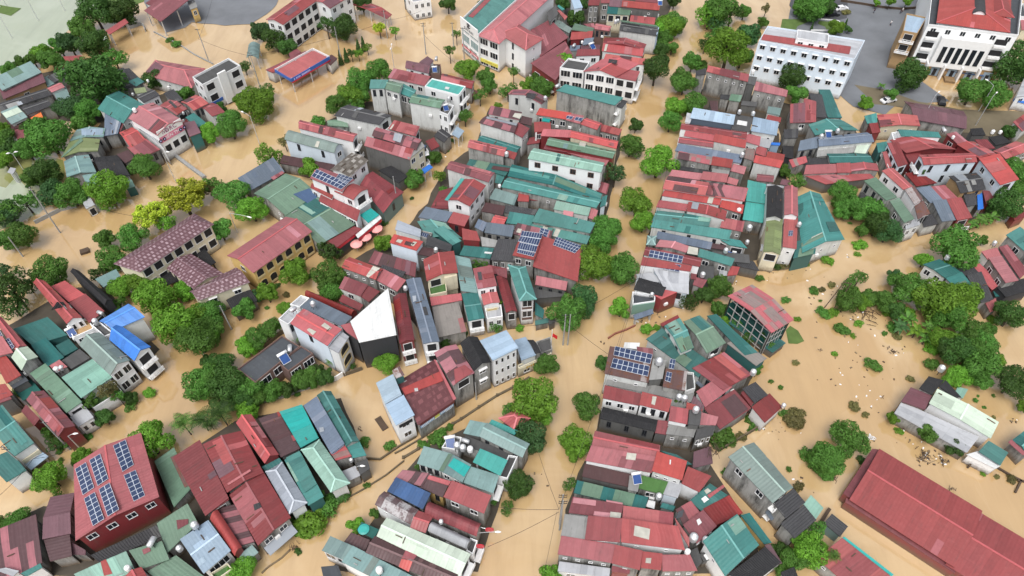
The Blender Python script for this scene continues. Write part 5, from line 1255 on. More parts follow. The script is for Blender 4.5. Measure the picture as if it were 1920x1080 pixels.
# ------------------------------------------------------------------ B5
Z(1520, 220)
H('sea green hipped roof pair with a small white antenna below the government office', 'house', '0,60 235,18 430,110 20,150|5|gy:1.0|teal|g'); 
H('long slate blue roof with two white tanks and a ribbed concrete court wall', 'house', '60,170 470,125 545,205 60,245|5.4|gx:.6|slate|dw'); K(215, 130, 'white topped water tank on the ridge of the long slate blue roof', 's', 1.2); HW(140, 155, 'blue solar heater on the long slate blue roof', 0, 1.3)
H('slate blue left roof piece with a round white tank', 'house', '-90,210 60,170 60,260 -110,280|5|s0|slate|g'); K(78, 180, 'round white water tank on the slate blue left roof', 's', 1.3)
H('moss stained concrete court with a lime green sheet', 'house', '60,260 390,205 385,295 50,330|4|fl|conc|g', '395,215 510,215 460,305 370,295|4.4|fl|pale|g')
H('dark teal roof with corrugated edge behind the red lane roofs', 'house', '140,305 470,305 535,380 160,385|4.2|gx|dkt|g')
H('dark sheds left of the red lane roofs', 'shed', '-60,345 150,340 160,400 -60,395|3.4|fl|gry|dg')
H('long low red lane roof in two tiers over white trim', 'house', '-40,410 220,400 225,465 -60,480|4|s0|rose|g', '215,395 330,390 345,465 225,465|4.2|s0|red|g', '315,390 560,390 575,450 345,455|4.2|gy:.5|red|g', '-70,500 490,460 520,510 150,565|3|s0:.3|red|dg')
H('small red shed with a pale orange end wall beside the brown maroon shed', 'house', '560,-25 900,-15 925,70 590,80|4.4|gy:.5|rose|c', '445,0 555,-30 560,45 480,50|4|s0|teal|g', '485,60 560,45 590,125 520,135|3.6|s0|mar|r')
H('teal capped rooftop room with grey tank on the red roof ridge', 'house', '735,98 1080,125 1100,168 765,160|6.4|fl|teal|w', '680,130 740,120 760,185 700,190|5.6|f|lconc|w'); K(1110, 130, 'white horizontal tank at the end of the teal capped rooftop room', 'h', 1.3, 5.4)
H('large plain red roof complex with a wide shallow gable', 'house', '695,190 930,165 1260,270 780,300|5.4|gy:.9|red|r', '780,300 900,300 1000,380 840,390|4.4|s0|mar|r', '1140,150 1220,130 1330,205 1240,225|4.6|s0|red|r', '1235,225 1375,205 1585,315 1420,345|5|gy:.5|red|r')
K(1190, 190, 'small white tank on the large plain red roof', 'w', .9, 5)
H('ornate blue white balconied front with purple drapery beside the brown lane', 'house', '645,215 735,205 820,390 740,420|6|fl|mar|lb|3:3x2b,2:1x2d')
H('faded maroon side roof along the brown lane', 'house', '600,305 680,290 735,400 640,425|4|s0|rose|g', '555,215 640,205 660,270 570,300|4.2|fl|teal|t')
H('white villa with a maroon gable roof, green balcony plants and a long white side wall', 'house', '905,315 1365,300 1405,375 955,402|7.6|gx:.5|red|lb|2:3x2k,3:1x2b'); None
H('tall white end wall house under a bright rose red roof at the right', 'house', '1415,345 1590,315 1748,532 1605,572|7|s1:.4|bred|lb|2:1x2d,3:2x1')
H('dark red courtyard roof behind the dark slate pitched hut', 'house', '800,480 890,475 1080,550 880,585|3.6|s0|dkred|g')
H('pale red broad roof at the right edge below the black sheds', 'house', '1545,285 1725,200 1880,270 1640,350|4.6|gx|rose|g')
H('black tarpaulin sheds with two tanks under the dirt yard wall', 'shed', '1345,105 1440,95 1480,150 1360,150|4.2|s0|blk|dg', '1500,170 1600,160 1700,205 1560,240|4.2|s0|blk|dg', '1380,195 1480,195 1560,260 1450,270|4|s0|dkred|g'); K(1520, 150, 'pale water tank left of two by the black tarpaulin sheds', 'w', 1.1, 4.3); K(1585, 150, 'pale water tank right of two by the black tarpaulin sheds', 'w', 1.0, 4.3)
H('rose roofed white house tapering down to rusted panels beside the green roof', 'house', '600,450 700,425 870,590 785,610|6.8|gy:.3|rose|w|3:2x2', '785,620 870,590 945,690 880,740|6.6|s0|rust|w', '880,740 945,700 1015,810 900,860|5.6|fl|rust|w')
H('green roofed concrete house with a jade lower slope and round window', 'house', '450,535 545,515 725,685 640,700|6.4|s1:.4|grn|g', '665,700 740,690 870,865 790,890|5.8|s1:.4|grn|g|2:1x1,3:1x1', '430,640 500,600 560,690 410,680|3.6|fl|gry|g')
H('white plastered street front with little windows below the green roofed house', 'house', '800,885 900,835 930,905 800,945|4.6|fl|lconc|w|2:2x1')
H('half slate half red low pitched roof behind the tower of rusty scaffolding', 'house', '880,610 1000,590 1130,710 1010,720|4.8|s0|slate|g' , '1000,592 1125,578 1250,685 1120,705|4.8|s0:.3|red|g', '1015,720 1135,708 1225,865 1110,880|4.4|s0|slate|g', '1135,708 1260,690 1365,845 1235,870|4.4|s0|red|r')
H('black roofed low wing against the half slate half red roof', 'house', '930,860 1020,820 1085,900 950,925|3.2|s0|gry|dw')
H('dark slate pitched hut with a lower black lean-to', 'house', '1160,495 1400,465 1475,605 1270,640|5|gx:.7|gry|br', '1270,645 1385,625 1400,735 1325,755|3.6|s0|gry|g')
H('blue tarpaulin draped over the yard beside the dark slate hut', 'tarpaulin', '1395,665 1435,655 1460,770 1410,780|2.6|s0:.6|tarp_blue|open')
H('dark red timber hut at the right among trees', 'shed', '1445,615 1540,640 1580,690 1480,735|3.2|s0|mar|r', '1690,820 1780,760 1830,830 1720,870|2.8|s0|mar|r')
K(1140, 860, 'black scaffold water tank tower before the half slate roof', 's', 2.0, .3)
T(255,630,108,'round dark green tree by the lane end of the vast teal roof','leaf','big')
T(270,770,90,'middle tree in the clump beside the vast teal roof','leaf','round')
T(390,760,120,'bushy tree of the clump beside the concrete green roofed house','leaf','big')
T(520,790,120,'leafy tree touching the concrete green roofed house','leaf','big')
T(570,900,120,'very dark tree at the lower clump by the brown lane','leaf_dark','big')
T(660,960,115,'dark low tree at the water end of the clump','leaf_blue','big')
T(440,950,60,'small tree of the clump over the brown water','leaf','round')
T(240,730,60,'little tree squeezed into the left of the clump','leaf','round')
T(335,895,22,'tiny shrub floating beside the vast teal roof','leaf','shrub')
T(1690,410,90,'dark tree at the right edge above the rose red roof','leaf','big')
T(1760,480,110,'large tree at the right edge beside the rose red roof','leaf','big')
T(1750,600,85,'green tree at the right edge by the timber hut','leaf','round')
T(1660,730,135,'big dark green tree beside the red timber hut','leaf_dark','big')
T(1575,625,50,'palm like plant by the white end wall','leaf','banana')
T(1530,840,85,'banana plants at the waterline by the red timber hut','leaf','banana')
T(1440,870,80,'banana plants left of the timber hut','leaf','banana')
T(1375,900,60,'small banana clump by the scaffold tank','leaf','banana')
T(1250,940,70,'thick bush at the foot of the half slate half red roof','leaf_bright','shrub')
T(1690,880,35,'small shrub on the water near the right edge','leaf','shrub')
T(1675,110,65,'dark tree on the dirt yard wall at the right','leaf_dark','round')
T(950,440,45,'balcony plants on the front of the white villa','leaf_dark','round',3.6)
# ------------------------------------------------------------------ C1
Z(0, 440)
H('cream L shaped school with a mauve spotted tile roof and open galleries', 'school_building', '945,250 1650,-185 1795,-85 1190,310|7.2|hx:1.6|tile|c|2:7x2d,1:2x2', group=None)
H('second mauve spotted tile roof wing with a cream end wall, hipped toward the yard', 'school_building', '1415,285 1600,158 1900,330 1620,455|5|gy:1.0|tile|c', '1605,490 1985,265 2115,410 1665,545|5.6|gx:1.2|tile|c|2:2x2h,1:1x2')
H('black open truss court roof between the two mauve tiled wings', 'canopy', '1310,340 1440,285 1530,380 1400,430|2.6|fl|blk|openblack_paint', '1640,145 1720,110 1820,230 1750,280|2.6|fl|blk|openblack_paint')
H('maroon ribbed gable house with a white front and orange tiled balcony', 'house', '285,395 365,392 700,690 555,760|6.6|gy:.8|red|w|2:2x1', '560,770 740,700 790,790 620,870|4.6|f|br|w') 
P('480,570 560,572 580,600 430,640|blk') ; LAST['faces'] = LAST['faces'][-1:]; HW(610, 830, 'blue solar heater on the orange tiled balcony', 40, 1.2)
H('plain red roof in two slopes beside the maroon ribbed gable', 'house', '440,440 545,390 715,500 585,580|4.6|s3:.3|bred|g', '590,580 720,500 880,640 760,755|4.6|s3:.3|red|g'); K(860, 665, 'white horizontal tank at the corner of the plain red roof', 'h', 1.1)
H('long black gabled roof with a pale ridge beside the plain red roof', 'house', '590,305 670,310 950,550 885,600|4.6|gy:.9|blk|bk')
H('dull teal lean-to hidden between trees and the mauve school', 'shed', '800,380 990,300 1010,345 880,445|3|s0|tgry|g')
H('bright blue roofed house with an L shaped gable and white balconies', 'house', '840,735 1080,575 1225,700 955,800|7|gx:.8|blue|w|1:1x2d', '935,890 985,745 1285,950 1120,1060|7|gy:1.1|blue|w|2:1x2b', '775,765 840,735 960,830 880,860|6.2|f|dconc|w')
K(825, 750, 'steel water tank on the terrace of the bright blue roofed house', 's', 1.3)
H('warm grey gabled roof house with a white glazed front, left of the bright blue roof', 'house', '665,925 840,825 1095,1055 930,1190|7|gy:1.2|ggry|w|2:2x2l')
H('two deep teal flat roofs behind the maroon ribbed gable', 'house', '110,800 400,690 570,850 270,930|3.6|fl|dkt|t', '265,930 380,870 545,1030 390,1120|3.8|fl|dkt|t', '470,935 580,880 660,960 530,1030|3.4|fl|dkt|t')
H('rose roof with a pale cream gable end and solar panels at the left edge', 'house', '-60,690 10,700 230,930 130,990|6.4|gy:.7|red|g', '95,1030 230,945 320,1025 180,1150|6.6|gy:1.0|pale|g', '-200,900 30,870 110,990 -120,1050|6.4|s0|rose|g')
LAST['faces'] = LAST['faces'][:2]; S('-30,830 0,800 35,855 0,890|2x3'); S('30,900 80,870 130,945 85,990|3x3')
H('long red roof at the left edge below the cream gable end', 'house', '-90,960 10,985 180,1170 50,1270|5.4|s0:.4|red|g')
T(90,450,160,'tall dark thin tree at the left edge above the deep teal roofs','leaf_dark','loose',1.3)
T(100,600,120,'dark sparse tree over the shaded teal roof at the left','leaf_dark','loose')
T(40,330,90,'dark tree at the left edge of the flooded crossroads','leaf_blue','loose')
T(410,310,140,'bright green leaning tree at the tip of the maroon ribbed gable','leaf','big')
T(230,420,90,'shaded tree beside the maroon ribbed gable','leaf_dark','loose')
T(820,330,70,'greyish shrubs left of the mauve tiled school','leaf_dark','loose')
T(940,200,110,'dense dark tree against the left eave of the mauve school','leaf','big')
T(1030,430,115,'bright tree, uppermost of the big cluster before the mauve school','leaf_bright','big')
T(1180,420,120,'round bright tree under the mauve tiled roof edge','leaf_bright','big')
T(1300,540,170,'large bright tree in the middle of the big cluster','leaf_bright','big')
T(1560,480,90,'yellow green tree between the mauve wings','leaf_bright','round')
T(1000,580,70,'palmy shrub at the black gabled roof end','leaf','loose')
T(1480,770,190,'huge bright tree, heart of the big cluster beside the blue roof','leaf_bright','big')
T(1660,880,180,'huge leafy tree at the lower right of the big cluster','leaf','big')
T(1640,700,140,'right shoulder tree of the big cluster','leaf_bright','big')
T(1750,800,110,'outer right tree of the big cluster over the water','leaf','big')
T(1770,600,85,'blue green tree under the cream school wall','leaf_blue','round')
pole(195,185,6,'broken black stump pole in the flooded crossroads','utility_pole',0)
o = ob('floating_crate', MB().bx(-.9, -.7, -.2, .9, .7, .6).done('floating_crate', ['wood']), None, at(720, 148, 0), (0, 0, .5)); tag(o, 'dark crate drifting alone in the flooded crossroads', 'crate')
lamp(1740,1050,5,'street lamp head under the huge leafy tree of the cluster',30,1.4)
# ------------------------------------------------------------------ C2
Z(380, 420)
H('ochre yellow two storey school wing with arched galleries and a plain red gable roof', 'school_building', '205,265 700,-60 925,60 425,415|6.4|gx:1.5|red|y|2:6x2a,3:1x1')
H('black net covered lean-to with stacked junk under the cream school wall', 'shed', '200,650 400,550 460,640 270,760|2.8|s0:.4|blk|dg')
H('red house with a white skylight band in its left half, beside the narrow street', 'house', '1240,278 1520,380 1460,470 1170,365|6|gx:.6|red|g|2:4x1s', '1520,385 1720,480 1640,570 1455,465|5.4|s0:.3|red|g|2:2x1'); P('1440,355 1500,375 1400,455 1380,440|skylight')
H('dull red low roof with a black awning behind the skylight banded red house', 'house', '1460,245 1800,340 1800,450 1390,320|4.6|s0:.6|mar|g', '1510,345 1715,400 1680,455 1500,375|5|fl|gry|g')
H('maroon low wing in two pieces above the white wedge roof', 'house', '1200,450 1400,525 1330,610 1150,540|4.6|s0:.4|mar|dw', '1400,530 1500,575 1400,660 1320,600|4.4|s0|mar|g', '1180,600 1360,690 1320,730 1150,650|3.4|s0|mar|g')
H('long dark red half barrel roof beside the slate blue terrace', 'house', '890,562 1310,735 1250,765 865,600|5.4|bx:.7|dkred|r')
H('white arched front villa with a hot red flat roof and slate terraces', 'house', '850,715 1180,885 1050,1030 740,835|8.6|gx:.3|bred|lb', '920,620 1260,785 1180,865 820,700|7.4|fl|slate|w', '640,800 740,705 830,740 720,850|7.4|f|lconc|w', '735,680 830,600 900,625 820,700|7.4|f|lconc|w', '1050,1040 1180,905 1230,950 1150,1090|7.8|fl|lconc|w|2:1x2a,1:1x2a')
LAST['faces'] = LAST['faces'][:2]; P('1030,835 1090,880 1065,900 1000,860|skylight'); P('900,880 960,910 930,940 880,895|skylight')
LAST['faces'] = LAST['faces']
K(940, 690, 'white water tank on the slate terrace of the arched villa', 's', 1.2); K(770, 730, 'pair of white tanks on the pale terrace of the arched villa', 'h', 1.2)
H('dark modern house under one huge white wedge shaped roof', 'house', '!1245,822 1565,540 1635,935 1320,1000|8.4|fl|wht|bk', '1170,880 1240,815 1320,1000 1210,900|7.8|s3:.3|red|bk')
H('long slate blue roofed slim house with white front balconies', 'house', '1715,470 1840,450 2000,990 1860,1010|7.4|gy:.2|slate|w|2:1x2b')
P('1770,610 1800,605 1805,650 1775,660|lgry')
H('deep red narrow gable between the white wedge and the slate blue slim house', 'house', '1605,620 1715,580 1790,980 1660,1010|6.4|gy:.6|dkred|r|2:1x2b')
K(1715, 555, 'white water tank at the top of the deep red narrow gable', 's', 1.1)
T(780,400,130,'round green tree before the ochre arcade','leaf_bright','big')
T(1060,440,135,'tall leafy tree in the narrow street, upper part','leaf','big')
T(1080,560,110,'lower dark half tree by the maroon wing','leaf','big')
T(1070,235,110,'dark bushy tree at the ochre school end','leaf_dark','loose')
T(545,590,90,'bright young tree in the flooded lane by the ochre arcade','leaf_bright','round')
T(370,720,95,'green tree by the junk lean-to','leaf','round')
T(470,600,60,'small blue green tree behind the bright young lane tree','leaf_blue','round')
T(690,710,62,'yellow green bush tree at the arched villa terrace','leaf_bright','round')
T(700,600,35,'floating leafy shrub in the lane','leaf_dry','shrub')
T(545,705,22,'tiny tuft floating in the lane','leaf','shrub')
T(1525,150,88,'bright street tree under the rose skylight house','leaf_bright','round')
T(560,880,95,'bushy garden tree above the black flat roof house','leaf','big')
T(450,960,105,'garden tree on the wall of the black flat roof house','leaf','big')
T(370,1040,90,'garden tree at the lower left of the black flat roof house','leaf_bright','round')
T(640,860,60,'palm shrub at the villa corner','leaf','banana')
T(790,960,50,'small palm by the villa side wall','leaf','palm',1.4)
T(620,520,32,'low bushes at the foot of the ochre arcade','leaf_dark','shrub')
T(900,440,30,'weeds in the lane before the ochre arcade','leaf','shrub')
T(60,760,130,'right flank tree of the big cluster near the lane','leaf','big')
T(120,900,70,'lowest tree of the big cluster on the lane','leaf','round')
T(30,960,100,'bright lower tree of the big cluster','leaf_bright','big')
T(70,660,75,'blue green tree under the cream wall end','leaf_blue','round')
pole(245,890,7.5,'leaning pole loaded with meters and junk in the lane','utility_pole',3)
lowwall('500,1060 580,1000 650,940 690,920', 1.1, 'brown garden wall with stones left of the arched villa', 'soil')
# ------------------------------------------------------------------ C3
Z(760, 420)
H('white block with a bright red flat roof, brown hatch and grey scrap tiles behind', 'house', '-100,85 155,145 90,225 -130,155|6.8|fl|bred|lb', '-60,-30 130,50 130,105 -90,60|6.2|s3:.3|lgry|dw'); P('5,145 80,165 50,190 -10,175|brown'); P('70,150 100,155 70,190 45,180|skylight'); P('-60,130 -20,140 -40,165 -80,150|skylight')
H('charcoal and brown roofs with a rooftop net behind the bright red flat roof', 'house', '190,95 395,180 380,230 170,190|5.8|s3:.3|gry|dg', '110,190 310,215 300,290 90,250|5.4|fl|brown|dg', '130,55 230,75 200,130 115,100|5.6|f|deck|g'); K(262, 235, 'white water tank on the brown roof behind the red gable', 's', 1.2); 
LAST['faces'] = LAST['faces'][-1:]; S('140,60 205,80 185,130 120,110|4x1')
H('sea teal wall and roof of the corner building behind charcoal roofs', 'house', '230,60 330,30 470,140 400,180|5.6|s0|teal|t')
H('red gabled cream house with a plant filled balcony', 'house', '150,300 410,225 445,410 180,480|7.4|gy:.8|red|c|2:2x1d', '190,500 340,470 350,570 210,600|5.2|f|lawn|c')
board(2, .55, 1, 3, 7, 'c', 'front_bay', .5, .02, 0)
H('dark red box roofed hut with a red facing wall, left of the slate roof pair', 'house', '480,30 600,65 635,140 480,135|6|fl|red|r')
H('green floor roof with white sheet below the dark red box hut', 'house', '495,190 750,210 715,295 455,260|4.6|s0:.3|dkt|g'); P('670,235 735,240 725,255 665,248|wht')
H('crumbling grey wall court right of the dark red box hut', 'house', '630,100 780,140 770,190 650,190|5|fl|conc|g')
H('black weathered roof with white cross strips left of the large solar roof', 'house', '790,135 945,140 930,320 710,300|5|s0:.4|gry|g')
H('red roof almost covered by a large blue solar array, raised above neighbours', 'house', '985,60 1165,80 1085,305 905,260|6.6|fl|red|g|2:2x1'); S('985,62 1160,85 1145,130 970,105|8x1'); S('975,105 1140,132 1120,188 950,150|8x1'); S('965,158 1115,190 1100,245 945,215|8x1'); S('950,218 1095,250 1080,280 940,245|8x1')
H('wide red roof with a white framed solar array at its upper end by canal trees', 'house', '1130,110 1490,210 1455,488 1075,355|5.2|s0:.5|red|g'); S('1275,112 1490,190 1430,250 1245,180|9x3')
H('rose roof with small solar panels between the large arrays', 'house', '945,0 1245,65 1215,165 910,80|5.2|s0:.3|mixd|g'); S('1140,35 1215,55 1190,125 1130,85|2x3'); P('950,40 985,45 970,80 935,70|skylight')
H('dark grime court with a rose strip roof below the wide red roof', 'house', '1105,440 1370,490 1355,560 1095,510|4.4|s0:.2|rose|dg', '1060,520 1350,560 1340,600 1080,640|3|fl|dconc|dg')
H('grey teal lane roof running beside the red gabled cream house', 'house', '415,265 545,295 610,580 470,570|5.6|s3:.2|tgry|g', '475,585 610,575 670,790 530,820|5.4|gx:.2|dkt|w|2:1x1b')
H('rusty red porch roof over a deep brown grey flat court roof', 'house', '205,620 470,590 480,640 220,690|4.4|s0:.2|bred|g', '230,700 445,655 520,905 265,960|4|fl|wthr|g')
H('pink fronted house with a bright red roof, roof hatch and lettered balcony', 'house', '570,375 725,345 775,520 610,545|8|fl|red|w|2:2x1', '635,580 770,560 800,660 660,685|6|gy:.3|rose|w', '670,700 810,680 820,780 690,800|4.6|f|lconc|w|2:2x1'); 
LAST['faces'] = LAST['faces'][:1]; P('608,410 640,405 650,470 620,475|gry'); P('650,425 745,410 750,450 665,465|mar')
o, c, d, L, out = board(2, .05, .95, 4.1, 4.8, 'c', 'balcony_sign', .15, .25, 1); blocks_row(c, d, u, out, L*.7, 8, .4, 'text_ochre', LAST['root'])
H('narrow rust red gable squeezed between the pink front and the purple brick front', 'house', '765,440 850,440 945,735 850,750|5.6|gy:.6|dkred|g|2:1x1d'); P('750,380 860,375 860,460 780,430|mar')
H('white house with purple brick window surrounds and a teal hipped gable roof', 'house', '862,340 1020,365 1105,630 965,655|8.2|hy:.7|teal|w|2:1x2l,1:1x2k')
o, c, d, L, out = board(2, .06, .94, 4.9, 7.7, 'b', 'brick_band', .05, -.04, 0); o, c, d, L, out = board(2, .06, .94, 1.6, 4.5, 'b', 'brick_band', .05, -.04, 0)
H('low teal corrugated fence yard at the canal corner', 'shed', '1095,660 1175,740 1160,790 1095,770|2.6|s0|dkt|g', '1095,815 1205,790 1210,830 1095,855|2|fl|teal|g', '1205,790 1260,770 1270,820 1215,850|2.2|fl|dconc|dg')
H('red low side roof behind the pink fronted house', 'house', '690,340 860,375 850,430 740,420|4|fl|mar|g')
T(630,330,80,'leafy tree behind the pink fronted house','leaf','loose',.8)
T(1590,330,165,'large bright canal tree covering the end of the wide red roof','leaf_bright','big')
T(1660,140,120,'full canal tree above the large bright canal tree','leaf','big')
T(1730,30,70,'canal tree at the upper right by the teal roofs','leaf','round')
T(1790,370,110,'leafy tree on the far canal side of the large bright tree','leaf','big')
T(1380,740,170,'big drooping tree at the canal junction, left half','leaf','big')
T(1490,640,130,'big drooping tree at the canal junction, right half','leaf_blue','big')
T(970,880,40,'bush at the waterline below the purple brick front','leaf_bright','shrub')
T(330,1000,60,'bushes in the court below the deep brown grey roof','leaf_dark','round')
T(490,930,45,'dark shrubs in the brown court water','leaf_dark','round')
T(765,860,60,'hanging green plants on the balcony row','leaf','loose')
T(800,660,28,'bright potted bush on the lettered balcony','leaf_bright','round',5.2)
pole(1330,1020,9.5,'pair of utility poles standing at the canal junction','utility_pole',1,True)
# ------------------------------------------------------------------ C4
Z(1140, 420)
H('light slate roofs and a small teal box roof along the canal', 'house', '420,70 880,165 865,215 400,120|4.6|s0:.4|slate|g', '335,100 410,100 400,180 325,175|5|hx:.4|tgry|g')
H('pale pink gabled roof beside the slate canal roof', 'house', '440,130 690,190 660,240 400,190|5.2|gy:.5|pink|g'); P('680,190 760,205 755,265 665,250|skylight')
H('long maroon roof carrying a big white framed solar array by the canal', 'house', '320,190 795,290 775,360 300,260|6.6|gx:.3|mar|w', '290,280 710,365 695,395 275,350|6.4|s0|red|w'); LAST['faces'] = LAST['faces'][:2]; S('355,222 635,275 620,335 340,280|7x2'); S('335,298 615,350 600,408 320,355|7x2')
H('white tarpaulin clad wall and terrace below the canal solar array', 'house', '350,390 700,370 660,600 500,540|5.2|s0:.6|lconc|lb', '250,430 360,400 480,500 250,470|4.8|fl|lconc|lb')
H('charcoal and bright red roof pieces over a white parapet at the canal bend', 'house', '265,450 500,520 460,605 215,555|5|gx:.5|blk|w', '490,530 620,570 440,635 400,600|4.8|s0:.3|bred|r', '205,560 400,610 395,640 210,690|4.6|f:.8|deck|w'); K(365, 605, 'dark water tank on the white parapet terrace at the canal bend', 's', 1.0)
o, c, d, L, out = board(2, 0, 1, 1.6, 4.4, 'sea', 'hoarding', .12, .03)
H('blue grey awning at the foot of the white parapet house', 'canopy', '210,775 375,720 385,755 225,810|2.4|s0:.3|slate|open')
H('turquoise roofs with a black iron ridge frame behind the slate roofs', 'house', '870,100 1130,150 1160,200 1040,180|4.6|s0|teal|g', '770,215 1070,300 1040,355 760,270|5|s0:.3|teal|g', '870,160 1000,180 990,220 860,200|4|fl|brown|dg')
K(985, 240, 'white topped water tank among the iron ridge frames', 's', 1.2); K(1180, 70, 'large pale water tank between turquoise and red roofs', 's', 1.5, 3.5); K(1165, 180, 'black based water tank by the narrow alleyway', 's', 1.1, 3.4)
H('dark debris shacks and an iron tower by the backwater corner', 'shed', '880,220 1190,260 1200,330 880,300|3.2|fl|dconc|dg', '1060,300 1230,310 1280,400 1090,350|2.8|fl|gry|dg', '700,370 760,380 740,470 700,460|4|fl|mar|dg', '760,340 900,360 890,480 760,470|3.6|fl|dconc|dg')
H('red shed with a white corrugated side and plain red slope at the water', 'shed', '1030,355 1110,375 1090,425 1005,440|3.2|s0|bred|g', '940,400 1010,360 1005,440 930,450|3|fl|lconc|g', '730,455 840,480 790,540 720,510|3.6|s0|mar|g')
K(790, 460, 'white capped tank on the dark court terrace by the rose shed', 's', 1.3, 3.6)
H('white fronted barrel ended garage pair under the charcoal and rose gables', 'garage', '1290,170 1430,175 1420,235 1285,225|3.6|bx:.5|lconc|c|2:1x1s', '1435,175 1565,185 1550,265 1425,245|3.4|bx:.6|wht|w|2:2x1s')
H('tall open steel house with a striped red and translucent gable roof over hanging plants', 'greenhouse', '1005,605 1220,510 1565,805 1385,920|8.2|gx:.9|mixw|openblack_paint', '1010,840 1130,720 1500,1010 1390,1080|2|fl|dkt|dg')
LAST['W'].insert(0, LAST['W'][0])
for e in (2, 3):
    for zz in (1.5, 3.4, 5.3, 7.2): board(e, 0, 1, zz, zz+.12, 'rail', 'rail', .1, -.3, 0)
    for k in range(7): board(e, k/6*.97, k/6*.97+.02, 0, 8, 'rail', 'stanchion', .1, -.32, 0)
board(2, .02, .98, .1, 4.6, 'tarp_green', 'netting', .04, -.6, 0); board(3, .02, .98, .1, 3.0, 'tarp_green', 'netting', .04, -1.6, 0); board(1, .02, .98, .1, 7.6, 'tarp_green', 'netting', .04, -.4, 0); board(0, .02, .98, .1, 6.5, 'tarp_green', 'netting', .04, -.4, 0)
H('teal roofed complex with a stepped pale side wall, right of the canal bend', 'house', '470,865 610,785 720,1050 620,1080|6.4|gx:.8|teal|dw', '640,815 770,775 1000,995 830,1100|6.3|gx:.7|grn|g', '315,965 460,890 860,1170 770,1300|5|s1:.3|dkt|dw', '830,800 900,790 1270,1080 1150,1110|4.6|s0|dkt|g')
H('rust red ledge behind the teal roofed complex', 'shed', '440,840 590,765 600,790 460,865|3|fl|mar|g')
H('brown weathered lean-to with an iron window below the striped steel house', 'shed', '1000,1010 1090,970 1340,1130 1250,1200|4.4|s0:.3|wthr|t')
T(140,380,140,'large leafy canal tree beside the solar roofs','leaf','big')
T(110,710,95,'bright round tree at the canal bend beside the parapet house','leaf_bright','round')
T(940,530,110,'green tree at the waterline above the striped steel house','leaf','big')
T(810,600,85,'dark bush tree left of the green waterline tree','leaf_dark','round')
T(680,640,90,'bushes along the foot of the white tarpaulin wall','leaf_dark','loose')
T(940,710,75,'dark bush at the left corner of the striped steel house','leaf','round')
T(990,830,55,'mixed garden bush under the striped steel house','leaf_bright','round')
T(330,890,62,'bright bushes by the brick debris wall','leaf_bright','shrub')
T(415,870,40,'second bright bush by the brick debris wall','leaf_bright','shrub')
for k,(x,y,l) in enumerate(((1090,850,'upper left rack of hanging plants in the steel house'),(1190,960,'middle rack of hanging plants in the steel house'),(1300,960,'inner rack of hanging plants in the steel house'),(1360,1020,'lower rack of hanging plants in the steel house'))): T(x,y,50,l,'leaf','loose',.9)
T(1370,245,38,'bush in front of the barrel ended garages','leaf_bright','shrub')
T(1485,330,55,'weedy mound in front of the barrel ended garages','leaf_dry','shrub')
T(1430,360,40,'green shrub on the flooded weed strip','leaf_dark','shrub')
T(1665,330,40,'shrub floating near the teal shed corner','leaf','shrub')
T(1280,460,42,'shrub with white rubbish in the brown water','leaf','shrub')
T(1740,255,50,'weeds at the end of the vast teal roof','leaf','shrub')
T(1735,560,45,'left floating shrub in the wide brown water','leaf','shrub')
T(1495,635,45,'floating shrub above the striped steel house','leaf','shrub')
T(1600,800,32,'small bush at the right corner of the striped steel house','leaf_bright','shrub')
Z(1140, 420)
sheet('grass_islet', '1505,900 1540,860 1600,900 1655,985 1600,1010 1530,1010', .06, 'grass', .3)
sheet('weed_strip', '1260,320 1400,330 1520,330 1560,370 1480,395 1300,400', .05, 'mud', .5)
lowwall('1265,280 1420,300 1425,320', .5, 'thin wall of the flooded weed strip', 'concrete'); lowwall('1270,395 1400,390 1560,370 1700,340 1830,270', .3, 'mud dyke along the brown water', 'mud')
lowwall('0,970 60,930 160,895 230,860', .5, 'broken brick wall in the canal bend', 'brickred')
# ------------------------------------------------------------------ C5
Z(1520, 440)
H('teal roof house with a tank and shuttered side wall among the right hand trees', 'house', '950,250 1085,205 1275,320 1130,362|4.4|gx:.3|dkt|dw|3:2x1,2:3x1', '1130,362 1275,320 1420,520 1330,560|4.2|s1:.3|teal|dw'); K(1133, 210, 'steel water tank at the tip of the teal house among trees', 's', 1.3)
H('black corrugated roof running beside the teal house among trees', 'house', '1210,275 1350,260 1430,330 1300,360|4|s0|gry|g', '1300,360 1430,328 1540,545 1440,575|3.8|s0|gry|g')
H('long rose roof with a bare red terrace and white side wall at the right', 'house', '1430,150 1570,115 1605,180 1500,210|5.4|s0|rose|dw', '1495,205 1610,175 1755,385 1640,415|5.4|s3:.3|rose|g|3:2x1', '1360,275 1420,240 1610,410 1530,470|3.4|fl|bred|r')
K(1530, 85, 'white topped tank on the rose roof end', 's', 1.1)
H('maroon roof behind the long rose roof at the right edge', 'house', '1570,115 1650,110 1830,300 1770,380|5|s0|mar|g')
H('teal roofed grey block walled house at the right edge', 'house', '1650,0 1760,-60 1980,120 1860,190|6.6|s1:.3|teal|g|3:1x1'); None
H('black tarpaulin shelter on poles below the long rose roof', 'shed', '1560,455 1790,375 1860,470 1650,525|3.4|s0:.4|blk|bk', '1540,480 1590,470 1600,520 1560,520|2.4|fl|dkt|dg')
H('pale rose lean-to at the water below the black corrugated roof', 'shed', '1460,575 1560,545 1580,615 1520,655|2.6|s0:.3|rose|g')
T(1240,130,205,'giant broad tree at the right beside the rose roofs','leaf','big')
T(960,215,68,'small tree at the corner of the teal house among trees','leaf_bright','round')
T(1460,45,42,'small tree between the giant broad tree and the teal roof','leaf','round')
T(690,360,65,'blue green tree at the left end of the tree belt','leaf_blue','round')
T(830,440,160,'round leafy tree in front of the teal house','leaf','big')
T(1090,560,190,'big bright tree before the teal house, left half','leaf_bright','big')
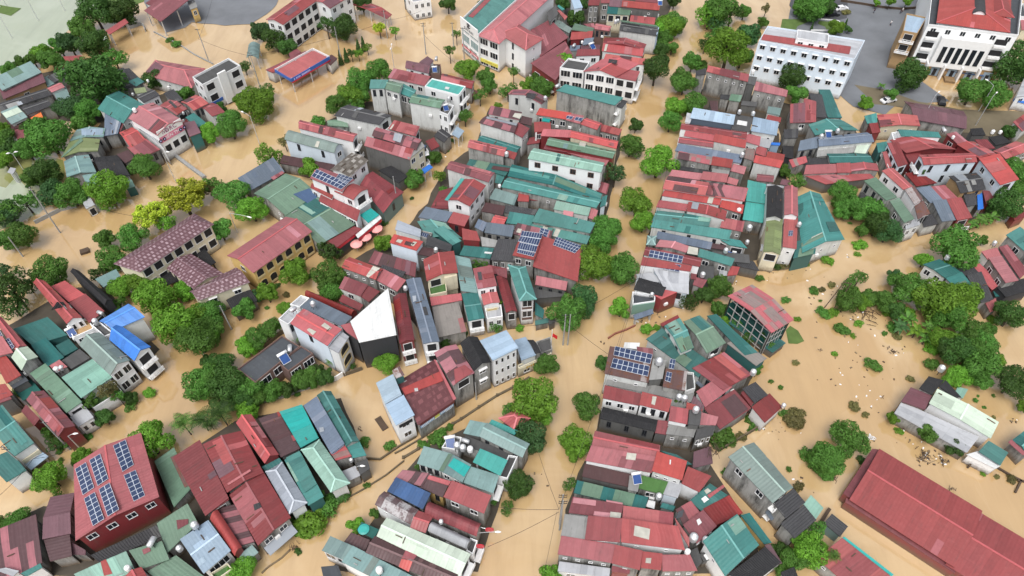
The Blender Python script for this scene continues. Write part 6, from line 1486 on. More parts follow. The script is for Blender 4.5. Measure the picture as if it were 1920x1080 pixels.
T(1260,540,180,'big bright tree before the teal house, right half','leaf_bright','big')
T(1180,680,150,'shaded lower tree under the big bright pair','leaf','big')
T(1690,680,130,'large very dark tree at the right edge of the water','leaf_dark','big')
T(420,350,65,'tilted upper crown of the leaning tree in the brown water','leaf','loose',1.6)
T(330,420,75,'left crown of the leaning tree in the brown water','leaf','loose',1.2)
T(330,550,110,'bushy submerged tree below the leaning crowns','leaf','big',.9)
T(520,530,80,'submerged tree right of the bushy one','leaf','round',.9)
T(630,560,105,'spreading submerged tree in the drowned garden','leaf','big',.8)
T(720,640,85,'dark submerged tree at the banana edge','leaf_dark','round',.8)
T(450,570,70,'yellowish submerged bush between the leaning and spreading trees','leaf_bright','round',.8)
T(820,700,95,'banana grove, upper plants','leaf','banana')
T(760,770,85,'banana grove, lower left plants','leaf_blue','banana')
T(900,810,90,'bright banana plant in the front of the grove','leaf_bright','banana')
T(1010,780,90,'banana plant beside the shaded tree','leaf','banana')
T(980,870,80,'banana plants at the front right of the grove','leaf','banana')
T(1120,880,110,'bright tree below the banana grove','leaf_bright','big')
T(1240,980,150,'dark tree in the lower right belt','leaf_dark','big')
T(1360,820,120,'leafy tree in the right belt, top','leaf','big')
T(1440,900,120,'round tree of the right belt over the water','leaf','big')
T(1500,790,70,'olive tree at the edge of the right belt','leaf','round')
T(1410,1010,120,'tree in the heart of the right belt','leaf','big')
T(1540,720,50,'yellow green shrubs by the pale rose lean-to','leaf_bright','shrub')
T(100,665,70,'shrub at the foot of the bamboo poles in the brown water','leaf','shrub')
T(250,790,55,'wispy shrub among drowned sticks','leaf','shrub')
T(415,750,45,'small bright shrub by the drowned trellis','leaf_bright','shrub')
T(640,670,40,'bush at the right of the drowned trellis','leaf_bright','shrub')
T(620,830,30,'tiny floating weed clump in open water','leaf','shrub')
T(735,860,40,'thin weed clump by the floating branch','leaf_dry','shrub')
T(30,470,42,'floating shrub at the left of the bamboo poles','leaf','shrub')
T(95,460,30,'pale weed beside the bamboo poles','leaf_dry','shrub')
T(170,420,38,'weed clump on top of the bamboo poles','leaf_dry','shrub')
T(212,638,24,'round little shrub right of the bamboo poles','leaf','shrub')
T(85,558,18,'dot of shrub left of the bamboo poles','leaf','shrub')
T(140,220,55,'pale weed patch at the end of the mud dyke','leaf_bright','shrub')
T(392,160,32,'small shrub alone in the upper brown water','leaf_bright','shrub')
T(415,80,60,'bright shrubs at the right corner of the vast teal roof','leaf_bright','shrub')
T(100,100,60,'dark bush under the white edge of the vast teal roof','leaf','shrub')
T(200,1000,25,'tiny yellow green weed in open water','leaf_bright','shrub')
T(360,850,30,'weed with white rubbish by the trellis','leaf_bright','shrub')
def sticks(zx, zy, n, r, label, name='driftwood', mat='wood', hh=.5):
    b = at(zx, zy, 0); m = MB(); rr = .75*r*mpp(zx, zy, 0); random.seed(int(zx*7+zy))
    for _ in range(n):
        p = Vector((random.gauss(0, rr*.45), random.gauss(0, rr*.45), random.uniform(0, hh))); a = random.uniform(0, 3.14); L = random.uniform(.3, 1)*rr*.6
        m.tube([p-Vector((math.cos(a)*L, math.sin(a)*L, .1)), p+Vector((math.cos(a)*L, math.sin(a)*L, random.uniform(0, hh*.6)))], random.uniform(.025, .06), 4)
    o = ob(name, m.done(name, [mat]), None, b); tag(o, label, name, 'drifting rubbish', 'stuff'); return o
sticks(480,690,26,130,'tangled drowned trellis of dark sticks','drowned_trellis'); sticks(440,640,20,60,'dark branches under the submerged trees','drowned_branches')
sticks(690,990,14,40,'floating dark branch with leaves in open water'); sticks(660,960,6,20,'small dark drifting branch'); sticks(90,985,6,25,'small drift of twigs at the left of open water')
e = empty('bamboo_frame', at(110, 620, 0), 'two tall bamboo poles leaning together in the brown water', 'frame')
q = at(110, 620, 0); ob('pole', MB().tube([(0, 0, -.5), (2.6, 1.5, 7.5)], .1, 6).done('pole', ['wood']), e); ob('pole', MB().tube([(1.6, -.6, -.5), (3.6, 1.0, 6.6)], .1, 6).done('pole', ['wood']), e); ob('crossbar', MB().tube([(2.1, 1.3, 6.6), (3.7, .9, 6.4)], .08, 6).done('crossbar', ['wood']), e)
# ------------------------------------------------------------------ D1
u = Vector((0, 0, 1))
Z(0, 640)
H('pale sea green flat roof with a dark batten line above a flowery terrace', 'house', '525,310 780,150 945,300 690,490|4.8|s3:.3|sea|w', '700,480 940,310 1030,420 790,560|3.2|f|lawn|w'); 
H('small rose roof and scrap heap terrace with two white tanks', 'house', '425,215 505,160 570,215 460,255|4.6|s0|rose|g', '520,165 670,60 760,140 600,230|4|fl|dconc|dg')
K(500, 265, 'white water tank left on the scrap heap terrace', 'w', 1.2, 3.6); K(540, 250, 'white water tank right on the scrap heap terrace', 's', 1.1, 3.6)
H('long dull green sloping roof with a dark joint, left of the pale sea green roof', 'house', '250,270 390,195 700,520 560,605|5|s1:.4|grn|w|2:1x1b', '590,640 720,550 790,640 660,720|3.6|fl|lconc|w|2:2x1')
H('dark red gabled roof with a mauve end at the lane corner', 'house', '220,490 370,415 635,710 490,805|5.6|gy:1.0|mar|r', '180,590 225,540 345,660 285,715|4|s1:.3|mar|r')
H('teal gabled roofs at the left edge over a flowered veranda', 'house', '-130,640 15,535 290,855 110,975|5.6|gx:.8|teal|w', '-120,1010 95,930 215,1085 60,1190|4.8|s0:.3|dkt|w', '160,975 300,880 330,915 190,1010|3.6|f:.3|br|c|2:1x1')
H('white canopy sheet at the foot of the teal gabled veranda', 'canopy', '205,1035 345,925 410,970 260,1085|2.4|s0:.2|lblue|open')
H('red and dark glass greenhouse terrace at the left edge', 'house', '-70,380 50,370 110,445 -30,510|4.6|s0|red|g', '50,330 180,260 240,330 110,400|4.2|s0:.2|deck|dg', '110,400 260,320 350,420 190,500|2.4|fl|tarp_green|dg')
H('white trimmed pale roofs over weeds at the left edge', 'house', '-80,470 60,440 100,480 -50,540|4.4|s0|mar|dg')
T(150,400,70,'tangled dark plants on the terrace of the dark glass greenhouse','leaf_dark','shrub')
T(880,645,85,'dark bush at the flowery terrace corner','leaf_dark','round')
T(760,510,70,'terrace shrubs left of the white terrace table','leaf','loose',2.2)
T(910,400,80,'flowery pale shrubs on the terrace','leaf_dry','loose',2.4)
T(990,460,60,'dark shrubs on the right of the flowery terrace','leaf','loose',2.2)
T(1090,470,62,'bush at the water below the glazed white front','leaf_dark','round')
T(1265,430,58,'green bush below the glazed white front, on the right','leaf_bright','shrub')
T(1120,530,70,'low bushes floating beside the flowery terrace','leaf','shrub')
T(735,805,40,'small bush floating in the lane by the dark red gable','leaf','shrub')
T(585,860,42,'bush at the foot of the dark red gable','leaf','round')
T(400,770,70,'garden shrubs left of the dark red gable','leaf','loose')
T(470,870,75,'dark garden tree in the flooded yard','leaf_dark','loose')
T(500,920,35,'small bush at the end of the flooded yard','leaf','shrub')
T(700,970,75,'bright bush tree at the corner of the big solar house','leaf_bright','round',.8)
T(640,1020,40,'low bush at the left corner of the big solar house','leaf','shrub')
T(515,1000,30,'floating weeds beside the big solar house','leaf','shrub')
T(1260,840,185,'big round bright tree behind the big solar house','leaf_bright','big')
T(1700,350,150,'round green tree on the lane beside the black flat roof house','leaf','big')
T(1540,680,130,'left palm of the three before the red sheds','leaf','palm',1.4)
T(1690,650,125,'middle palm of the three before the red sheds','leaf_dark','palm',1.4)
T(1740,160,55,'dark shrub by the lane lamp','leaf_dark','round')
pole(595,915,9.5,'thin grey utility pole at the lane corner by the dark red gable','utility_pole',1)
lamp(690,920,5,'lamp on the lane by the big solar house',10,1.0)
# ------------------------------------------------------------------ D2
Z(380, 620)
H('black flat roofed modern house with a brown fascia, white tank and blue solar heater', 'house', '295,320 670,45 820,130 445,440|4.8|f:.25|deck|b|2:3x1l,3:1x1', '640,270 830,130 935,190 720,345|4.6|f:.25|deck|b|2:2x1l')
LAST['faces'] = LAST['faces'][-1:]; K(745, 160, 'white horizontal tank on the black flat roof', 'h', 1.3); HW(690, 240, 'blue solar heater on the black flat roof', 40, 1.7)
lowwall('500,610 700,560 830,510 960,470', .6, 'mossy garden wall in front of the black flat roof house', 'concrete'); lowwall('970,455 1130,420 1190,380', 1.3, 'white picket garden wall right of the hedge', 'white_paint', .2)
lowwall('1190,385 1350,330', 1.0, 'brown wall at the foot of the arched villa', 'soil')
T(150,270,110,'dark tree on the left garden edge of the black flat roof house','leaf_dark','big')
T(60,400,140,'green tree in the dense garden, far left','leaf','big')
T(220,430,160,'dark central tree of the dense garden','leaf_dark','big')
T(370,480,130,'dense garden tree below the black flat roof','leaf','big')
T(330,570,120,'lower dense garden tree by the wall','leaf_dark','big')
T(150,560,110,'shaded garden tree beside the palms','leaf_dark','big')
T(450,570,90,'garden tree over the mossy wall','leaf','big')
T(600,500,100,'bushy hedge tree under the modern house windows','leaf','big',.8)
T(720,490,85,'hedge tree in the middle of the front garden','leaf_dark','round',.8)
T(830,420,100,'bright hedge tree in the front garden','leaf','big',.8)
T(920,390,90,'hedge tree beside the white picket wall','leaf','round',.8)
T(1040,390,85,'hedge tree at the picket wall corner','leaf_dark','round',.8)
T(980,340,60,'dark low bush behind the hedge','leaf_dark','round',.8)
T(1085,250,60,'small palm before the arched villa front','leaf','palm',1.3)
T(1270,300,26,'round topiary at the villa gate','leaf_dark','round')
T(1545,270,100,'bright green round tree at the white wedge roof house','leaf_bright','big')
T(370,680,95,'bright tree at the top of the crimson gable','leaf_bright','round')
T(140,680,150,'big palm leaning over the red sheds','leaf_dark','palm',1.3)
T(60,780,80,'lower palm at the left of the red sheds','leaf_dark','palm',1.0)
T(800,535,28,'bush at the outer foot of the mossy wall','leaf','shrub')
H('crimson gable roof long house, brightest of the sheds', 'house', '278,778 412,703 640,1045 525,1120|5.4|gy:1.2|bred|r')
H('worn black brown roof with red end patches next to the crimson gable', 'house', '470,745 640,685 820,990 665,1075|4.6|s3:.2|brown|dg'); P('625,690 650,685 665,715 640,730|red'); P('745,890 770,880 790,925 765,935|red')
H('turquoise roof pair between the worn black roof and the slate blue roof', 'house', '640,685 845,625 970,900 835,995|4.8|s3:.2|turq|dkt', '700,1075 820,1015 960,1290 870,1370|4.6|s3:.2|teal|t', group=None)
H('slate blue sloping roof with white edge gutter, second from the canal yard', 'house', '850,630 965,560 1200,960 1085,1040|5|s1:.3|slate|lblue', '1070,1030 1200,965 1260,1070 1120,1090|4.2|s1|mixw|g'); P('985,820 1020,815 1025,850 990,860|lgry')
H('dark green gable with a dotted white ridge line, nearest the canal yard', 'house', '960,545 1085,510 1320,930 1210,980|4.8|gy:.8|dkt|g', '1210,985 1325,935 1385,1060 1265,1070|4.2|s1:.2|teal|g')
H('mint striped gable roof below the turquoise pair', 'house', '830,1010 985,915 1245,1290 1080,1360|4.6|hy:.9|sea|dw')
K(1260, 1110, 'small dark tank at the end of the green gable', 's', .9, 3)
T(1370,940,62,'thin bush by the green gable on the yard water','leaf','shrub')
T(1580,975,55,'thin weedy bush in the yard water by the white blue house','leaf','shrub')
sticks(1330,830,8,30,'brown drift of twigs in the yard water'); 
o = ob('floating_board', MB().bx(-1.5, -.6, 0, 1.5, .6, .15).done('floating_board', ['wood']), None, at(1510, 785, 0), (0, 0, 2.2)); tag(o, 'brown board floating beside the white and blue house', 'board')
lowwall('1360,1080 1500,1090 1660,980 1800,900', .5, 'dark flooded kerb below the white and blue house', 'soil')
pole(250,610,5,'short grey post in the dense garden','standing_post',0)
# ------------------------------------------------------------------ D3
Z(740, 620)
H('white house with pale blue roofs in two steps and a grey street end', 'house', '-160,440 -10,370 60,545 -80,620|7.2|s1:.2|lblue|w', '-80,625 75,545 170,715 10,800|7.2|s1:.2|lblue|w|2:1x2,1:1x1', group=None)
board(2, .1, .9, 5.7, 6.5, 'dark_inside', 'opening', .1, .03)
H('wide checkered crimson tile roof with a bright red cross band over a grey wall', 'house', '20,430 330,250 515,575 195,800|5.8|gx:.8|tilered|g'); P('60,490 395,340 410,425 90,545|bred'); P('330,245 350,250 520,575 495,590|bred'); P('165,490 195,485 200,510 170,515|wht')
o, c, d, L, out = board(2, 0, 1, 4.9, 5.8, 'mar', 'fascia', .3, .02)
for a, b2 in ((.02, .42), (.58, .98)):
    o, c, d, L, out = board(2, a, b2, 3.7, 4.7, 'sign_lblue', 'banner', .08, .03); blocks_row(c, d, u, out, L*.9, 9, .6, 'text_white', LAST['root'])
o, c, d, L, out = board(2, .43, .57, 3.7, 4.7, 'sign_yellow', 'banner', .08, .03)
H('teal roofed rooftop hut on the checkered crimson roof corner', 'rooftop_hut', '-20,340 40,295 85,375 10,400|8.2|fl|rust|t')
H('tall mossy walled house with a mixed brown and red roof', 'house', '330,180 520,120 672,350 495,470|8|gy:.6|mixd|g|2:1x1d'); P('500,330 590,290 660,350 510,450|red')
H('weathered concrete house with a charcoal gable roof beside the white three storey house', 'house', '550,100 700,55 815,260 670,345|8.6|gy:1.1|blk|g|2:1x2h')
H('white three storey house with a pale blue roof and rows of small windows', 'house', '715,80 945,5 1045,150 830,255|9.2|s1:.3|lblue|w|2:4x3,1:1x2')
H('flood corner house with pale blue roofs, black awning, cream sign wall and a flag', 'house', '1015,75 1100,60 1200,205 1065,255|4.4|s1:.2|lblue|dw', '1120,75 1170,80 1235,180 1185,195|4.8|bx:.5|blk|g', '1185,95 1320,50 1325,160 1240,190|3.8|f:.4|dconc|g', '1035,290 1310,175 1325,190 1045,320|3|f:.4|lconc|c|2:2x1')
o, c, d, L, out = board(2, 0.02, .98, 1.9, 2.9, 'c', 'sign_wall', .1, .03, -1); blocks_row(c, d, u, out, L*.6, 9, .55, 'text_ochre', LAST['root'])
e = empty('flag', at(1318, 165, 0), 'red flag on a white pole at the flood corner house', 'flag'); ob('pole', MB().tube([(0, 0, -.3), (0, 0, 6.6)], .07, 6).done('pole', ['white_paint']), e)
m = MB(); n = 6
for k in range(n): m.face([(.1+k*.16, .05*math.sin(k), 5.4-.12*k), (.1+(k+1)*.16, .05*math.sin(k+1), 5.4-.12*(k+1)), (.1+(k+1)*.16, .05*math.sin(k+1), 4.3-.12*(k+1)), (.1+k*.16, .05*math.sin(k), 4.3-.12*k)])
ob('cloth', m.done('cloth', ['flag_red']), e)
lowwall('0,1040 60,1010 280,880', .35, 'dark stone kerb at the lower left of the causeway', 'soil')
lowwall('75,1075 200,1000 300,925 490,790 560,750 710,650 865,550 1000,480 1140,395', .3, 'long brown causeway wall with pillars crossing the flooded street', 'soil', .4, 'causeway_wall', 9)
H('rose hipped porch roof beside the big canal tree', 'house', '870,740 1055,650 1140,740 1010,830|4.4|hy:.6|rose|g', '820,755 1040,850 1010,880 790,790|4|s0|turq|g')
H('mouldy green brown corrugated roof in three sheets above the dark tank terrace', 'house', '635,760 790,790 720,895 580,865|5.2|s0:.3|tgry|dg', '780,775 1140,955 1080,1070 710,890|5.6|gx:.5|tgry|g')
H('black tank terrace with white tanks and a blue heater', 'house', '600,880 990,1040 960,1100 560,960|4.2|fl|dconc|dw', '470,880 560,900 540,1010 390,985|4.6|f|dconc|w')
HW(470, 945, 'large blue solar heater on the black tank terrace', 10, 1.6)
K(600, 950, 'white box tank at the back of the black tank terrace', 'h', 1.2, 4.2); K(530, 1000, 'left round white tank on the black tank terrace', 's', 1.4, 4.2); K(578, 1020, 'right round white tank on the black tank terrace', 's', 1.4, 4.2); K(640, 1030, 'square white cover on the black tank terrace', 'w', 1.3, 4.2)
T(1280,280,110,'green tree before the cream sign wall of the corner house','leaf','big')
T(1180,560,190,'big light green tree standing in the canal mouth','leaf_bright','big',1.2)
T(1060,470,62,'small round tree left of the big canal mouth tree','leaf','round')
T(1240,690,110,'right lower part tree by the canal mouth','leaf_bright','big')
T(1150,890,150,'broad dark grey green tree on the canal edge','leaf_blue','big')
T(960,660,65,'drooping bush beside the rose hipped porch','leaf','loose')
T(1620,630,130,'very round dark green tree on the canal','leaf','big')
T(1540,930,135,'bright yellow green tree on the canal below the round dark tree','leaf_bright','big')
T(400,890,95,'creeper hump along the causeway wall','leaf','shrub')
T(310,915,50,'creeper end on the causeway wall','leaf','shrub')
T(240,970,55,'bush at the start of the causeway wall','leaf','shrub')
T(470,815,40,'creeper tip on the causeway wall','leaf','shrub')
pole(690,580,5.5,'white drain pole between the mossy house and the charcoal gable house','standing_post',0)
lamp(1140,700,6,'street lamp arm before the big canal mouth tree',-5,2.6)
# ------------------------------------------------------------------ D4
Z(1100, 620)
H('terracotta parapet house carrying two long solar arrays and a rounded concrete end', 'house', '195,130 560,200 520,440 150,360|6.8|fl|rust|dw', '560,230 670,250 640,400 525,420|7.2|fl|conc|dg', '670,320 850,340 830,510 640,470|6.6|fl|rust|g', '835,340 900,360 920,480 830,520|6.2|f:.6|dconc|dw', '185,375 910,530 880,600 160,455|5|fl|conc|dw')
F0 = LAST['faces']; LAST['faces'] = F0[:1]; S('240,135 555,205 535,285 225,210|7x2'); S('225,235 530,305 515,390 200,315|7x2'); LAST['faces'] = F0[2:3]; S('705,240 750,250 735,330 690,320|2x2'); S('675,350 720,360 705,440 660,425|2x2'); LAST['faces'] = F0
K(600, 300, 'white tank tower in the middle of the terracotta parapet house', 's', 1.6, 6.8)
H('white boxes and green tarpaulin clutter roof above the solar arrays', 'shed', '320,100 450,100 440,160 310,140|5|fl|wht|g', '420,140 560,160 560,200 430,190|5|s0|mar|g')
H('long red roof strip with white end wall under the terracotta house', 'house', '150,470 460,545 445,630 135,570|5.6|s0:.5|mar|w', '465,520 720,590 690,685 445,625|6|s0:.3|red|w'); P('555,555 590,560 575,630 545,620|skylight')
K(770, 590, 'black water tank with a white cap, left of two by the red strip', 's', 1.3, 4.8); K(815, 600, 'black water tank with a white cap, right of two by the red strip', 's', 1.3, 4.8)
H('black roof ravine house with a small red ladder roof', 'house', '135,640 600,755 580,850 110,740|4.4|gx:.3|blk|dg', '590,760 700,770 680,880 575,860|4|s0|mar|dg')
H('square bright red flat roof on white walls with a concrete tank cap', 'house', '710,635 860,660 850,790 690,755|6.2|fl|bred|w', '870,665 970,680 955,800 855,790|6.6|fl|dconc|dg'); K(910, 700, 'white pyramid stand tank on the concrete cap', 's', 1.4, 6.4)
H('huge streaked concrete blind wall block with a rose patch roof', 'house', '690,790 930,820 900,900 670,870|5|fl|conc|g', '965,690 1110,740 1090,790 950,800|5.4|s0|rose|g', '930,830 1095,775 1065,880 910,920|4.8|fl|dconc|g')
H('deep crimson gabled hall with rubbish on its slope by the brown water', 'house', '880,330 1160,190 1390,370 1160,500|4.8|s0:.5|mar|g', '920,520 1155,370 1230,470 1000,650|4.6|s0:.4|red|w|2:2x1k')
K(1390, 385, 'steel water tank at the right corner of the deep crimson hall', 's', 1.4, 4)
H('vivid crimson roof triangle below the deep crimson hall', 'house', '985,660 1240,510 1390,650 1125,835|3.8|s0:.5|mar|g'); 
H('square crimson roof with a tank box beside a charcoal shed', 'house', '1385,650 1540,540 1650,640 1505,780|3.6|s0:.4|mar|w', '1310,495 1420,440 1530,540 1415,610|4.2|s0:.3|gry|g', '1295,530 1340,500 1410,600 1390,640|3.8|s0|mar|r'); K(1650, 640, 'black tank box on the square crimson roof', 's', 1.0)
H('violet shaded lean-to between concrete cap and the crimson halls', 'shed', '900,555 990,640 960,680 880,610|4.4|s0|vio|g', '840,610 980,650 970,700 840,660|4.2|s0|red|g')
T(770,560,48,'bright plant behind the two black tanks','leaf_bright','round',3.8)
T(140,280,70,'dark tree on the canal edge before the solar arrays','leaf_dark','round')
T(1430,320,60,'bush at the right of the deep crimson hall','leaf','round')
T(1140,900,120,'hedge hump left, in the flooded courtyard','leaf','shrub')
T(1200,920,70,'hedge hump right, in the flooded courtyard','leaf','shrub')
T(1120,970,60,'hedge tail at the courtyard corner','leaf_dark','shrub')
T(1430,800,55,'bushes by white rubbish at the square crimson roof','leaf','shrub')
T(1310,890,48,'weed bush on the courtyard wall','leaf_dry','shrub')
T(1385,840,28,'round shrub in the courtyard','leaf','shrub'); T(1360,745,38,'leafy plants at the courtyard eave','leaf','shrub')
T(1690,710,60,'green edge of the reed mound','leaf','shrub'); T(1760,760,90,'dry reed mound in the brown water','leaf_dry','shrub')
T(1560,430,26,'small floating tuft by the crimson corner','leaf','shrub'); T(1640,480,26,'second floating tuft by the crimson corner','leaf','shrub')
T(1760,265,35,'drift of weeds near the steel house','leaf_dry','shrub')
lowwall('1050,930 1110,1020 1250,940 1400,850 1560,740', .9, 'brown brick wall around the flooded courtyard', 'soil')
# ------------------------------------------------------------------ D5
Z(1520, 640)
H('long flood isolated house with a grey stained flat roof and pale green main roof', 'house', '715,600 760,510 1430,800 1310,945|3|fl|lconc|g', '1000,520 1070,400 1590,680 1520,820|4|gx:.3|pale|w', '1305,955 1420,925 1595,1050 1570,1075|2.6|fl|wht|w', '1410,930 1500,845 1665,935 1605,1050|3.2|s0:.2|teal|lconc' , '760,505 850,385 1020,460 970,575|3.6|fl|vio|b', '915,400 985,305 1130,325 1020,455|4|s0|blk|g', '1075,400 1130,325 1270,480 1215,460|3.8|s0|blk|g')
for a, b2 in ((.42, .56), (.60, .74), (.77, .84)): pass
K(1075, 265, 'steel water tank behind the flood isolated house', 's', 1.5, 3)
H('white corrugated shelter panel beside the flood isolated house', 'shed', '1230,390 1330,405 1280,485 1220,440|2.2|s0:.2|sea|w')
H('teal and red roofed house cut by the right edge in the water', 'house', '1695,835 1850,720 1980,850 1830,975|3.6|gx:.8|teal|g'); P('1665,855 1695,830 1815,945 1790,965|red')
T(320,820,165,'large solitary round tree in the wide brown water','leaf','big')
T(140,990,135,'bushy low tree below the large solitary one','leaf','big',.8)
T(420,1000,40,'dark bush at the corner of the long red hall','leaf_dark','shrub')
T(700,645,58,'bright bush at the left end of the isolated house','leaf_bright','round',.8)
T(1005,780,90,'umbrella shaped tree before the grey flat roof','leaf','round')
T(1220,900,78,'dark round tree at the white end of the isolated house','leaf_dark','round')
T(1230,300,115,'bright round tree behind the isolated house','leaf_bright','big')
T(1450,200,150,'lower tree of the right belt','leaf','big'); T(1200,60,130,'dark crown in the lower right belt','leaf_dark','big') ; T(1520,150,90,'bright end tree of the right belt','leaf_bright','round'); T(1440,300,95,'olive lowest tree of the right belt','leaf','round')
T(1700,345,145,'nearly black round tree at the right edge','leaf_dark','big')
T(1800,540,62,'bright bush at the right edge under the black tree','leaf_bright','round')
T(530,210,78,'floating bush with white rubbish in open water','leaf','shrub')
T(375,550,55,'wispy weed island with rubbish','leaf_dry','shrub'); T(470,620,36,'smaller wispy weed island','leaf_dry','shrub')
T(205,105,26,'yellow green tuft in the upper open water','leaf_bright','shrub'); T(840,310,38,'thin leafy twig in the water by the black roof','leaf_dry','shrub')
T(1030,200,70,'thin bush at the belt edge','leaf','shrub'); T(750,765,42,'yellow weeds left of the umbrella shaped tree','leaf_bright','shrub')
T(1395,500,26,'tuft right of the isolated house, upper','leaf','shrub'); T(1545,458,20,'tuft right of the isolated house, far','leaf','shrub'); T(1465,555,18,'tuft right of the isolated house, middle','leaf','shrub'); T(1410,460,15,'tiny tuft by the white panel','leaf','shrub'); T(1545,640,18,'tuft at the end of the pale green roof','leaf_dry','shrub')
sticks(950,980,22,95,'raft of driftwood and rubbish by the isolated house'); sticks(1110,1020,18,55,'second raft of dark driftwood by the isolated house'); sticks(600,480,6,18,'little brown snag in open water'); sticks(500,820,20,45,'white and brown flotsam beside the solitary tree','flotsam','white_paint')
lowwall('1320,1070 1380,985', .8, 'leaning dark beam beside the white annex', 'wood', .3, 'beam'); lowwall('770,740 820,760 850,720', .6, 'small dark gate frame in the water', 'wood', .2, 'drowned_gate')
# ------------------------------------------------------------------ E1
Z(0, 840)
H('large red house with six solar arrays on a shallow gable and dark red end wall', 'house', '640,130 1170,-120 1362,400 615,795|6.6|gy:1.1|red|r|2:4x1')
for s in ('640,180 730,125 800,335 705,400', '760,105 850,52 920,260 830,322', '715,430 805,375 885,600 790,660', '840,350 930,295 1010,520 915,580', '955,-15 1060,-65 1130,145 1035,205', '1045,235 1145,190 1225,405 1130,455'): S(s+'|2x6')
for k in range(3): pass
H('dark violet and brown side roofs left of the large red solar house', 'house', '370,590 435,420 625,375 595,545|3.6|s0:.3|vio|g', '355,770 370,590 595,545 600,720|3.8|s1:.2|vio|g', '360,775 600,725 605,915 430,955|3.4|s1:.2|brown|g', '615,790 730,880 720,890 610,910|2.8|s0|vio|g')
H('faded pink red roof with teal edges at the bottom left', 'house', '-120,740 325,575 350,965 -60,1180|3.8|s0:.6|mixd|g', '165,1060 345,970 350,1010 230,1080|4|fl|teal|w'); 
H('white railed balcony corner at the bottom left edge', 'house', '-60,1020 60,1015 150,1030 120,1090|4.6|fl|lconc|w')
H('slim dark alleyway roof below the large red solar house', 'house', '760,910 1330,640 1390,740 840,960|2.6|fl|gry|g')
H('sea green low roofs with a red stripe at the bottom edge', 'house', '620,1075 1080,870 1130,1040 760,1200|4.2|s0:.3|sea|g', '1085,870 1380,790 1420,940 1200,1020|4.4|s0:.3|grn|g'); P('850,960 895,940 950,1060 880,1080|red'); P('1200,860 1260,835 1275,870 1215,900|red')
K(1300, 800, 'steel horizontal tank at the ridge of the sea green low roofs', 'h', 1.4); K(1100, 1020, 'white tank box on the sea green low roofs', 'w', 1.1)
H('glass green striped lean-to beside the large red solar house', 'shed', '1300,100 1475,10 1630,320 1470,510|3|s1:.3|grn|g'); P('1440,80 1500,50 1600,320 1560,335|rust')
H('bent emerald roof with a small red cap below the striped lean-to', 'house', '1330,630 1590,490 1670,620 1410,900|4|s0:.4|grn|g'); P('1490,610 1590,600 1590,640 1500,690|mar')
H('light steel blue gabled roof at the bottom edge with a white tank', 'house', '1515,765 1760,612 1945,860 1720,1065|5|gx:.4|lblue|w'); K(1665, 665, 'white water tank at the upper corner of the light steel blue roof', 's', 1.4)
H('dull green low roofs under the steel blue roof, bottom edge', 'house', '1250,1050 1500,920 1720,1080 1500,1250|3.4|s0|grn|g'); K(1535, 870, 'white ringed tank below the bent emerald roof', 's', 1.2, 3.4)
H('small red gable at the bottom edge with a white bargeboard', 'house', '1060,1080 1190,1000 1260,1110 1100,1180|5|gy:.6|red|w')
T(430,250,135,'round bright tree in the lane left of the large red solar house','leaf_bright','big')
T(150,590,100,'leafy tree at the bottom left lane, right of two','leaf','big'); T(50,650,95,'leafy tree at the bottom left lane, left of two','leaf','round')
T(490,400,45,'thin leafy sucker below the round lane tree','leaf','loose')
pole(280,215,9.5,'utility pole at the corner of the teal veranda','utility_pole',2)
# ------------------------------------------------------------------ E2
Z(360, 840)
H('long dark red warehouse roof with black stains, left of two in the middle bottom', 'warehouse', '-170,80 80,-60 310,435 120,570|5|s1:.5|mar|g', '20,320 220,210 315,440 120,565|4.8|s1:.3|red|g')
H('long maroon warehouse roof with sooty patches beside the sage roofs', 'warehouse', '85,-40 420,-140 600,200 300,385|5.4|gy:.6|mar|g', '310,390 610,210 830,580 560,830|5|gy:.5|mar|g')
P('520,480 570,460 590,500 530,530|gry'); P('300,300 490,180 500,195 310,315|rose')
H('brown and red striped roof with a bright red quarter barrel', 'house', '210,510 370,480 530,800 400,830|3.8|s1:.3|mixd|g', '150,600 215,515 420,835 362,910|4.6|by:.6|bred|r')
H('pale slate blue hip roof house with a dark ridge between red and teal roofs', 'house', '620,200 760,120 975,460 820,560|4.8|hy:.8|lgry|w', '590,165 740,90 770,125 625,205|4.2|s0|dkt|g')
H('deep teal long roof with a white spot, right of the pale slate blue hip roof', 'house', '780,105 915,30 1110,410 985,490|4.4|s3:.2|teal|t')
H('workshop end with white awnings and junk by the canal street', 'shed', '1250,200 1380,150 1420,230 1300,290|3|fl|lconc|g', '1380,130 1480,90 1500,170 1420,230|3.4|fl|dconc|dg')
H('teal tarpaulin shelter and grey wall at the street edge', 'shed', '620,740 760,640 810,700 660,800|2.2|s0|dkt|dw', '390,920 510,820 560,880 440,980|2.6|s0|tgry|g')
H('cream terrace with white rail at the bottom edge by the green bush', 'house', '150,1060 300,970 340,1020 200,1120|3.4|f|lawn|c')
T(420,1030,120,'bright green bush tree at the bottom edge by the street','leaf_bright','big',.7)
T(990,620,150,'vivid green creeper mass on the street wall, biggest','leaf_bright','shrub'); T(920,690,90,'vivid creeper at its lower left end','leaf_bright','shrub'); T(1160,500,110,'darker creeper mass at the right of the vivid one','leaf','shrub'); T(1250,420,100,'brownish creeper by the mint gable end','leaf_dark','shrub'); T(800,660,80,'thin vine strip along the street wall','leaf','shrub')
T(1090,380,42,'small palm at the end of the deep teal roof','leaf','palm',1.2); T(535,650,70,'small palm growing before the maroon warehouse','leaf','palm',2.6)
T(1480,320,38,'small shrub on the causeway in the lower street','leaf','shrub'); T(890,875,34,'green plant on the wooden raft','leaf_dark','shrub'); T(1015,705,28,'weeds beside the creeper wall','leaf_dark','shrub')
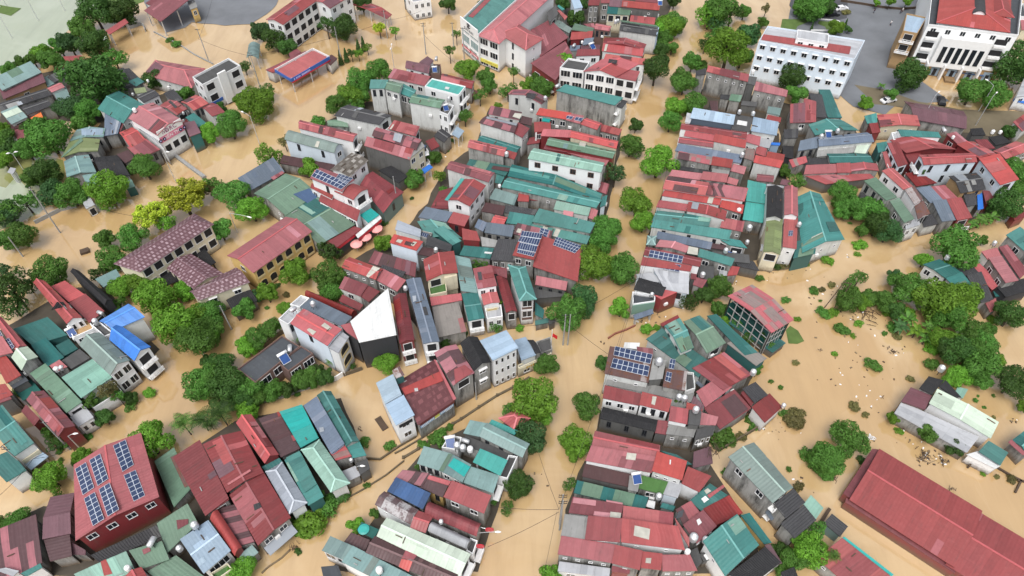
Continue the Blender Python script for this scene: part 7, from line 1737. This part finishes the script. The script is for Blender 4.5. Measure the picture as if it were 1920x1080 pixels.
sticks(860,840,16,50,'wooden raft with a white sack and an orange bowl in the lower street','raft'); 
lowwall('590,1060 640,1010 760,930 830,860', .3, 'weedy broken kerb in the lower street', 'mud'); lowwall('1320,420 1450,350 1640,230 1790,110', .3, 'sunken kerb line in the lower street', 'soil')
lamp(1420,265,4.5,'lamp post at the workshop end',0,.8)
# ------------------------------------------------------------------ E3
Z(660, 840)
H('sage green roof with mint and turquoise sections above the street of rusty roofs', 'house', '600,-10 840,50 740,195 555,130|5.6|s0:.3|tgry|dw', '840,50 1005,145 935,290 735,190|5.6|s0:.2|tgry|dw|2:2x1', '990,160 1245,235 1190,385 940,290|5.2|s0:.3|tgry|dw|1:1x1b'); P('815,48 850,55 770,200 735,190|grn'); P('860,85 1000,160 945,245 810,150|turq')
H('bright turquoise raised canopy roof on the black tank terrace', 'canopy', '1080,5 1315,100 1250,235 1020,115|7|fl|turq|open')
H('black rooftop and white front end at the canal, beside the turquoise canopy', 'house', '1240,240 1320,60 1400,70 1310,260|5|f|dconc|w|1:2x2b')
H('rust and pink patched roof above the blue stained roof', 'house', '430,195 660,215 590,330 350,260|4.6|s0:.3|mixd|g', '610,230 830,290 760,420 580,330|4.4|s0:.3|brown|y', '640,225 840,280 810,315 640,260|4.8|fl|bred|g')
H('crimson single slope roof over an ochre mouldy wall by the canal', 'house', '845,280 1175,405 1115,555 770,410|6|s0:.3|red|g|2:2x1')
H('stained navy blue roof among rusty roofs', 'house', '375,255 665,385 600,520 295,360|5|s0:.3|bstain|g')
H('silver peeling rust brown gable roof, left end by the lower street', 'house', '275,365 560,520 500,650 190,475|4.8|gx:.7|rustw|w', '560,525 690,575 620,715 485,680|4.8|gx:.7|red|g')
H('dark red barrel roof sunk between walls', 'house', '650,450 1090,640 1050,745 610,560|4.6|bx:.8|dkred|g')
H('weathered white barrel roof with rust drips', 'house', '680,620 1010,775 965,850 640,700|4.6|bx:.8|lconc|g', '1000,760 1060,780 1020,900 960,860|3.6|f|dconc|w|1:1x1b')
K(755, 625, 'white satellite dish like tank beside the weathered white barrel roof', 's', .9)
H('very long pale mint roof to the canal', 'house', '290,590 1005,890 910,1090 210,740|5.2|gx:.5|pale|w|1:1x1b')
H('dark brown gable roof with a crimson section, longest at the bottom', 'house', '195,740 905,1050 850,1180 110,885|5|gx:.6|brown|g'); (P('455,862 555,900 520,945 420,930|bred'), P('420,935 515,950 480,1045 395,1000|bred'))
H('grey teal gutter roof with a pale box at the bottom edge', 'house', '10,830 560,1110 480,1250 -90,960|4.6|s0:.3|tgry|w', '-180,745 30,840 -40,960 -255,865|4.6|s0:.2|tgry|w|3:2x1,2:2x1l'); K(240, 1040, 'pale square vent box on the grey teal gutter roof', 'w', 1.3)
H('dark maroon hut roofs and a green net at the lower street end', 'shed', '0,720 150,780 110,880 -80,800|3.6|s0|brown|g', '80,625 230,685 180,770 40,690|3|fl|tarp_green|g')
H('grey teal block roofs at the very bottom left of the rusty rows', 'house', '-260,1000 -120,990 -80,1090 -240,1110|3.6|fl|deck|w')
T(1395,300,118,'dark round tree on the canal beside the crimson roof','leaf_dark','big'); T(1310,510,65,'small tree below the dark canal tree','leaf','loose'); T(1205,430,50,'balcony vine at the crimson roof corner','leaf','loose'); T(190,545,48,'bush behind the peeling rust roof','leaf','round'); T(40,660,75,'bright bush by the green net','leaf_bright','round'); T(555,155,30,'small plant on the sage roof gutter','leaf','loose',3); None
o = ob('basin', MB().tube([(0, 0, 0), (0, 0, .2), (0, 0, .3)], [.7, .9, .6], 14).done('basin', ['plastic_turq']), None, at(100, 690, 3.1)); tag(o, 'turquoise plastic basin on the green net', 'basin')
for x, y, l in ((1160, 690, 'red round sign on the canal front, upper'), (1080, 830, 'red round sign on the canal front, lower')):
    p = at(x, y, 3); e = empty('round_sign', p, l, 'sign'); ob('disc', MB().tube([(0, -.08, 0), (0, .08, 0)], .7, 16).done('disc', ['sign_red']), e); ob('bracket', MB().tube([(0, 0, 0), (-1.4, .4, 0)], .06, 5).done('bracket', ['steel']), e)
lamp(1060,800,4,'pale green lamp arm over the canal from the barrel roofs',0,3)
pole(1750,690,11,'canal side utility pole with wires fanning out','utility_pole',2)
# ------------------------------------------------------------------ E4
Z(1020, 840)
H('long rosy red canal roof with a skylight above the dark brown sunken roof', 'house', '430,-150 980,-20 965,90 400,-10|6|gx:.4|red|w', '395,-10 960,85 905,210 350,105|6|s0:.5|red|w', '950,35 1205,120 1165,270 910,195|6.4|s0:.4|bred|dw', '1200,160 1420,245 1300,370 1170,300|5|s0:.3|red|w')
P('700,40 780,50 770,105 690,95|skylight'); P('1060,100 1072,102 1068,140 1058,138|wht')
H('dark brown sunken roof under the rosy red roof', 'house', '345,135 740,230 720,330 320,240|4.4|s0:.3|brown|dg')
H('green terrace court with a white solar heater and clutter', 'house', '720,230 820,240 790,370 710,350|5|fl|conc|g', '820,235 1050,290 1000,390 800,340|4.6|s0:.2|lawn|g', '1050,260 1170,300 1130,420 1000,390|4.4|fl|lconc|lb')
HW(775, 255, 'white and blue solar heater on the concrete pillar by the green terrace', 10, 1.2); K(960, 435, 'white topped tank below the green terrace', 's', 1.3, 3.8)
H('deep teal long low roof to the canal with white rubbish', 'house', '280,275 880,420 850,520 250,380|3.6|s0:.2|dkt|g', '1000,460 1110,490 1090,530 980,500|3.2|fl|dkt|g'); P('880,440 940,455 930,515 860,495|wht')
H('broad maroon roof with pink patch panels and a white canal front', 'house', '245,405 670,480 645,600 205,555|5.4|s2:.2|mar|w', '670,485 1095,545 1085,655 660,595|5.4|s2:.2|rose|w')
P('250,420 440,445 435,490 240,465|pink'); P('425,535 560,550 550,590 415,570|pink'); P('525,440 665,465 660,478 525,455|pink'); P('560,540 650,550 645,595 555,585|skylight')
H('very large clean red roof with a central skylight and mossy canal end', 'house', '370,575 660,600 640,795 345,770|6.4|s0:.3|red|w', '660,595 1120,665 1200,860 640,795|6.4|s0:.3|red|w', '175,560 370,585 345,770 140,745|5.8|s0:.2|conc|g'); P('765,655 895,685 885,775 755,740|skylight')
H('clean red lower roof row with white gutters at the bottom', 'house', '145,745 600,820 575,970 115,895|5.6|s0:.3|red|g|2:4x1s', '600,822 830,870 810,1030 570,970|5.8|s0:.3|red|g', '830,870 1000,890 990,1030 815,1010|5.4|fl|red|g', '1000,905 1220,905 1305,1035 990,1040|5|s0:.3|red|g|2:3x1s')
P('860,930 905,930 900,975 855,970|skylight')
H('grey blue gutter house at the bottom edge below the clean red row', 'house', '130,955 560,1015 550,1090 115,1040|4|fl|lconc|dw|2:2x1', '575,990 730,1020 720,1060 570,1040|4.4|fl|mar|r')
H('maroon lane roofs with teal sheets and a white roof box', 'house', '1110,520 1235,455 1320,540 1175,655|4.4|s0:.3|mixd|g', '1235,450 1390,300 1560,400 1320,530|4|s0:.2|dkt|g', '1170,650 1340,530 1460,655 1290,810|4.6|s0:.3|mar|g', '1340,520 1560,400 1680,550 1450,650|3.8|s0:.3|dkred|r')
P('1350,360 1380,340 1410,365 1370,390|skylight'); P('1325,430 1360,405 1390,435 1350,465|wht'); P('1375,400 1510,310 1525,330 1395,425|bred'); P('1130,540 1180,520 1165,580 1110,600|deck'); P('1285,610 1310,595 1330,630 1300,655|wht')
H('rose sliver roof beside the very large clean red roof', 'house', '1095,590 1230,770 1220,840 1130,670|4.6|s0|rose|w')
H('teal wide gable roof with a pale ridge at the bottom right of the block', 'house', '1340,780 1630,560 1815,815 1530,1085|5.6|gy:.8|teal|w')
K(1245, 790, 'larger white round tank between red and teal roofs', 's', 1.7, 3.6); K(1350, 805, 'smaller white round tank between red and teal roofs', 's', 1.4, 3.6); K(1200, 895, 'white tank at the corner of the clean red lower row', 'w', 1.1, 4.6)
H('narrow dark alleyway courts behind the white round tanks', 'shed', '1210,870 1300,840 1330,960 1290,1020|3.2|fl|dconc|dg', '1310,900 1400,860 1440,930 1350,960|2.8|fl|dconc|dg')
H('weathered lavender tiled lean-to with dead branches', 'shed', '1265,40 1400,-10 1430,130 1250,170|3.4|s0:.3|vio|g')
H('slim dark teal sheds below the streaked blind wall', 'shed', '970,20 1130,70 1240,130 1180,150|3.6|s0|dkt|dg')
T(260,20,90,'bright canal tree at the end of the rosy red roof','leaf_bright','round'); T(220,310,65,'bush on the canal before the deep teal roof','leaf','loose'); T(60,1080,95,'bright tree at the bottom edge on the canal','leaf_bright','round')
sticks(1370,150,30,60,'dead branches over the lavender lean-to','dead_branches','wood',2.5).location.z = 3.9
pole(130,640,11,'utility pole with insulators on the canal edge','utility_pole',2)
# ------------------------------------------------------------------ E5
Z(1320, 840)
H('grey green long gable house with a tall stained side wall and pale ridge', 'house', '195,75 430,-50 745,335 590,465|7|gy:1.0|ggry|g', '590,470 750,345 850,465 690,595|5.4|s1:.3|gry|g', '645,640 840,480 940,615 770,760|4.8|s1:.3|gry|g', '825,490 900,400 1005,510 940,610|3.2|s1:.2|sea|dw'); 
H('deep teal narrow lean-to along the tall stained wall', 'shed', '300,580 380,555 570,800 510,810|3|s0|dkt|y')
H('black flat roof at the bottom beside the teal wide gable', 'house', '190,1080 520,830 640,970 400,1160|4.6|s0:.3|blk|w', '510,815 560,810 660,970 610,990|4.2|fl|vio|g')
H('tiny tiled pump hut with a teal side standing in the water', 'pump_hut', '1005,640 1075,560 1215,660 1150,750|2.6|s0:.3|gry|tgry')
H('rosy roof with a turquoise edge line at the bottom right', 'house', '955,925 1165,758 1580,1075 1330,1270|4.2|s1:.4|rose|g'); P('1165,758 1185,750 1600,1070 1580,1085|turq')
H('small black roof at the bottom edge under the glossy tree', 'shed', '650,1050 760,1000 800,1100 680,1130|3|fl|blk|g')
T(880,870,160,'glossy bright tree at the bottom beside the grey green house','leaf_bright','big'); T(760,940,110,'left lower part of the glossy bright tree clump','leaf','big'); T(940,700,100,'feathery bush beside the tiny pump hut','leaf','loose'); T(640,850,75,'dark shrubs at the stained wall corner','leaf_dark','round'); T(650,1020,70,'fern like bush at the bottom of the stained wall','leaf','round')
T(1100,905,75,'palm standing before the rosy roof','leaf','palm',3.2); T(1140,1060,40,'second palm top before the rosy roof at the bottom edge','leaf','palm',3.2)
T(180,200,42,'potted plants at the head of the stained wall','leaf','shrub')
T(850,40,70,'blue green bush in the brown water above the grey green house','leaf','shrub'); T(1040,100,130,'bushy low tree in the brown water, right of the grey green house','leaf','big',.7) ; T(1010,210,80,'lower half of the bushy low tree','leaf','round',.6); T(720,180,28,'small round shrub beside the grey green roof','leaf','shrub'); T(790,320,55,'yellowish weeds at the grey green roof corner','leaf_dry','shrub')
sticks(1090,260,18,40,'flotsam under the bushy low tree','flotsam'); 
lowwall('960,665 1050,525', .8, 'floating dark log by the tiny pump hut', 'wood', .5, 'log')
# ------------------------------------------------------------------ E6
Z(1560, 840)
H('very long clean red warehouse roof in two lengths with a lower skirt roof', 'warehouse', '!400,5 1270,530 1040,1010 145,435|3.1|gx:1.2|red|r', '1215,520 1900,930 1640,1400 960,985|2.6|gx:1.1|red|r', '340,12 400,12 150,435 95,375|2.5|s1:.2|mar|r', '115,425 1060,1020 1030,1055 115,455|2.2|s0:.2|mar|r')
sticks(1010,350,10,40,'rubbish caught at the long red warehouse eave','flotsam','wood')
lowwall('1390,170 1500,235 1590,280 1540,380', .4, 'dark fence line in the water at the right edge', 'wood', .3, 'fence'); lowwall('1560,280 1660,290', .4, 'short dark fence piece at the right edge', 'wood', .3, 'fence')
T(1510,260,45,'weeds along the dark fence line','leaf_dry','shrub'); T(1275,225,26,'tiny tuft in the water below the isolated house','leaf_bright','shrub'); T(1390,240,24,'tiny second tuft in the water below the isolated house','leaf_dry','shrub')
# ------------------------------------------------------------------ cars, people, wires, litter
Z(1520, 0)
def car(zx, zy, rz, paint, label, z=0):
    p = at(zx, zy, z); e = empty('parked_car', p, label, 'car', 'parked cars'); e.rotation_euler.z = R(rz)
    V = []; prof = [(-2.2, .35), (-2.25, .75), (-1.7, .95), (-1.2, 1.42), (.45, 1.45), (1.1, 1.0), (2.1, .82), (2.25, .4)]
    m = MB(); n = len(prof)
    for s in (-1, 1): m.V += [Vector((x, s*(.85 if z0 < 1.1 else .68), z0)) for x, z0 in prof]
    m.F.append(list(range(n))[::-1]); m.F.append(list(range(n, 2*n)))
    for k in range(n): m.F.append([k, (k+1) % n, n+(k+1) % n, n+k])
    m.M = [0]*len(m.F); m.U = [None]*len(m.F); ob('body', m.done('body', [paint]), e)
    g = MB(); g.box((-1.47, 0, 1.2), (.22, 0, .22), (0, .66, 0), (-.03, 0, .03)); ob('rear_window', g.done('rear_window', ['glass']), e)
    g = MB(); g.box((.8, 0, 1.25), (.3, 0, -.2), (0, .66, 0), (.03, 0, .04)); ob('windscreen', g.done('windscreen', ['glass']), e)
    for s in (-1, 1): ob('side_window', MB().bx(-1.1, s*.74-.03, 1.0, .5, s*.74+.03, 1.35).done('side_window', ['glass']), e)
    for x in (-1.4, 1.4):
        for s in (-.8, .8): ob('wheel', MB().tube([(x, s-.1, .33), (x, s+.1, .33)], .33, 12).done('wheel', ['tyre']), e)
car(180,135,10,'car_black','black car parked at the garden edge of the plaza'); car(1095,865,75,'car_black','dark car parked behind the brown maroon shed roof'); car(75,100,10,'car_white','pale car half hidden by trees at the top of the car park'); car(255,85,15,'car_white','grey white car under the olive tree by the car park'); car(650,860,20,'car_white','white car by the rubbish heap at the plaza wall')
def person(zx, zy, rz, shirt, label):
    p = at(zx, zy, .1); e = empty('person', p, label, 'person', 'people on the plaza'); e.rotation_euler.z = rz
    J = [((0, 0, .92), .15), ((0, .01, 1.15), .14), ((0, 0, 1.38), .16), ((0, 0, 1.5), .06), ((0, .01, 1.6), .09), ((0, .015, 1.7), .085)]
    E = [(0, 1), (1, 2), (2, 3), (3, 4), (4, 5)]; V = [j[0] for j in J]; r = [j[1] for j in J]
    for s in (-1, 1):
        b = len(V); V += [(s*.1, .0, .86), (s*.11, s*.10+.02, .48), (s*.11, s*.16-.02, .07), (s*.11, s*.16+.12, .03)]; r += [.095, .065, .045, .04]; E += [(0, b), (b, b+1), (b+1, b+2), (b+2, b+3)]
        b = len(V); V += [(s*.2, 0, 1.38), (s*.25, -s*.04, 1.1), (s*.25, -s*.12+.08, .86), (s*.25, -s*.12+.11, .76)]; r += [.06, .045, .035, .03]; E += [(2, b), (b, b+1), (b+1, b+2), (b+2, b+3)]
    me = bpy.data.meshes.new('body'); me.from_pydata(V, E, []); me.materials.append(MAT['skin']); o = ob('body', me, e)
    sk = o.modifiers.new('skin', 'SKIN'); o.modifiers.new('sub', 'SUBSURF').levels = 1
    for i, v in enumerate(me.skin_vertices[0].data): v.radius = (r[i], r[i]); v.use_root = (i == 0)
    ob('shirt', MB().tube([(0, 0, .88), (0, .01, 1.15), (0, 0, 1.42), (0, 0, 1.5)], [.19, .18, .215, .09], 12).done('shirt', [shirt]), e)
    m = MB()
    for s in (-1, 1): m.tube([(s*.1, 0, .9), (s*.11, s*.10+.02, .48), (s*.11, s*.16-.02, .1)], [.12, .09, .07], 8)
    ob('trousers', m.done('trousers', ['cloth_dark']), e)
    ob('hair', MB().tube([(0, -.02, 1.62), (0, -.01, 1.72), (0, 0, 1.8), (0, 0, 1.82)], [.10, .115, .09, .03], 10).done('hair', ['hair']), e)
person(530,112,.4,'cloth_dark','person in dark clothes standing alone on the plaza'); person(755,115,2.2,'cloth_dark','person in dark clothes, left of the pair walking near the plaza wall'); person(768,105,2.4,'cloth_white','person in a pale shirt, right of the pair walking near the plaza wall'); person(670,215,1.2,'cloth_white','person in a white shirt crossing the middle of the plaza')
def pt(zx, zy, z): return at(zx, zy, z)
Z(0, 0, 1)
for a, b, za, zb, l in (((372,73),(400,-10),10,10,'cable from the dark leaning yard pole to the school yard'), ((465,104),(632,68),12,11.5,'cable between the poles on both sides of the fuel station'), ((632,68),(722,38),11.5,9,'cable past the cypress row to the sparse tree pole'), ((722,38),(790,20),9,9,'cable continuing to the road bend at the top'), ((465,104),(372,73),12,10,'cable from the fuel station pole to the yard pole'), ((67,364),(-20,430),13,12,'upper cable from the park wall pole to the left edge'), ((67,370),(-20,445),12,11,'lower cable from the park wall pole to the left edge'), ((67,364),(330,420),13,8,'cable crossing the flooded road from the park wall pole'), ((795,66),(870,130),10,9,'cable from the lamp cluster pole to the clothing store'), ((1056,600),(1180,690),9,6,'cable from the canal junction poles over the water'), ((1056,600),(960,612),9,6,'cable from the canal junction poles to the brick fronted house'), ((1056,600),(1200,520),9,7,'cable from the canal junction poles to the solar array house'), ((1048,955),(930,950),10,4.5,'upper service wire over the canal to the barrel roofs'), ((1048,960),(915,1025),10,4,'lower service wire over the canal to the mint roof'), ((1048,955),(1010,850),10,7,'wire from the canal pole up along the water'), ((1048,955),(1140,700),10,9,'long wire along the canal bank past the red roofs'), ((1140,700),(1215,470),9,9,'long wire along the canal bank before the solar houses'), ((1215,470),(1255,300),9,9,'long wire along the canal by the turquoise roofs'), ((1142,705),(1218,475),8.3,8.3,'second bank wire before the solar houses'), ((1044,960),(1020,1075),10,10,'wire from the canal pole to the bottom edge'), ((132,842),(62,860),9,9,'cable crossing the lane by the dark red gable'), ((62,860),(-20,945),9,9,'cable from the veranda pole to the left edge'), ((62,860),(170,800),9,8,'cable along the lane to the thin grey pole')):
    cable(at(*a, za), at(*b, zb), l, .5, .03)
random.seed(99)
lt = MB()
for zx, zy, n, r in ((1610,560,30,60),(1590,640,26,50),(1640,690,26,45),(1625,745,22,40),(1560,700,14,40),(1460,800,22,35),(1440,510,14,25),(1480,505,18,25),(1510,500,12,20),(1590,480,8,12),(1740,850,50,26),(1765,860,30,20),(1630,820,14,14),(1380,490,10,14),(1375,530,12,10),(1200,600,30,20),(1240,595,18,14),(1280,575,10,10),(1690,650,14,30),(1540,560,12,40),(1700,820,10,25),(1850,720,8,14),(1900,790,14,8),(1420,800,10,20),(1500,900,10,30),(1130,640,4,10),(850,470,5,20),(830,300,5,30),(600,330,5,60),(1000,900,8,40),(620,690,3,20),(1780,700,10,30),(1600,595,16,30)):
    for _ in range(n//2):
        p = at(random.gauss(zx, r*.5), random.gauss(zy, r*.4), .02); a = random.uniform(0, 3.14); s = random.uniform(.06, .24); k = random.choice((0, 0, 1, 1, 2, 2))
        lt.box(p, (math.cos(a)*s, math.sin(a)*s, 0), (-math.sin(a)*s*.6, math.cos(a)*s*.6, 0), (0, 0, random.uniform(.03, .12)), k)
o = ob('floating_litter', lt.done('floating_litter', ['white_paint', 'wood', 'mud'])); o['kind'] = 'stuff'; o['label'] = 'scattered floating rubbish on the brown water'
Z(0, 0, 1)
for x, y, r, l, tn, sh in ((6,262,24,'leafy tree at the left edge between the park and the shacks','leaf','big'),(60,238,20,'dark small tree above the broad dark park tree','leaf_dark','round'),(10,400,26,'tree at the left edge above the park wall','leaf','loose'),(62,330,22,'dark tree inside the flooded park by the lamp','leaf','round'),(1236,52,20,'green tree at the street mouth beside the crimson flat roof','leaf_bright','round'),(1262,44,22,'tree leaning over the canal street near the top','leaf','big'),(1330,30,24,'feathery tree at the top of the right canal bank','leaf_bright','loose'),(1345,70,22,'tree on the right canal bank above the giant tree','leaf','loose'),(1278,150,20,'low tree on the right bank before the mouldy block','leaf','round'),(1600,548,15,'bright drowned bush under the leaning tree','leaf_bright','shrub'),(1655,560,18,'green drowned bush right of the leaning tree','leaf','shrub'),(1700,585,17,'drowned bush beside the round leafy tree','leaf_bright','shrub'),(1672,612,14,'low growth at the drowned garden corner','leaf','shrub'),(1745,648,17,'low growth in front of the banana grove','leaf_bright','shrub'),(1560,585,12,'floating mat of green left of the submerged trees','leaf_bright','shrub'),(1585,620,11,'floating mat of green by the drowned trellis','leaf','shrub'),(1495,780,22,'tall grasses on the reed mound','leaf_dry','shrub'),(1790,480,14,'bank growth by the giant broad tree','leaf_bright','shrub'),(1402,620,14,'creeping growth by the steel house corner','leaf','shrub')): T(x, y, r, l, tn, sh)
